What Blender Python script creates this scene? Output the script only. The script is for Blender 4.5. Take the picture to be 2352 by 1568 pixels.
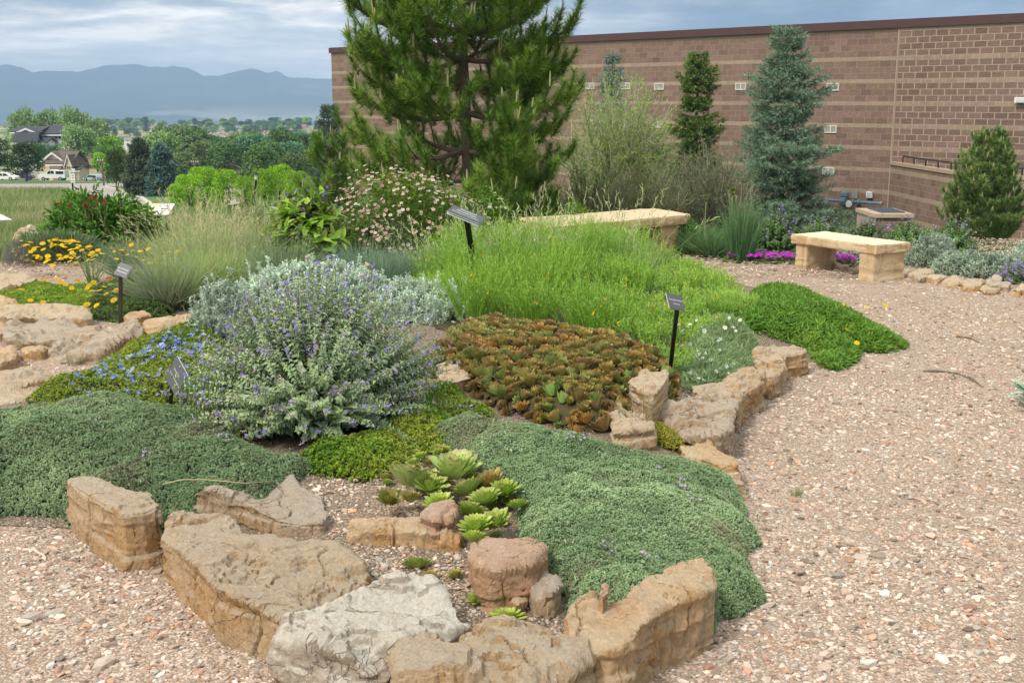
import bpy, bmesh, math, random
import numpy as np
from mathutils import Vector, Matrix, Quaternion
for o in list(bpy.data.objects): bpy.data.objects.remove(o)
SC = bpy.context.scene
COL = SC.collection
rng = np.random.default_rng(11)
random.seed(11)
R = math.radians
# ------------------------------------------------------------------ camera
CX, CY, FP, PITCH, CAMH = 1176.0, 784.0, 2700.0, R(11.64), 2.0     # photograph measured on a 2352 x 1568 copy
cam = bpy.data.cameras.new('camera'); cam.sensor_width = 36.0; cam.lens = 36.0*FP/2352.0
cam.clip_start = 0.05; cam.clip_end = 20000
camo = bpy.data.objects.new('camera', cam); COL.objects.link(camo)
camo.location = (0, 0, CAMH); camo.rotation_euler = (R(90)-PITCH, 0, 0)
SC.camera = camo
# ------------------------------------------------------------------ sun, sky, exposure
SUN_DIR = Vector((-0.42, -0.50, 0.78)).normalized()
sl = bpy.data.lights.new('sun', 'SUN'); sl.energy = 2.2; sl.angle = R(11); sl.color = (1.0, 0.95, 0.88)
so = bpy.data.objects.new('sun', sl); COL.objects.link(so)
so.rotation_euler = SUN_DIR.to_track_quat('Z', 'Y').to_euler(); so.location = (0, 0, 60)
SC.view_settings.view_transform = 'Standard'; SC.view_settings.look = 'None'
SC.view_settings.exposure = 0.36; SC.view_settings.gamma = 1.0
SC.render.film_transparent = False
SC.cycles.max_bounces = 6; SC.cycles.diffuse_bounces = 3; SC.cycles.glossy_bounces = 2
SC.cycles.transmission_bounces = 3; SC.cycles.transparent_max_bounces = 4; SC.cycles.volume_bounces = 0
SC.cycles.use_denoising = True
world = bpy.data.worlds.new('World'); SC.world = world; world.use_nodes = True

class NT:
    """small helper to write node trees"""
    def __init__(s, tree): s.t = tree; s.n = tree.nodes; s.l = tree.links
    def node(s, typ, **kw):
        n = s.n.new(typ)
        for k, v in kw.items(): setattr(n, k, v)
        return n
    def put(s, sock, v):
        if v is None: return
        if isinstance(v, bpy.types.NodeSocket): s.l.new(v, sock)
        else:
            if hasattr(sock, 'default_value'):
                dv = sock.default_value
                if hasattr(dv, '__len__') and not hasattr(v, '__len__'): v = [v]*len(dv)
                if hasattr(dv, '__len__') and len(dv) == 4 and len(v) == 3: v = (*v, 1)
                sock.default_value = v
    def math(s, op, a, b=None, c=None, clamp=False):
        n = s.node('ShaderNodeMath', operation=op, use_clamp=clamp)
        s.put(n.inputs[0], a); s.put(n.inputs[1], b)
        if c is not None: s.put(n.inputs[2], c)
        return n.outputs[0]
    def mix(s, f, a, b, blend='MIX'):
        n = s.node('ShaderNodeMix', data_type='RGBA', blend_type=blend)
        s.put(n.inputs[0], f); s.put(n.inputs[6], a); s.put(n.inputs[7], b)
        return n.outputs[2]
    def ramp(s, f, stops, interp='LINEAR'):
        n = s.node('ShaderNodeValToRGB'); n.color_ramp.interpolation = interp
        e = n.color_ramp.elements
        while len(e) > 1: e.remove(e[0])
        for i, (p, c) in enumerate(stops):
            if not hasattr(c, '__len__'): c = (c, c, c)
            x = e[0] if i == 0 else e.new(p)
            x.position = p; x.color = (*c, 1)
        s.put(n.inputs[0], f); return n.outputs[0]
    def noise(s, vec, scale, detail=4, rough=0.55, dist=0.0):
        n = s.node('ShaderNodeTexNoise'); s.put(n.inputs['Vector'], vec)
        n.inputs['Scale'].default_value = scale; n.inputs['Detail'].default_value = detail
        n.inputs['Roughness'].default_value = rough; n.inputs['Distortion'].default_value = dist
        return n.outputs[0]
    def vor(s, vec, scale, feature='F1', out=0):
        n = s.node('ShaderNodeTexVoronoi', feature=feature); s.put(n.inputs['Vector'], vec)
        n.inputs['Scale'].default_value = scale
        return n.outputs[out]
    def mapping(s, vec, scale=(1, 1, 1), loc=(0, 0, 0)):
        n = s.node('ShaderNodeMapping'); s.put(n.inputs['Vector'], vec)
        n.inputs['Scale'].default_value = scale; n.inputs['Location'].default_value = loc
        return n.outputs[0]

w = NT(world.node_tree); w.n.clear()
wout = w.node('ShaderNodeOutputWorld'); wbg = w.node('ShaderNodeBackground')
wbg.inputs['Strength'].default_value = 0.1
sky = w.node('ShaderNodeTexSky', sky_type='NISHITA'); sky.sun_disc = False
sky.sun_elevation = math.asin(SUN_DIR.z); sky.sun_rotation = math.atan2(SUN_DIR.x, SUN_DIR.y)
sky.altitude = 1900; sky.dust_density = 1.0
tc = w.node('ShaderNodeTexCoord'); sep = w.node('ShaderNodeSeparateXYZ'); w.l.new(tc.outputs['Generated'], sep.inputs[0])
dz = w.math('MAXIMUM', sep.outputs[2], 0.0)
den = w.math('ADD', dz, 0.10)
cu = w.math('DIVIDE', sep.outputs[0], den); cv = w.math('DIVIDE', sep.outputs[1], den)
cmb = w.node('ShaderNodeCombineXYZ'); w.put(cmb.inputs[0], cu); w.put(cmb.inputs[1], cv); cmb.inputs[2].default_value = 3.3
cl = w.noise(w.mapping(cmb.outputs[0], (0.85, 0.80, 1), (2.2, 5.3, 0)), 1.0, 9, 0.58, 0.35)
cl2 = w.noise(w.mapping(cmb.outputs[0], (2.6, 2.2, 1), (7, 1, 0)), 1.0, 7, 0.6, 0.2)
den_n = w.math('ADD', w.math('MULTIPLY', cl, 0.68), w.math('MULTIPLY', cl2, 0.32))
# a heavy blue-grey cloud bank lies towards the right (east) half of the view
east = w.node('ShaderNodeMapRange', interpolation_type='SMOOTHSTEP'); w.put(east.inputs[0], sep.outputs[0])
east.inputs[1].default_value = -0.02; east.inputs[2].default_value = 0.2; east.inputs[3].default_value = 0.0; east.inputs[4].default_value = 1.0
ccol = w.ramp(den_n, [(0.39, (3.2, 4.3, 5.7)), (0.46, (4.6, 5.6, 6.7)), (0.52, (7.8, 8.2, 8.6)), (0.57, (11.2, 11.1, 11.0))])
bank = w.ramp(den_n, [(0.38, (1.05, 1.85, 3.15)), (0.50, (1.25, 2.15, 3.5)), (0.62, (2.3, 3.4, 4.9))])
low = w.node('ShaderNodeMapRange', interpolation_type='SMOOTHSTEP'); w.put(low.inputs[0], sep.outputs[2])
low.inputs[1].default_value = 0.0; low.inputs[2].default_value = 0.085; low.inputs[3].default_value = 0.7; low.inputs[4].default_value = 0.0
ccol = w.mix(low.outputs[0], ccol, (13.0, 13.2, 13.2))
hi = w.node('ShaderNodeMapRange', interpolation_type='SMOOTHSTEP'); w.put(hi.inputs[0], sep.outputs[2])
hi.inputs[1].default_value = 0.32; hi.inputs[2].default_value = 0.75; hi.inputs[3].default_value = 1.0; hi.inputs[4].default_value = 0.0
ccol = w.mix(w.math('MULTIPLY', east.outputs[0], w.math('MULTIPLY', hi.outputs[0], 0.93)), ccol, bank)
up = w.mix(w.math('POWER', dz, 0.8), (.86, .86, .86), (2.0, 1.78, 1.46))     # an overcast sky is brightest overhead
ccol = w.mix(1.0, ccol, up, 'MULTIPLY')
cov = w.ramp(den_n, [(0.30, 0.75), (0.42, 1.0)])
fin = w.mix(cov, sky.outputs[0], ccol)
w.l.new(fin, wbg.inputs['Color']); w.l.new(wbg.outputs[0], wout.inputs['Surface'])
# ------------------------------------------------------------------ pixel -> world
CP, SP = math.cos(PITCH), math.sin(PITCH)
def ray(px, py):
    xc = (np.asarray(px, float)-CX)/FP; yc = (CY-np.asarray(py, float))/FP
    return xc, CP+yc*SP, -SP+yc*CP
def G(px, py, z=0.0):
    """point at height z seen at a pixel"""
    dx, dy, dzz = ray(px, py); t = (z-CAMH)/dzz
    return np.stack([dx*t, dy*t, np.broadcast_to(z, np.shape(t))+0*t], -1)
def P(px, py, Y):
    dx, dy, dzz = ray(px, py); t = Y/dy
    return np.stack([dx*t, dy*t, CAMH+dzz*t], -1)
def sstep(a, b, x):
    t = np.clip((np.asarray(x, float)-a)/(b-a), 0, 1); return t*t*(3-2*t)
PL = np.array([(0,0),(14,0),(18,-.1),(30,-.62),(42,-1.46),(50,-1.77),(56,-2.4),(75,-4.6),(100,-6.2),(115,-6.88),(130,-7.6),(165,-9.6),(200,-11.6),(230,-13.5),(270,-15.6),(330,-22),(450,-30),(700,-38),(1000,-34),(1250,-26),(1500,-32),(1700,-40),(2200,-70),(4000,-100),(6000,-115),(9000,-118),(20000,-118)], float)
PR = np.array([(0,0),(15,0),(20,-.5),(27,-1.4),(32,-1.85),(60,-2.0),(90,-4),(20000,-5)], float)
def H(x, y):
    x = np.asarray(x, float); y = np.asarray(y, float); d = np.maximum(y, 0)
    l = np.interp(d, PL[:,0], PL[:,1]); r = np.interp(d, PR[:,0], PR[:,1])
    u = x/np.maximum(y, 1)
    wgt = sstep(-.25, -.05, u)*(1-sstep(62, 95, d))
    l = l-1.05*sstep(-.385, -.315, u)*sstep(24, 38, d)*(1-sstep(58, 74, d))
    back = np.where(y < 0, 0.0, 1.0)
    return (l*(1-wgt)+r*wgt)*back
def GT(px, py, d0=4.0, d1=9000.0):
    """first terrain hit along the ray of a pixel, starting at distance d0"""
    dx, dy, dzz = [float(v) for v in ray(px, py)]
    t = d0; prev = t
    while t < d1:
        if CAMH+dzz*t/dy <= float(H(dx*t/dy, t)): break
        prev = t; t *= 1.006
    a, b = prev, t
    for _ in range(20):
        m = .5*(a+b)
        if CAMH+dzz*m/dy <= float(H(dx*m/dy, m)): b = m
        else: a = m
    return Vector((dx*b/dy, b, float(H(dx*b/dy, b))))
def on(px, Y):
    """terrain point in the column of a pixel at distance Y"""
    x = (px-CX)/FP*Y/CP*1.0
    return Vector((x, Y, float(H(x, Y))))
# ------------------------------------------------------------------ noise
def _h(ix, iy, iz):
    h = (ix*374761393+iy*668265263+iz*1440662683) & 0xffffffff
    h = ((h ^ (h >> 13))*1274126177) & 0xffffffff
    return ((h ^ (h >> 16)) & 0xffff)/32767.5-1.0
def vnoise(p):
    p = np.asarray(p, float); i = np.floor(p).astype(np.int64); f = p-i; f = f*f*f*(f*(f*6-15)+10)
    out = 0
    for a in (0, 1):
        for b in (0, 1):
            for c in (0, 1):
                wv = (f[..., 0] if a else 1-f[..., 0])*(f[..., 1] if b else 1-f[..., 1])*(f[..., 2] if c else 1-f[..., 2])
                out = out+wv*_h(i[..., 0]+a, i[..., 1]+b, i[..., 2]+c)
    return out
def fbm(p, octv=4, gain=.5):
    p = np.asarray(p, float); s = 0; a = 1; n = 0
    for k in range(octv):
        s = s+a*vnoise(p*(2.03**k)+17.3*k); n += a; a *= gain
    return s/n
def n2(x, y, f, seed=0, octv=3):
    x = np.asarray(x, float)
    return fbm(np.stack([x*f, np.asarray(y, float)*f, np.full(x.shape, seed*7.31)], -1), octv)
# ------------------------------------------------------------------ polygons
def inpoly(poly, x, y):
    x = np.asarray(x, float); y = np.asarray(y, float); ins = np.zeros(x.shape, bool); n = len(poly)
    for i in range(n):
        x0, y0 = poly[i][:2]; x1, y1 = poly[(i+1) % n][:2]
        if y0 == y1: continue
        c = ((y0 > y) != (y1 > y)) & (x < (x1-x0)*(y-y0)/(y1-y0)+x0)
        ins ^= c
    return ins
def pdist(poly, x, y):
    x = np.asarray(x, float); y = np.asarray(y, float); d = np.full(x.shape, 1e9); n = len(poly)
    for i in range(n):
        x0, y0 = poly[i][:2]; x1, y1 = poly[(i+1) % n][:2]
        ex, ey = x1-x0, y1-y0; L = ex*ex+ey*ey+1e-12
        t = np.clip(((x-x0)*ex+(y-y0)*ey)/L, 0, 1)
        d = np.minimum(d, np.hypot(x-x0-t*ex, y-y0-t*ey))
    return d
# ------------------------------------------------------------------ objects and labels
def tag(o, label=None, cat=None, group=None, kind=None):
    if label: o['label'] = label
    if cat: o['category'] = cat
    if group: o['group'] = group
    if kind: o['kind'] = kind
    return o
def thing(name, label, cat, loc=(0, 0, 0), group=None, rotz=0.0):
    o = bpy.data.objects.new(name, None); COL.objects.link(o); o.empty_display_size = .1
    o.location = loc; o.rotation_euler = (0, 0, rotz)
    return tag(o, label, cat, group)
def link(name, me, mats=None, parent=None, loc=(0, 0, 0)):
    if mats is not None and len(me.materials) == 0:
        for m in (mats if isinstance(mats, (list, tuple)) else [mats]): me.materials.append(m)
    o = bpy.data.objects.new(name, me); COL.objects.link(o); o.location = loc
    if parent: o.parent = parent
    return o
def dup(root, loc, rotz=0.0, scale=1.0, label=None, group=None):
    r = root.copy(); COL.objects.link(r); r.location = loc; r.rotation_euler = (0, 0, rotz)
    r.scale = (scale,)*3 if not hasattr(scale, '__len__') else scale
    if label: r['label'] = label
    if group: r['group'] = group
    for ch in list(root.children):
        c = ch.copy(); COL.objects.link(c); c.parent = r
        for g in ch.children:
            d = g.copy(); COL.objects.link(d); d.parent = c
    return r
# ------------------------------------------------------------------ mesh collector
def A3(v, n): return np.broadcast_to(np.asarray(v, float), (n, 3))
def norm(v): return v/(np.linalg.norm(v, axis=-1, keepdims=True)+1e-12)
class MB:
    def __init__(s): s.V = []; s.F = []; s.C = []; s.M = []; s.n = 0
    def add(s, V, F, C=(.5, .5, .5), mi=0):
        V = np.asarray(V, float).reshape(-1, 3); F = np.asarray(F, np.int64)
        s.V.append(V); s.F.append(F+s.n); s.M.append(np.full(len(F), mi)); s.C.append(np.array(np.broadcast_to(np.asarray(C, float), V.shape))); s.n += len(V)
    def mesh(s, name, off=(0, 0, 0), smooth=False):
        me = bpy.data.meshes.new(name)
        V = np.concatenate(s.V)-np.asarray(off, float); C = np.concatenate(s.C)
        ks = [f.shape[1] for f in s.F]; tot = np.concatenate([np.full(len(f), k) for f, k in zip(s.F, ks)])
        idx = np.concatenate([f.ravel() for f in s.F]); st = np.concatenate([[0], np.cumsum(tot)[:-1]])
        me.vertices.add(len(V)); me.vertices.foreach_set('co', V.astype(np.float32).ravel())
        me.loops.add(len(idx)); me.loops.foreach_set('vertex_index', idx.astype(np.int32))
        me.polygons.add(len(tot)); me.polygons.foreach_set('loop_start', st.astype(np.int32))
        me.polygons.foreach_set('material_index', np.concatenate(s.M).astype(np.int32))
        me.polygons.foreach_set('use_smooth', np.full(len(tot), bool(smooth)))
        me.update(calc_edges=True)
        a = me.color_attributes.new('col', 'FLOAT_COLOR', 'POINT')
        a.data.foreach_set('color', np.concatenate([C, np.ones((len(C), 1))], 1).astype(np.float32).ravel())
        return me
    def build(s, name, mats, parent=None, smooth=False, loc=None):
        """one mesh object; its verts are world positions, its origin is the parent's place or its own base"""
        if parent is not None:
            me = s.mesh(name, parent.location, smooth); return link(name, me, mats, parent)
        if loc is None:
            V = np.concatenate(s.V); loc = (*(.5*(V.min(0)+V.max(0)))[:2], V[:, 2].min())
        return link(name, s.mesh(name, loc, smooth), mats, None, tuple(float(v) for v in loc))
    # ---- primitives
    def box(s, c, size, rz=0.0, C=(.5, .5, .5), mi=0, M=None):
        h = np.array(size, float)/2
        v = np.array([(x, y, z) for z in (-1, 1) for x, y in ((-1, -1), (1, -1), (1, 1), (-1, 1))], float)*h
        if M is not None: v = v@np.asarray(M, float).T
        elif rz: k, q = math.cos(rz), math.sin(rz); v = v@np.array([(k, -q, 0), (q, k, 0), (0, 0, 1)]).T
        s.add(v+np.asarray(c, float), [(3, 2, 1, 0), (4, 5, 6, 7), (0, 1, 5, 4), (1, 2, 6, 5), (2, 3, 7, 6), (3, 0, 4, 7)], C, mi)
    def hexa(s, v, C=(.5, .5, .5), mi=0):
        s.add(v, [(3, 2, 1, 0), (4, 5, 6, 7), (0, 1, 5, 4), (1, 2, 6, 5), (2, 3, 7, 6), (3, 0, 4, 7)], C, mi)
    def poly(s, pts, C=(.5, .5, .5), mi=0): s.add(pts, [list(range(len(pts)))], C, mi)
    def prism(s, poly2, axis_o, ex, ey, ez, t0, t1, C=(.5, .5, .5), mi=0):
        """extrude a 2D outline (in ex, ey) along ez from t0 to t1"""
        q = np.array(poly2, float); n = len(q); o, ex, ey, ez = [np.asarray(v, float) for v in (axis_o, ex, ey, ez)]
        a = o+q[:, :1]*ex+q[:, 1:2]*ey
        v = np.concatenate([a+ez*t0, a+ez*t1])
        s.add(v, [(i, (i+1) % n, n+(i+1) % n, n+i) for i in range(n)], C, mi)
        s.add(v[n:], [list(range(n))], C, mi); s.add(v[:n], [list(range(n))[::-1]], C, mi)
    def tubes(s, pts, r, sides=3, C=(.5, .5, .5), mi=0):
        """pts (n,m,3), r (n,m) : n tubes of m rings"""
        pts = np.asarray(pts, float); n, m = pts.shape[:2]; r = np.broadcast_to(np.asarray(r, float), (n, m))
        t = norm(np.gradient(pts, axis=1)) if m > 2 else norm(np.repeat(pts[:, 1:]-pts[:, :1], 2, 1))
        ref = np.where(np.abs(t[..., 2:3]) > .9, np.array([1., 0, 0]), np.array([0, 0, 1.]))
        a = norm(np.cross(t, ref)); b = np.cross(t, a)
        th = np.arange(sides)*2*math.pi/sides
        v = pts[:, :, None]+r[:, :, None, None]*(np.cos(th)[:, None]*a[:, :, None]+np.sin(th)[:, None]*b[:, :, None])
        C = np.asarray(C, float)
        if C.ndim == 2: C = C[:, None, None, :]
        elif C.ndim == 3: C = C[:, :, None, :]
        Cc = np.broadcast_to(C, (n, m, sides, 3)).reshape(-1, 3)
        k = np.arange(n)[:, None, None]*m*sides; j = np.arange(m-1)[None, :, None]*sides; q = np.arange(sides)[None, None]
        q1 = (q+1) % sides
        F = np.stack([k+j+q, k+j+q1, k+j+sides+q1, k+j+sides+q], -1).reshape(-1, 4)
        s.add(v.reshape(-1, 3), F, Cc, mi)
    def leaves(s, Pp, D, N, L, W, C, fold=.25, droop=.0, mi=0, mid=.45, tipC=None):
        n = len(Pp); D = norm(np.asarray(D, float)); S = norm(np.cross(D, A3(N, n))); U = np.cross(S, D)
        L = np.broadcast_to(L, (n,))[:, None]; W = np.broadcast_to(W, (n,))[:, None]; C = A3(C, n)
        m = Pp+D*L*mid
        v = np.stack([Pp, m+S*W*.5+U*W*fold, Pp+D*L-U*L*droop, m-S*W*.5+U*W*fold], 1)
        Cc = np.repeat(C[:, None], 4, 1).copy()
        if tipC is not None: Cc[:, 2] = A3(tipC, n)
        b = np.arange(n)[:, None]*4
        s.add(v.reshape(-1, 3), np.concatenate([b+np.array([0, 1, 2]), b+np.array([0, 2, 3])]), Cc.reshape(-1, 3), mi)
    def bigleaves(s, Pp, D, N, L, W, C, tipC=None, cup=.2, droop=.2, prof=((0, .12), (.25, .75), (.55, 1.), (.82, .6)), mi=0, edgeC=None, tpow=2.2):
        """leaves with a midrib, several rows and a curved blade"""
        n = len(Pp); D = norm(np.asarray(D, float)); S = norm(np.cross(D, A3(N, n))); U = np.cross(S, D)
        L = np.broadcast_to(L, (n,))[:, None]; W = np.broadcast_to(W, (n,))[:, None]; C = A3(C, n); T = C if tipC is None else A3(tipC, n)
        droop = np.broadcast_to(droop, (n,))[:, None]
        rows = []; cols = []; k = len(prof)
        for t, wv in prof:
            c = Pp+D*L*t-U*L*droop*t*t
            rows += [c-S*W*.5*wv+U*W*cup*wv, c, c+S*W*.5*wv+U*W*cup*wv]
            cc = C*(1-t**tpow)+T*t**tpow
            ec = cc if edgeC is None else .65*cc+.35*A3(edgeC, n)
            cols += [ec, cc, ec]
        rows.append(Pp+D*L-U*L*droop); cols.append(T)
        m = 3*k+1; v = np.stack(rows, 1); Cc = np.stack(cols, 1); b = np.arange(n)[:, None]*m
        F4 = []
        for j in range(k-1):
            for q in (0, 1): F4.append(b+np.array([3*j+q, 3*j+q+1, 3*j+4+q, 3*j+3+q]))
        F3 = [b+np.array([3*k-3, 3*k-2, 3*k]), b+np.array([3*k-2, 3*k-1, 3*k])]
        n0 = s.n
        s.add(v.reshape(-1, 3), np.concatenate(F4), Cc.reshape(-1, 3), mi)
        F = np.concatenate(F3)+n0; s.F.append(F); s.M.append(np.full(len(F), mi))
    def blades(s, Pp, D, L, W, bend, C0, C1, segs=3, side=None, mi=0, taper=1.0):
        """ribbons: P + D L t + bend L t^2 ; bend (n,3)"""
        n = len(Pp); D = norm(np.asarray(D, float)); L = np.broadcast_to(L, (n,))[:, None]; W = np.broadcast_to(W, (n,))[:, None]
        if side is None:
            a = rng.uniform(0, 2*math.pi, n); side = np.stack([np.cos(a), np.sin(a), 0*a], 1)
        S = norm(side-D*np.sum(side*D, 1, keepdims=True))
        C0 = A3(C0, n); C1 = A3(C1, n); rows = []; cols = []
        for j in range(segs):
            t = j/segs; c = Pp+D*L*t+bend*L*t*t; wv = W*.5*(1-t**2*.75*taper)
            rows += [c-S*wv, c+S*wv]; cc = C0*(1-t)+C1*t; cols += [cc, cc]
        rows.append(Pp+D*L+bend*L); cols.append(C1)
        m = 2*segs+1; v = np.stack(rows, 1); Cc = np.stack(cols, 1); b = np.arange(n)[:, None]*m; n0 = s.n
        F3 = b+np.array([2*segs-2, 2*segs-1, 2*segs])
        if segs > 1:
            F4 = np.concatenate([b+np.array([2*j, 2*j+1, 2*j+3, 2*j+2]) for j in range(segs-1)])
            s.add(v.reshape(-1, 3), F4, Cc.reshape(-1, 3), mi)
            s.F.append(F3+n0); s.M.append(np.full(len(F3), mi))
        else: s.add(v.reshape(-1, 3), F3, Cc.reshape(-1, 3), mi)
    def scatter(s, bV, bF, M, T, C, mi=0):
        """bake n copies of a base mesh: M (n,3,3), T (n,3), C (n,3)"""
        n = len(T); k = len(bV); v = np.einsum('nij,kj->nki', M, bV)+T[:, None]
        F = (np.asarray(bF)[None]+np.arange(n)[:, None, None]*k).reshape(-1, np.asarray(bF).shape[1])
        C = np.asarray(C, float); Cc = np.repeat(C[:, None], k, 1) if C.ndim == 2 else C
        s.add(v.reshape(-1, 3), F, Cc.reshape(-1, 3), mi)
    def lathe(s, prof, c, axis=(0, 0, 1), sides=10, C=(.5, .5, .5), mi=0):
        ax = Vector(axis).normalized(); q = ax.to_track_quat('Z', 'Y').to_matrix(); M = np.array(q)
        th = np.arange(sides)*2*math.pi/sides; k = len(prof)
        v = np.array([(r*math.cos(a), r*math.sin(a), z) for r, z in prof for a in th])@M.T+np.asarray(c, float)
        F = [(j*sides+i, j*sides+(i+1) % sides, (j+1)*sides+(i+1) % sides, (j+1)*sides+i) for j in range(k-1) for i in range(sides)]
        s.add(v, F, C, mi); s.add(v[-sides:], [list(range(sides))], C, mi); s.add(v[:sides], [list(range(sides))[::-1]], C, mi)
def rotz_m(a):
    k, q = np.cos(a), np.sin(a); z = 0*a; o = z+1
    return np.stack([np.stack([k, -q, z], -1), np.stack([q, k, z], -1), np.stack([z, z, o], -1)], -2)
def rand_rot(n):
    q = norm(rng.normal(size=(n, 4))); a, b, c, d = q.T
    return np.stack([np.stack([1-2*(c*c+d*d), 2*(b*c-a*d), 2*(b*d+a*c)], -1), np.stack([2*(b*c+a*d), 1-2*(b*b+d*d), 2*(c*d-a*b)], -1), np.stack([2*(b*d-a*c), 2*(c*d+a*b), 1-2*(b*b+c*c)], -1)], -2)
def frame_from(N, spin=None):
    """rotation matrices whose z axis is N"""
    N = norm(np.asarray(N, float)); n = len(N); ref = np.where(np.abs(N[:, 2:3]) > .95, np.array([1., 0, 0]), np.array([0, 0, 1.]))
    X = norm(np.cross(ref, N)); Y = np.cross(N, X); M = np.stack([X, Y, N], -1)
    if spin is None: spin = rng.uniform(0, 2*math.pi, n)
    return M@rotz_m(spin)
def jit(c, n, v=.15, hue=.06):
    """n colours scattered round c"""
    c = np.asarray(c, float); k = rng.normal(1, v, (n, 1)); h = rng.normal(1, hue, (n, 3))
    return np.clip(c*np.clip(k, .45, 1.8)*h, .003, .95)
def ico(sub=1, r=1.0):
    bm = bmesh.new(); bmesh.ops.create_icosphere(bm, subdivisions=sub, radius=r); bm.verts.ensure_lookup_table()
    V = np.array([v.co[:] for v in bm.verts]); F = np.array([[v.index for v in f.verts] for f in bm.faces]); bm.free(); return V, F
# ------------------------------------------------------------------ materials
def newmat(name):
    m = bpy.data.materials.new(name); m.use_nodes = True; t = NT(m.node_tree); t.n.clear()
    out = t.node('ShaderNodeOutputMaterial'); b = t.node('ShaderNodeBsdfPrincipled'); t.l.new(b.outputs[0], out.inputs[0])
    return m, t, b, out
def bump(t, b, h, strength, dist=.01):
    n = t.node('ShaderNodeBump'); n.inputs['Strength'].default_value = strength; n.inputs['Distance'].default_value = dist
    t.put(n.inputs['Height'], h); t.l.new(n.outputs[0], b.inputs['Normal'])
def leafmat(name, trans=.3, rough=.55, spec=.3, gain=1.0):
    m, t, b, out = newmat(name)
    a = t.node('ShaderNodeAttribute', attribute_name='col')
    oi = t.node('ShaderNodeObjectInfo')
    v = t.math('MULTIPLY_ADD', oi.outputs['Random'], .3*gain, .85*gain)
    c = t.mix(1.0, a.outputs['Color'], v, 'MULTIPLY')
    t.l.new(c, b.inputs['Base Color']); b.inputs['Roughness'].default_value = rough; b.inputs['Specular IOR Level'].default_value = spec
    if trans:
        tr = t.node('ShaderNodeBsdfTranslucent'); t.l.new(c, tr.inputs['Color'])
        mx = t.node('ShaderNodeMixShader'); mx.inputs[0].default_value = trans
        t.l.new(b.outputs[0], mx.inputs[1]); t.l.new(tr.outputs[0], mx.inputs[2]); t.l.new(mx.outputs[0], out.inputs[0])
    return m
def paint(name, col, rough=.6, var=.12, scale=6.0, bmp=0.0, metal=0.0, attr=False):
    m, t, b, out = newmat(name); tcn = t.node('ShaderNodeTexCoord')
    n1 = t.noise(tcn.outputs['Object'], scale, 6, .6)
    k = t.math('MULTIPLY_ADD', n1, 2*var, 1-var)
    base = t.node('ShaderNodeAttribute', attribute_name='col').outputs['Color'] if attr else (*col, 1)
    t.l.new(t.mix(1.0, base, k, 'MULTIPLY'), b.inputs['Base Color'])
    b.inputs['Roughness'].default_value = rough; b.inputs['Metallic'].default_value = metal
    if bmp: bump(t, b, t.noise(tcn.outputs['Object'], scale*8, 5, .65), bmp, .02)
    return m
M_LEAF = leafmat('leaf_green', .3, .5, .3, 1.2)
M_SOFT = leafmat('leaf_soft', .15, .8, .1, 1.06)
M_FLESH = leafmat('leaf_fleshy', .12, .42, .4, 1.25)
M_PETAL = leafmat('petal', .3, .6, .2)
M_NEEDLE = leafmat('needle', .15, .5, .3, 1.2)
M_FAR = leafmat('far_leaf', .2, .8, .1, 1.25)
M_BARK = paint('bark', (.14, .105, .08), .9, .35, 9, .6)
M_STEM = paint('stem', (.2, .2, .1), .8, .2, 20, 0, 0, True)
M_BLACK = paint('black_steel', (.012, .012, .014), .35, .2, 30)
M_GREYPLATE = paint('grey_plate', (.095, .10, .11), .33, .10, 14)
M_WHITE = paint('white_paint', (.78, .78, .76), .5, .06, 3)
M_LETTER = paint('white_lettering', (.72, .74, .72), .6, .05, 40)
M_ALU = paint('pale_edge', (.62, .66, .63), .4, .05, 20)
M_BENCH = None
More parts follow.
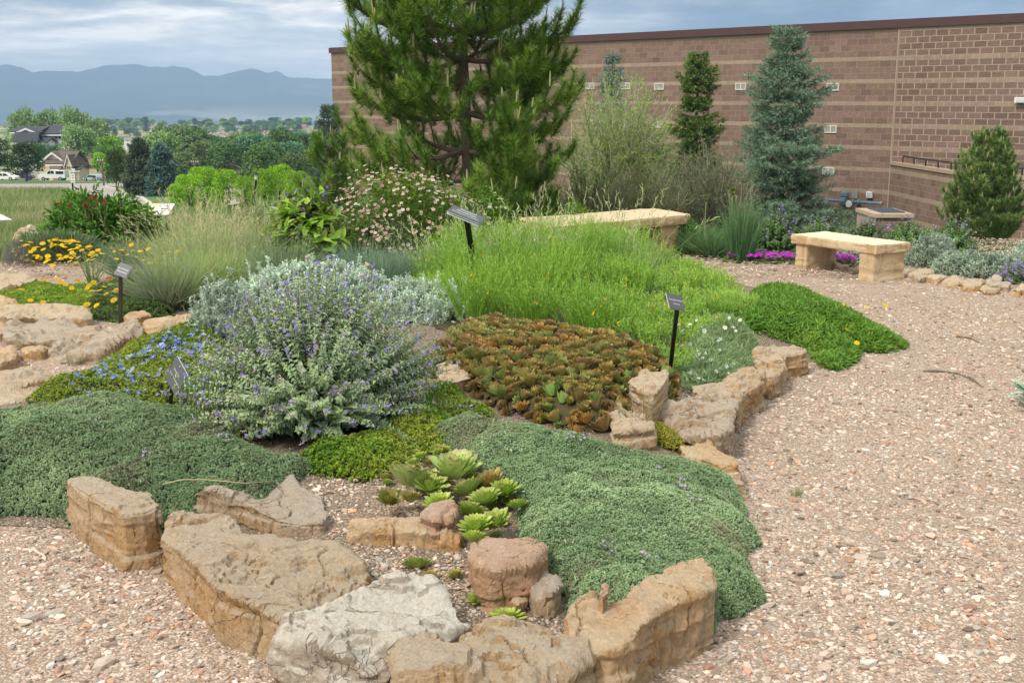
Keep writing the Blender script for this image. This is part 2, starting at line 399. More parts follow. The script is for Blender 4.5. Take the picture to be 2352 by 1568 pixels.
# ------------------------------------------------------------------ stone and ground materials
def sandstone(name, base, stain, top, lichen=.0, topamt=.7, dark=(.10, .085, .07), stain_amt=.5):
    m, t, b, out = newmat(name); tcn = t.node('ShaderNodeTexCoord'); o = tcn.outputs['Object']
    oi = t.node('ShaderNodeObjectInfo'); add = t.node('ShaderNodeVectorMath', operation='ADD'); t.put(add.inputs[0], o)
    sc = t.node('ShaderNodeVectorMath', operation='SCALE'); sc.inputs[0].default_value = (31, 17, 9); t.put(sc.inputs['Scale'], oi.outputs['Random'])
    t.l.new(sc.outputs[0], add.inputs[1]); v = add.outputs[0]
    n_big = t.noise(v, 3.2, 6, .62, .5); n_mid = t.noise(v, 11, 9, .72, .5); n_fine = t.noise(v, 80, 6, .75)
    n_str = t.noise(t.mapping(v, (4, 4, 26)), 1.0, 5, .6, .6)
    c = t.mix(t.ramp(n_big, [(.42, 0), (.56, min(1, stain_amt*1.7))]), base, stain)
    c = t.mix(t.ramp(n_str, [(.52, 0), (.72, .3)]), c, tuple(x*.66 for x in stain))
    geo = t.node('ShaderNodeNewGeometry'); sp = t.node('ShaderNodeSeparateXYZ'); t.l.new(geo.outputs['Normal'], sp.inputs[0])
    upm = t.math('MULTIPLY', t.ramp(sp.outputs[2], [(.35, 0), (.75, 1)]), t.ramp(n_mid, [(.30, topamt*.55), (.62, topamt)]))
    c = t.mix(upm, c, top)
    spk = t.noise(v, 34, 8, .78, .3); c = t.mix(t.ramp(spk, [(.575, 0), (.65, .65)]), c, dark)
    fl = t.noise(t.mapping(v, (16, 16, 2.2)), 1.0, 6, .7, .6); c = t.mix(t.math('MULTIPLY', t.ramp(sp.outputs[2], [(.15, 1), (.5, 0)]), t.ramp(fl, [(.52, 0), (.68, .42)])), c, tuple(1.7*x for x in dark))
    wv = t.node('ShaderNodeVectorMath', operation='ADD'); t.put(wv.inputs[0], v); nv = t.node('ShaderNodeTexNoise'); t.put(nv.inputs['Vector'], v); nv.inputs['Scale'].default_value = 5; nv.inputs['Detail'].default_value = 5; scv = t.node('ShaderNodeVectorMath', operation='SCALE'); t.put(scv.inputs[0], nv.outputs['Color']); scv.inputs['Scale'].default_value = .35; t.l.new(scv.outputs[0], wv.inputs[1])
    crk = t.ramp(t.vor(wv.outputs[0], 3.6, 'DISTANCE_TO_EDGE'), [(.0, 1), (.009, 0)]); crk = t.math('MULTIPLY', crk, t.ramp(n_big, [(.50, 0), (.58, 1)])); c = t.mix(t.math('MULTIPLY', crk, .55), c, tuple(.5*x for x in dark))
    c = t.mix(t.ramp(t.noise(v, 24, 6, .7), [(.58, 0), (.70, .55)]), c, tuple(min(1, x*1.45) for x in base))
    if lichen:
        lm = t.math('MULTIPLY', t.ramp(t.noise(v, 13, 8, .75, 1.1), [(.635-.045*lichen, 0), (.665-.045*lichen, .85)]), t.ramp(sp.outputs[2], [(.2, 0), (.6, 1)]))
        c = t.mix(lm, c, (.52, .51, .43))
    c = t.mix(1.0, c, t.math('MULTIPLY_ADD', n_fine, 1.0, .5), 'MULTIPLY')
    t.l.new(c, b.inputs['Base Color']); b.inputs['Roughness'].default_value = .92; b.inputs['Specular IOR Level'].default_value = .15
    hgt = t.math('SUBTRACT', t.math('ADD', t.math('MULTIPLY', n_mid, .8), t.math('ADD', t.math('MULTIPLY', n_fine, .45), t.math('MULTIPLY', spk, .4))), t.math('MULTIPLY', crk, .4))
    bump(t, b, hgt, 1.0, .032)
    return m
S_TAN = sandstone('sandstone_tan', (.60, .44, .28), (.58, .35, .16), (.54, .46, .365), .3, .8)
S_ORANGE = sandstone('sandstone_orange', (.68, .485, .29), (.62, .36, .15), (.60, .49, .37), .0, .55, stain_amt=.7)
S_GREY = sandstone('sandstone_grey', (.55, .43, .31), (.51, .35, .20), (.50, .43, .355), .4, .85)
S_LICHEN = sandstone('sandstone_lichen', (.59, .43, .265), (.55, .33, .15), (.53, .445, .345), 1.0, .85)
S_WHITE = sandstone('limestone_white', (.64, .56, .46), (.50, .40, .29), (.76, .71, .62), .6, .85, (.42, .39, .35), .4)
S_PINK = sandstone('sandstone_pink', (.62, .42, .29), (.58, .34, .19), (.58, .42, .33), .2, .7)
S_PALE = sandstone('sandstone_pale', (.58, .45, .30), (.54, .34, .17), (.63, .52, .39), .2, .8, (.18, .14, .10))
def bench_stone(name, a, bcol, top):
    m, t, b, out = newmat(name); o = t.node('ShaderNodeTexCoord').outputs['Object']
    n1 = t.noise(o, 3, 6, .6, .4); n2_ = t.noise(o, 40, 5, .7); st = t.noise(t.mapping(o, (5, 5, 1.2)), 1.2, 4, .6, .8)
    c = t.mix(t.ramp(n1, [(.4, 0), (.62, .7)]), a, bcol)
    c = t.mix(t.ramp(st, [(.50, 0), (.66, .6)]), c, (.32, .19, .085))
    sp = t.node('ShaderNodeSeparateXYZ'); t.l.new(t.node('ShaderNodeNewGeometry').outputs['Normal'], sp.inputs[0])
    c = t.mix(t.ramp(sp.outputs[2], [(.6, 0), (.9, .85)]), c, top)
    c = t.mix(1.0, c, t.math('MULTIPLY_ADD', n2_, .45, .78), 'MULTIPLY')
    t.l.new(c, b.inputs['Base Color']); b.inputs['Roughness'].default_value = .9; b.inputs['Specular IOR Level'].default_value = .15
    bump(t, b, t.math('ADD', t.math('MULTIPLY', n2_, .4), n1), .5, .015); return m
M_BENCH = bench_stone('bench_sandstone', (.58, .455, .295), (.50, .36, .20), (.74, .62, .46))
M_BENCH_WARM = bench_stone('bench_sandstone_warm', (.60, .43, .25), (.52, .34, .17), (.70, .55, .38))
def gravel_ground(name, cols, cell, dark):
    m, t, b, out = newmat(name); o = t.node('ShaderNodeTexCoord').outputs['Object']
    v = t.node('ShaderNodeTexVoronoi'); t.put(v.inputs['Vector'], o); v.inputs['Scale'].default_value = cell
    s = t.node('ShaderNodeSeparateColor'); t.l.new(v.outputs['Color'], s.inputs[0])
    c = t.ramp(s.outputs[0], [(i/len(cols), q) for i, q in enumerate(cols)], 'CONSTANT')
    c = t.mix(t.ramp(v.outputs['Distance'], [(.35, 0), (.62, .8)]), c, dark)
    c = t.mix(t.ramp(t.noise(o, 1.3, 5, .6), [(.45, 0), (.7, .45)]), c, (.30, .22, .15))
    t.l.new(c, b.inputs['Base Color']); b.inputs['Roughness'].default_value = .95; b.inputs['Specular IOR Level'].default_value = .1
    bump(t, b, t.math('SUBTRACT', 1.0, v.outputs['Distance']), .9, .012); return m
PEB = [(.54, .41, .325), (.60, .49, .40), (.48, .345, .26), (.62, .54, .465), (.42, .30, .225), (.56, .43, .345), (.50, .29, .19), (.39, .34, .295), (.57, .46, .375), (.33, .25, .195)]
M_GRAVEL = gravel_ground('gravel_bed', [tuple(1.0*x for x in c) for c in PEB], 75, (.31, .235, .175))
M_PEB = paint('pebble', (.5, .4, .3), .9, .16, 40, .3, 0, True)
M_SOIL = gravel_ground('gravelly_soil', [(.30, .235, .17), (.40, .325, .25), (.22, .17, .12), (.46, .38, .30), (.33, .25, .18)], 85, (.13, .10, .075))
def mixed_ground(name):
    m, t, b, out = newmat(name); o = t.node('ShaderNodeTexCoord').outputs['Object']
    n1 = t.noise(o, .012, 8, .6); n2_ = t.noise(o, .35, 6, .65); n3 = t.noise(o, .05, 6, .6, .5)
    c = t.ramp(n1, [(.38, (.085, .13, .045)), (.48, (.16, .19, .075)), (.55, (.46, .41, .25)), (.66, (.16, .21, .07))])  # dry grass tan, raised in the colour to make the far ridge look sunlit
    c = t.mix(t.ramp(n3, [(.45, 0), (.6, .7)]), c, (.10, .16, .05))
    c = t.mix(1.0, c, t.math('MULTIPLY_ADD', n2_, .8, .6), 'MULTIPLY')
    t.l.new(c, b.inputs['Base Color']); b.inputs['Roughness'].default_value = 1; b.inputs['Specular IOR Level'].default_value = .05
    bump(t, b, n2_, .5, .3); return m
# ------------------------------------------------------------------ ground: one sheet to the horizon
def ground_sheet():
    th = np.concatenate([np.linspace(-180, -36, 50)[:-1], np.linspace(-36, 36, 289), np.linspace(36, 180, 50)[1:-1]])*math.pi/180
    rr = np.concatenate([np.linspace(.3, 16, 60)[:-1], np.geomspace(16, 7950, 330)])
    a, r = np.meshgrid(th, rr); x = r*np.sin(a); y = r*np.cos(a)
    z = H(x, y)
    far = sstep(60, 300, r)
    z = z+far*1.2*n2(x, y, .012, 3)*sstep(60, 600, r)-.02
    n, m = x.shape; V = np.stack([x, y, z], -1).reshape(-1, 3)
    i = np.arange(n-1)[:, None]*m; j = np.arange(m)[None]; j1 = (j+1) % m
    F = np.stack([i+j, i+m+j, i+m+j1, i+j1], -1).reshape(-1, 4)
    b = MB(); b.add(V, F); b.add([(0, 0, -.02)], np.zeros((0, 3), int))
    V0 = np.concatenate([V[:m], [[0, 0, -.02]]]); b.add(V0, np.stack([np.arange(m), (np.arange(m)+1) % m, np.full(m, m)], -1))
    o = b.build('ground', mixed_ground('mixed_grassland'), smooth=True, loc=(0, 0, 0)); tag(o, kind='structure')
ground_sheet()
def sheet(name, poly, mat, lift, step=.5, kind='structure', zf=None):
    """a sheet laid over the terrain inside a world outline"""
    q = np.array(poly)[:, :2]; lo, hi = q.min(0), q.max(0)
    nx = max(2, int((hi[0]-lo[0])/step)); ny = max(2, int((hi[1]-lo[1])/step))
    bm = bmesh.new(); vs = [bm.verts.new((p[0], p[1], 0)) for p in q]; f = bm.faces.new(vs)
    for k in range(1, nx):
        bmesh.ops.bisect_plane(bm, geom=bm.verts[:]+bm.edges[:]+bm.faces[:], plane_co=(lo[0]+(hi[0]-lo[0])*k/nx, 0, 0), plane_no=(1, 0, 0))
    for k in range(1, ny):
        bmesh.ops.bisect_plane(bm, geom=bm.verts[:]+bm.edges[:]+bm.faces[:], plane_co=(0, lo[1]+(hi[1]-lo[1])*k/ny, 0), plane_no=(0, 1, 0))
    co = np.array([v.co[:] for v in bm.verts]); z = H(co[:, 0], co[:, 1]) if zf is None else zf(co[:, 0], co[:, 1])
    for v, zz in zip(bm.verts, z): v.co.z = zz+lift
    bmesh.ops.recalc_face_normals(bm, faces=bm.faces[:])
    if sum(f.normal.z for f in bm.faces) < 0: bmesh.ops.reverse_faces(bm, faces=bm.faces[:])
    me = bpy.data.meshes.new(name); bm.to_mesh(me); bm.free()
    for p in me.polygons: p.use_smooth = True
    o = link(name, me, mat); tag(o, kind=kind); return o
# gravel terrace of the garden
GRAV = [(-9, .4), (9, .4), (11, 9), (9.5, 15.5), (6.5, 17.6), (2, 17.5), (-4, 15.6), (-8.6, 14.5), (-9.5, 8)]
sheet('gravel_path', GRAV, M_GRAVEL, .004, .8)
# ------------------------------------------------------------------ planting bed: a low mound of soil
BED_PX = [(-260, 1200), (160, 1215), (330, 1290), (420, 1375), (560, 1440), (660, 1480), (900, 1530), (1340, 1520), (1470, 1470), (1640, 1385), (1705, 1290), (1690, 1130), (1662, 1020), (1690, 935), (1752, 890), (1850, 835), (2060, 795), (1905, 712), (1700, 655), (1500, 618), (1250, 600), (1000, 625), (700, 650), (470, 715), (440, 770), (330, 806), (150, 870), (60, 940), (-260, 975)]
BED = [tuple(v[:2]) for v in G(*np.array(BED_PX).T, 0.0)]
def hb(x, y):
    x = np.asarray(x, float); y = np.asarray(y, float)
    d = pdist(BED, x, y)*np.where(inpoly(BED, x, y), 1, -1)
    front = sstep(3.6, 6.2, y)
    return sstep(-.05, .75, d)*(.06+.14*front)+.02*n2(x, y, 3, 5)*sstep(-.05, .3, d)
def Gb(px, py, extra=0.0):
    z = 0.1
    for _ in range(8):
        p = G(px, py, z+extra); z = float(hb(p[0], p[1])) if p[1] < 16 else float(H(p[0], p[1]))
    return Vector((p[0], p[1], z))
sheet('planting_bed', [tuple(p) for p in BED], M_SOIL, .006, .12, zf=hb)
# ------------------------------------------------------------------ mountains
def mountains():
    m, t, b, out = newmat('forested_mountain'); o = t.node('ShaderNodeTexCoord').outputs['Object']
    n1 = t.noise(o, .0022, 9, .62, .4); n3 = t.noise(t.mapping(o, (1, 1, 5)), .0009, 7, .6, .8)
    sp = t.node('ShaderNodeSeparateXYZ'); t.put(sp.inputs[0], o)
    lowm = t.ramp(t.math('MULTIPLY_ADD', sp.outputs[2], .005, .56), [(.0, .2), (.16, .5), (.40, .0)])
    c = t.mix(t.ramp(n1, [(.4, 0), (.65, 1)]), (.035, .055, .035), (.07, .085, .05))
    pale = t.mix(t.ramp(n1, [(.45, 0), (.6, 1)]), (.50, .52, .33), (.62, .57, .42))
    c = t.mix(t.math('MULTIPLY', lowm, t.ramp(n3, [(.50, 0), (.57, 1)])), c, pale)
    c = t.mix(t.math('MULTIPLY', t.ramp(n3, [(.60, 0), (.66, .6)]), t.ramp(n1, [(.5, 0), (.6, 1)])), c, (.32, .17, .12))
    t.l.new(c, b.inputs['Base Color']); b.inputs['Roughness'].default_value = 1; b.inputs['Specular IOR Level'].default_value = 0
    prof = np.array([(-500, 160), (-300, 172), (-120, 158), (0, 150), (20, 148), (50, 157), (77, 168), (104, 161), (140, 163), (181, 163.5), (218, 158), (245, 150), (265, 147), (302, 148), (340, 153), (379, 156), (398, 151), (426, 155), (448, 164), (465, 174), (504, 176), (530, 168), (551, 162), (577, 157), (595, 161), (611, 168), (636, 163), (650, 171), (661, 179), (700, 180), (762, 181), (900, 190), (1100, 178), (1300, 186), (1600, 170), (2000, 182), (2352, 175), (2900, 190)], float)
    pxs = np.linspace(-500, 2900, 620); rowpx = np.interp(pxs, prof[:, 0], prof[:, 1])+3.4*fbm(np.stack([pxs/26, 0*pxs, 0*pxs+3], -1), 4)
    Y0, Y1 = 4600., 7600.
    rows = np.concatenate([np.linspace(0, 1, 64), [1.06, 1.14]])
    top = P(pxs, rowpx, Y1); V = []
    for k, s in enumerate(rows):
        Y = Y0+(Y1-Y0)*s; x = ray(pxs, rowpx)[0]/ray(pxs, rowpx)[1]*Y
        shape = (.20*s+.80*s**2.6) if s <= 1 else 1-(s-1)*4
        zb = -112.0; z = zb+(top[:, 2]-zb)*shape
        amp = 30*math.sin(math.pi*min(s, 1))**.8
        rdg = 1-2*np.abs(n2(x*1.0, np.full_like(x, Y*.45), .0021, 9, 5)); z = z+amp*(rdg-.45)*min(1, 1.4*s)
        V.append(np.stack([x, np.full_like(x, Y), np.maximum(z, zb-4)], -1))
    V = np.array(V); n, mm = V.shape[:2]; i = np.arange(n-1)[:, None]*mm; j = np.arange(mm-1)[None]
    F = np.stack([i+j, i+j+1, i+mm+j+1, i+mm+j], -1).reshape(-1, 4)
    bb = MB(); bb.add(V.reshape(-1, 3), F)
    ob = bb.build('mountains', m, smooth=True, loc=(0, 0, 0)); tag(ob, kind='structure')
mountains()
# ------------------------------------------------------------------ road, verge, lawn
M_ROAD = paint('pale_asphalt', (.33, .295, .27), .9, .10, .5)
M_KERB = paint('kerb_concrete', (.50, .45, .40), .9, .1, .8)
M_LAWN = paint('lawn_grass', (.09, .16, .035), 1, .35, 1.5, .5)
def px_poly(px, d0, dense=14):
    q = np.array(px, float); out = []
    for i in range(len(q)):
        a, b_ = q[i], q[(i+1) % len(q)]
        n = max(1, int(np.hypot(*(b_-a))/dense))
        for k in range(n):
            p = a+(b_-a)*k/n; out.append(tuple(GT(p[0], p[1], d0)[:2]))
    return out
ROADP = px_poly([(-120, 438), (-120, 424.5), (100, 423.5), (250, 422), (400, 427), (560, 436), (560, 468), (420, 500), (330, 498), (250, 480), (150, 448)], 62)
sheet('road', ROADP, M_ROAD, .10, 5)
VERGEP = px_poly([(238, 431.5), (262, 431.5), (330, 433), (420, 440), (520, 452), (520, 500), (352, 486), (344, 474), (326, 459), (300, 447), (270, 438)], 62)
sheet('verge', VERGEP, M_LAWN, .18, 4)
VERGE2 = px_poly([(-120, 424), (-120, 416.5), (180, 416), (330, 414), (480, 420), (480, 428), (400, 426.6), (250, 421.5), (100, 423)], 62)
sheet('roadside_lawn', VERGE2, M_LAWN, .12, 5)
def ribbon(name, px, d0, wid, hgt, mat):
    pts = [GT(a, c, d0) for a, c in px]; b = MB()
    P3 = np.array([p[:] for p in pts]); t = norm(np.gradient(P3, axis=0)); s = np.stack([t[:, 1], -t[:, 0], 0*t[:, 0]], -1)*wid/2
    lo = P3-np.array([0, 0, .1]); hi = P3+np.array([0, 0, hgt]); n = len(pts)
    V = np.concatenate([lo-s, hi-s, hi+s, lo+s]); F = [(k*n+i, k*n+i+1, (k+1)*n+i+1, (k+1)*n+i) for k in range(3) for i in range(n-1)]
    b.add(V, F); o = b.build(name, mat); tag(o, kind='structure')
kp = np.array([(238, 431.5), (270, 438), (300, 447), (326, 459), (344, 474), (352, 486)], float)
tt = np.linspace(0, 5, 40)
ribbon('kerb', list(zip(np.interp(tt, range(6), kp[:, 0]), np.interp(tt, range(6), kp[:, 1]))), 62, .32, .22, M_KERB)
LAWNR = [tuple(GT(a, c, 18)[:2]) for a, c in ((2180, 590), (2290, 566), (2420, 552), (2700, 556), (2700, 615), (2330, 606))]
sheet('lawn', LAWNR, M_LAWN, .03, .6)
# ------------------------------------------------------------------ the block-walled building
def blockmat(name, rough_bump=.9):
    m, t, b, out = newmat(name); o = t.node('ShaderNodeTexCoord').outputs['Object']
    a = t.node('ShaderNodeAttribute', attribute_name='col').outputs['Color']
    n1 = t.noise(o, 14, 6, .7); n2_ = t.noise(o, .35, 5, .6)
    c = t.mix(1.0, a, t.math('MULTIPLY_ADD', n1, .75, .62), 'MULTIPLY'); c = t.mix(1.0, c, t.math('MULTIPLY_ADD', n2_, .5, .75), 'MULTIPLY')
    t.l.new(c, b.inputs['Base Color']); b.inputs['Roughness'].default_value = .95; b.inputs['Specular IOR Level'].default_value = .1
    bump(t, b, n1, rough_bump, .03); return m
M_BLOCK = blockmat('split_face_block')
M_MORTAR = paint('mortar', (.39, .30, .24), .95, .1, 3); M_MORTAR_D = paint('mortar_dull', (.305, .225, .183), .95, .1, 3)
M_COPING = paint('coping_metal', (.075, .035, .035), .5, .15, 4)
M_VENTF = paint('vent_frame', (.62, .58, .50), .7, .08, 5); M_VENTG = paint('vent_glass', (.30, .33, .30), .25, .25, 5)
WP0 = np.array([P(764, 240, 59.9)[0], 59.9]); WPJ = np.array([P(2055, 240, 38.65)[0], 38.65])
WD = (WPJ-WP0)/np.linalg.norm(WPJ-WP0); WN = np.array([-WD[1], WD[0]]); WN = WN if WN[1] < 0 else -WN
WLJ = float(np.linalg.norm(WPJ-WP0)); WLEN = 41.0
ZTOP = 4.36; PERIOD = 3*.2032+.1016; ZB = -2.6
def wall_pt(u, z, off=0.0): return np.array([*(WP0+WD*u+WN*off), z])
def wall_uz(px, py):
    dx, dy, dzz = [float(v) for v in ray(px, py)]
    # solve (dx,dy)*t = WP0 + WD*u
    A = np.array([[dx, -WD[0]], [dy, -WD[1]]]); t, u = np.linalg.solve(A, WP0); return u, CAMH+dzz*t
def block_face(b, o2, d2, n2d, u0, u1, z0, z1, jw, zoff=0, skip=lambda u, z: False, shade=1.0):
    """split-face courses with real joints: rows of blocks proud of a mortar face"""
    rows = []; z = ZTOP-.24; k = 0
    while z > z0:
        if k % 4 == 0: hgt, band = (.1942, False) if k == 0 else (.1286, True)
        else: hgt, band = .1942, False
        rows.append((z-hgt, z, band)); z -= hgt; k += 1
    o2 = np.asarray(o2); Vv = []; Cc = []
    for r, (za, zb_, band) in enumerate(rows):
        za = max(za, z0); zb_ = min(zb_, z1)
        if zb_-za < .04: continue
        u = u0-(.2 if r % 2 else 0)
        while u < u1:
            a, e = max(u, u0)+jw/2, min(u+.4064, u1)-jw/2; u += .4064
            if e-a < .03: continue
            if skip((a+e)/2, (za+zb_)/2): continue
            pr = .0015 if not band else .0035
            base = np.array((.345, .262, .203)) if band else np.array((.226, .152, .124))
            c = base*rng.normal(1, .03 if band else .085)*shade*np.array([1, 1+rng.normal(0, .02), 1+rng.normal(0, .03)])
            zj = jw*(.32 if not band else .12)
            quad = [(a, za+zj), (e, za+zj), (e, zb_-zj), (a, zb_-zj)]
            back = [(*(o2+d2*uu+n2d*0.0), zz) for uu, zz in quad]; frt = [(*(o2+d2*uu+n2d*pr), zz) for uu, zz in quad]
            Vv.append(back+frt); Cc.append(np.repeat(c[None], 8, 0))
    Vv = np.array(Vv); n = len(Vv); f = np.array([(4, 5, 6, 7), (0, 1, 5, 4), (1, 2, 6, 5), (2, 3, 7, 6), (3, 0, 4, 7)])
    b.add(Vv.reshape(-1, 3), (f[None]+np.arange(n)[:, None, None]*8).reshape(-1, 4), np.array(Cc).reshape(-1, 3), 0)
def building():
    bld = thing('building', 'long brown split-face block building with pale bands behind the garden', 'building', tuple(wall_pt(0, ZB)))
    wins = [(1136, 203), (1353, 198), (1437, 198), (1518, 199), (1701, 199), (1914, 200), (1514, 286), (1609, 294), (1909, 297), (1904, 393), (1899, 487), (1136, 300), (1437, 292)]
    W = [(round(wall_uz(*p)[0]/.2032)*.2032, wall_uz(*p)[1]) for p in wins]
    b = MB(); block_face(b, WP0, WD, WN, 0, WLJ-.02, ZB, ZTOP-.2, .016, 0, shade=1.0)
    b.build('wall', M_BLOCK, bld)
    b = MB(); block_face(b, WP0+WN*.02, WD, WN, WLJ+.03, WLEN, ZB, ZTOP-.2, .034, 0, shade=.95)
    b.build('wall', M_BLOCK, bld)
    b = MB(); dpt = 14.0   # mortar body of the building with its far sides
    def slab(u0, u1, off0, off1, z0, z1, mi=0):
        v = [(*(WP0+WD*u+WN*o_), z) for z in (z0, z1) for u, o_ in ((u0, off0), (u1, off0), (u1, off1), (u0, off1))]
        b.hexa(v, mi=mi)
    slab(0, WLJ, 0, -dpt, ZB, ZTOP-.12, 1); slab(WLJ+.001, WLEN, 0.020, -dpt, ZB, ZTOP-.121)
    b.build('mortar_core', [M_MORTAR, M_MORTAR_D], bld)
    b = MB(); slab(-.06, WLEN+.05, .10, -dpt-.05, ZTOP-.14, ZTOP+.12); b.build('coping', M_COPING, bld)
    b = MB(); slab(WLJ-.012, WLJ+.022, .05, 0.01, ZB, ZTOP-.15); b.build('control_joint', M_MORTAR, bld)
    for u, z in W:
        fr = MB(); w2, h2 = .23, .125
        def bar(u0, u1, z0, z1): slab_v = [(*(WP0+WD*a+WN*o_), zz) for zz in (z0, z1) for a, o_ in ((u0, .036), (u1, .036), (u1, -.01), (u0, -.01))]; fr.hexa(slab_v)
        bar(u-w2, u+w2, z-h2, z-h2+.035); bar(u-w2, u+w2, z+h2-.035, z+h2); bar(u-w2, u-w2+.035, z-h2+.035, z+h2-.035); bar(u+w2-.035, u+w2, z-h2+.035, z+h2-.035); bar(u-.018, u+.018, z-h2+.035, z+h2-.035)
        f = fr.build('window', M_VENTF, bld)
        f.location = (0, 0, 0)
        pn = MB()
        for a, e in ((u-w2+.035, u-.018), (u+.018, u+w2-.035)):
            pn.add([(*(WP0+WD*q+WN*.022), zz) for q, zz in ((a, z-h2+.035), (e, z-h2+.035), (e, z+h2-.035), (a, z+h2-.035))], [(0, 1, 2, 3)])
        me = pn.mesh('pane', bld.location); po = link('pane', me, M_VENTG, f)
    return bld
building()
def low_wall():
    """areaway wall that leaves the building at the control joint, then turns parallel to it"""
    J = WPJ+WN*.03; K = np.array([P(2236, 400, 32.2)[0], 32.2]); zt = float(P(2050, 372, 38.4)[2]); zt2 = zt
    E = K+WD*9.0
    t = thing('areaway_wall', 'low brown block wall with a pale cap and black railing at the foot of the building', 'wall', (K[0], K[1], ZB))
    d1 = (K-J)/np.linalg.norm(K-J); n1 = np.array([d1[1], -d1[0]]); n1 = n1 if np.dot(n1, -K) > 0 else -n1
    b = MB(); block_face(b, J, d1, n1, .02, float(np.linalg.norm(K-J)), ZB, zt-.1, .016, 0, shade=1.05)
    block_face(b, K, WD, WN, 0, 9.0, ZB, zt-.1, .03, 0, shade=1.0); b.build('wall', M_BLOCK, t)
    b = MB(); th = .25
    def seg(A, B, nn, z0, z1, o0, o1):
        v = [(*(p+nn*o), z) for z in (z0, z1) for p, o in ((A, o0), (B, o0), (B, o1), (A, o1))]; b.hexa(v)
    seg(J, K, n1, ZB, zt-.1, 0, -th); seg(K+WD*.001, E, WN, ZB, zt-.101, 0, -th); b.build('mortar_core', M_MORTAR, t)
    b = MB(); seg(J, K, n1, zt-.1, zt, .03, -th-.03); seg(K, E, WN, zt-.1, zt+.002, .031, -th-.03)
    b.build('cap', paint('cap_stone', (.40, .30, .22), .9, .1, 4), t)
    b = MB(); r = .028
    for A, B, nn, a0, a1 in ((J, K, n1, .12, .99), (K, E, WN, .02, 1.0)):
        L = np.linalg.norm(B-A); p0 = A+(B-A)*a0-nn*.12; p1 = A+(B-A)*a1-nn*.12
        b.tubes([[(*p0, zt+.2), (*p1, zt+.2)]], r, 6)
        for q in np.arange(0, 1.001, 1.1/L):
            p = p0+(p1-p0)*q; b.tubes([[(*p, zt-.01), (*p, zt+.2)]], r*.8, 6)
    b.build('railing', M_BLACK, t)
low_wall()
def gas_meter():
    b0 = np.array(wall_uz(1960, 470)); u0, z0 = wall_uz(1878, 464); u1, z1 = wall_uz(2040, 472)
    mt = paint('meter_blue_grey', (.13, .20, .27), .5, .2, 8); rust = paint('rusty_pipe', (.32, .24, .16), .8, .3, 9)
    def q(u, z, off): return wall_pt(u, z, off)
    t = thing('gas_meter', 'blue grey gas meter and regulator pipes along the building wall', 'gas meter', tuple(q(u0, ZB, .3)))
    L = u1-u0; zm = .5*(z0+z1)+.10
    b = MB(); b.tubes([[q(u0, zm, .3), q(u1-.1, zm, .3)]], .05, 8); b.tubes([[q(u0-.02, zm+.02, .3), q(u0-.05, zm-.2, .3), q(u0-.05, ZB, .3)]], .03, 8)
    b.tubes([[q(u0+L*.62, zm, .3), q(u0+L*.62, ZB, .3)]], .03, 8); b.build('pipe', mt, t)
    for k, (f, rad, prof) in enumerate(((.04, .10, 1), (.13, .10, 1), (.58, .10, .8), (.45, .20, 1.2), (.66, .10, 1), (.86, .06, 2.4), (.97, .08, 1))):
        b = MB(); c = q(u0+L*f, zm, .3); ax = (*WD, 0)
        b.lathe([(rad*.5, -rad*prof*.5), (rad*.9, -rad*prof*.35), (rad, 0), (rad*.9, rad*prof*.35), (rad*.5, rad*prof*.5)], c, ax, 10)
        if f == .45: b.lathe([(.09, 0), (.16, .07), (.15, .18), (.06, .23)], c+np.array([0, 0, .1]), (0, 0, 1), 10)
        b.build('regulator' if rad > .2 else 'flange', mt if f < .95 else rust, t)
    b = MB(); b.lathe([(.10, -.03), (.12, 0), (.10, .03)], q(u0+L*.56, zm-.08, .5), (*WN, 0), 12); b.build('dial', M_WHITE, t)
    b = MB(); c = q(u0+L*.6, zm+.24, .3); b.box(c, (.22, .1, .22), math.atan2(WD[1], WD[0]), (.2, .2, .2)); b.build('counter_box', paint('counter_grey', (.25, .28, .25), .6, .1), t)
gas_meter()
def wall_box(px, py, name, label, cat, w_, h_, d_, mat, inset):
    u, z = wall_uz(px, py); t = MB(); c = wall_pt(u, z, d_/2+.03); rz = math.atan2(WD[1], WD[0])
    t.box(c, (w_, d_, h_), rz); o = t.build(name, mat); tag(o, label, cat)
    b = MB(); b.box(wall_pt(u, z, d_+.036), (w_*.72, .012, h_*.72), rz); ch = link('cover', b.mesh('cover', o.location), inset, o)
wall_box(2000, 447, 'junction_box', 'small white junction box on the wall above the gas meter', 'junction box', .2, .2, .1, M_WHITE, paint('box_cover', (.45, .5, .52), .5, .05))
wall_box(2349, 230, 'wall_light', 'white wall light high on the building beside the picture edge', 'wall light', .34, .16, .16, M_WHITE, paint('light_lens', (.6, .62, .6), .3, .05))
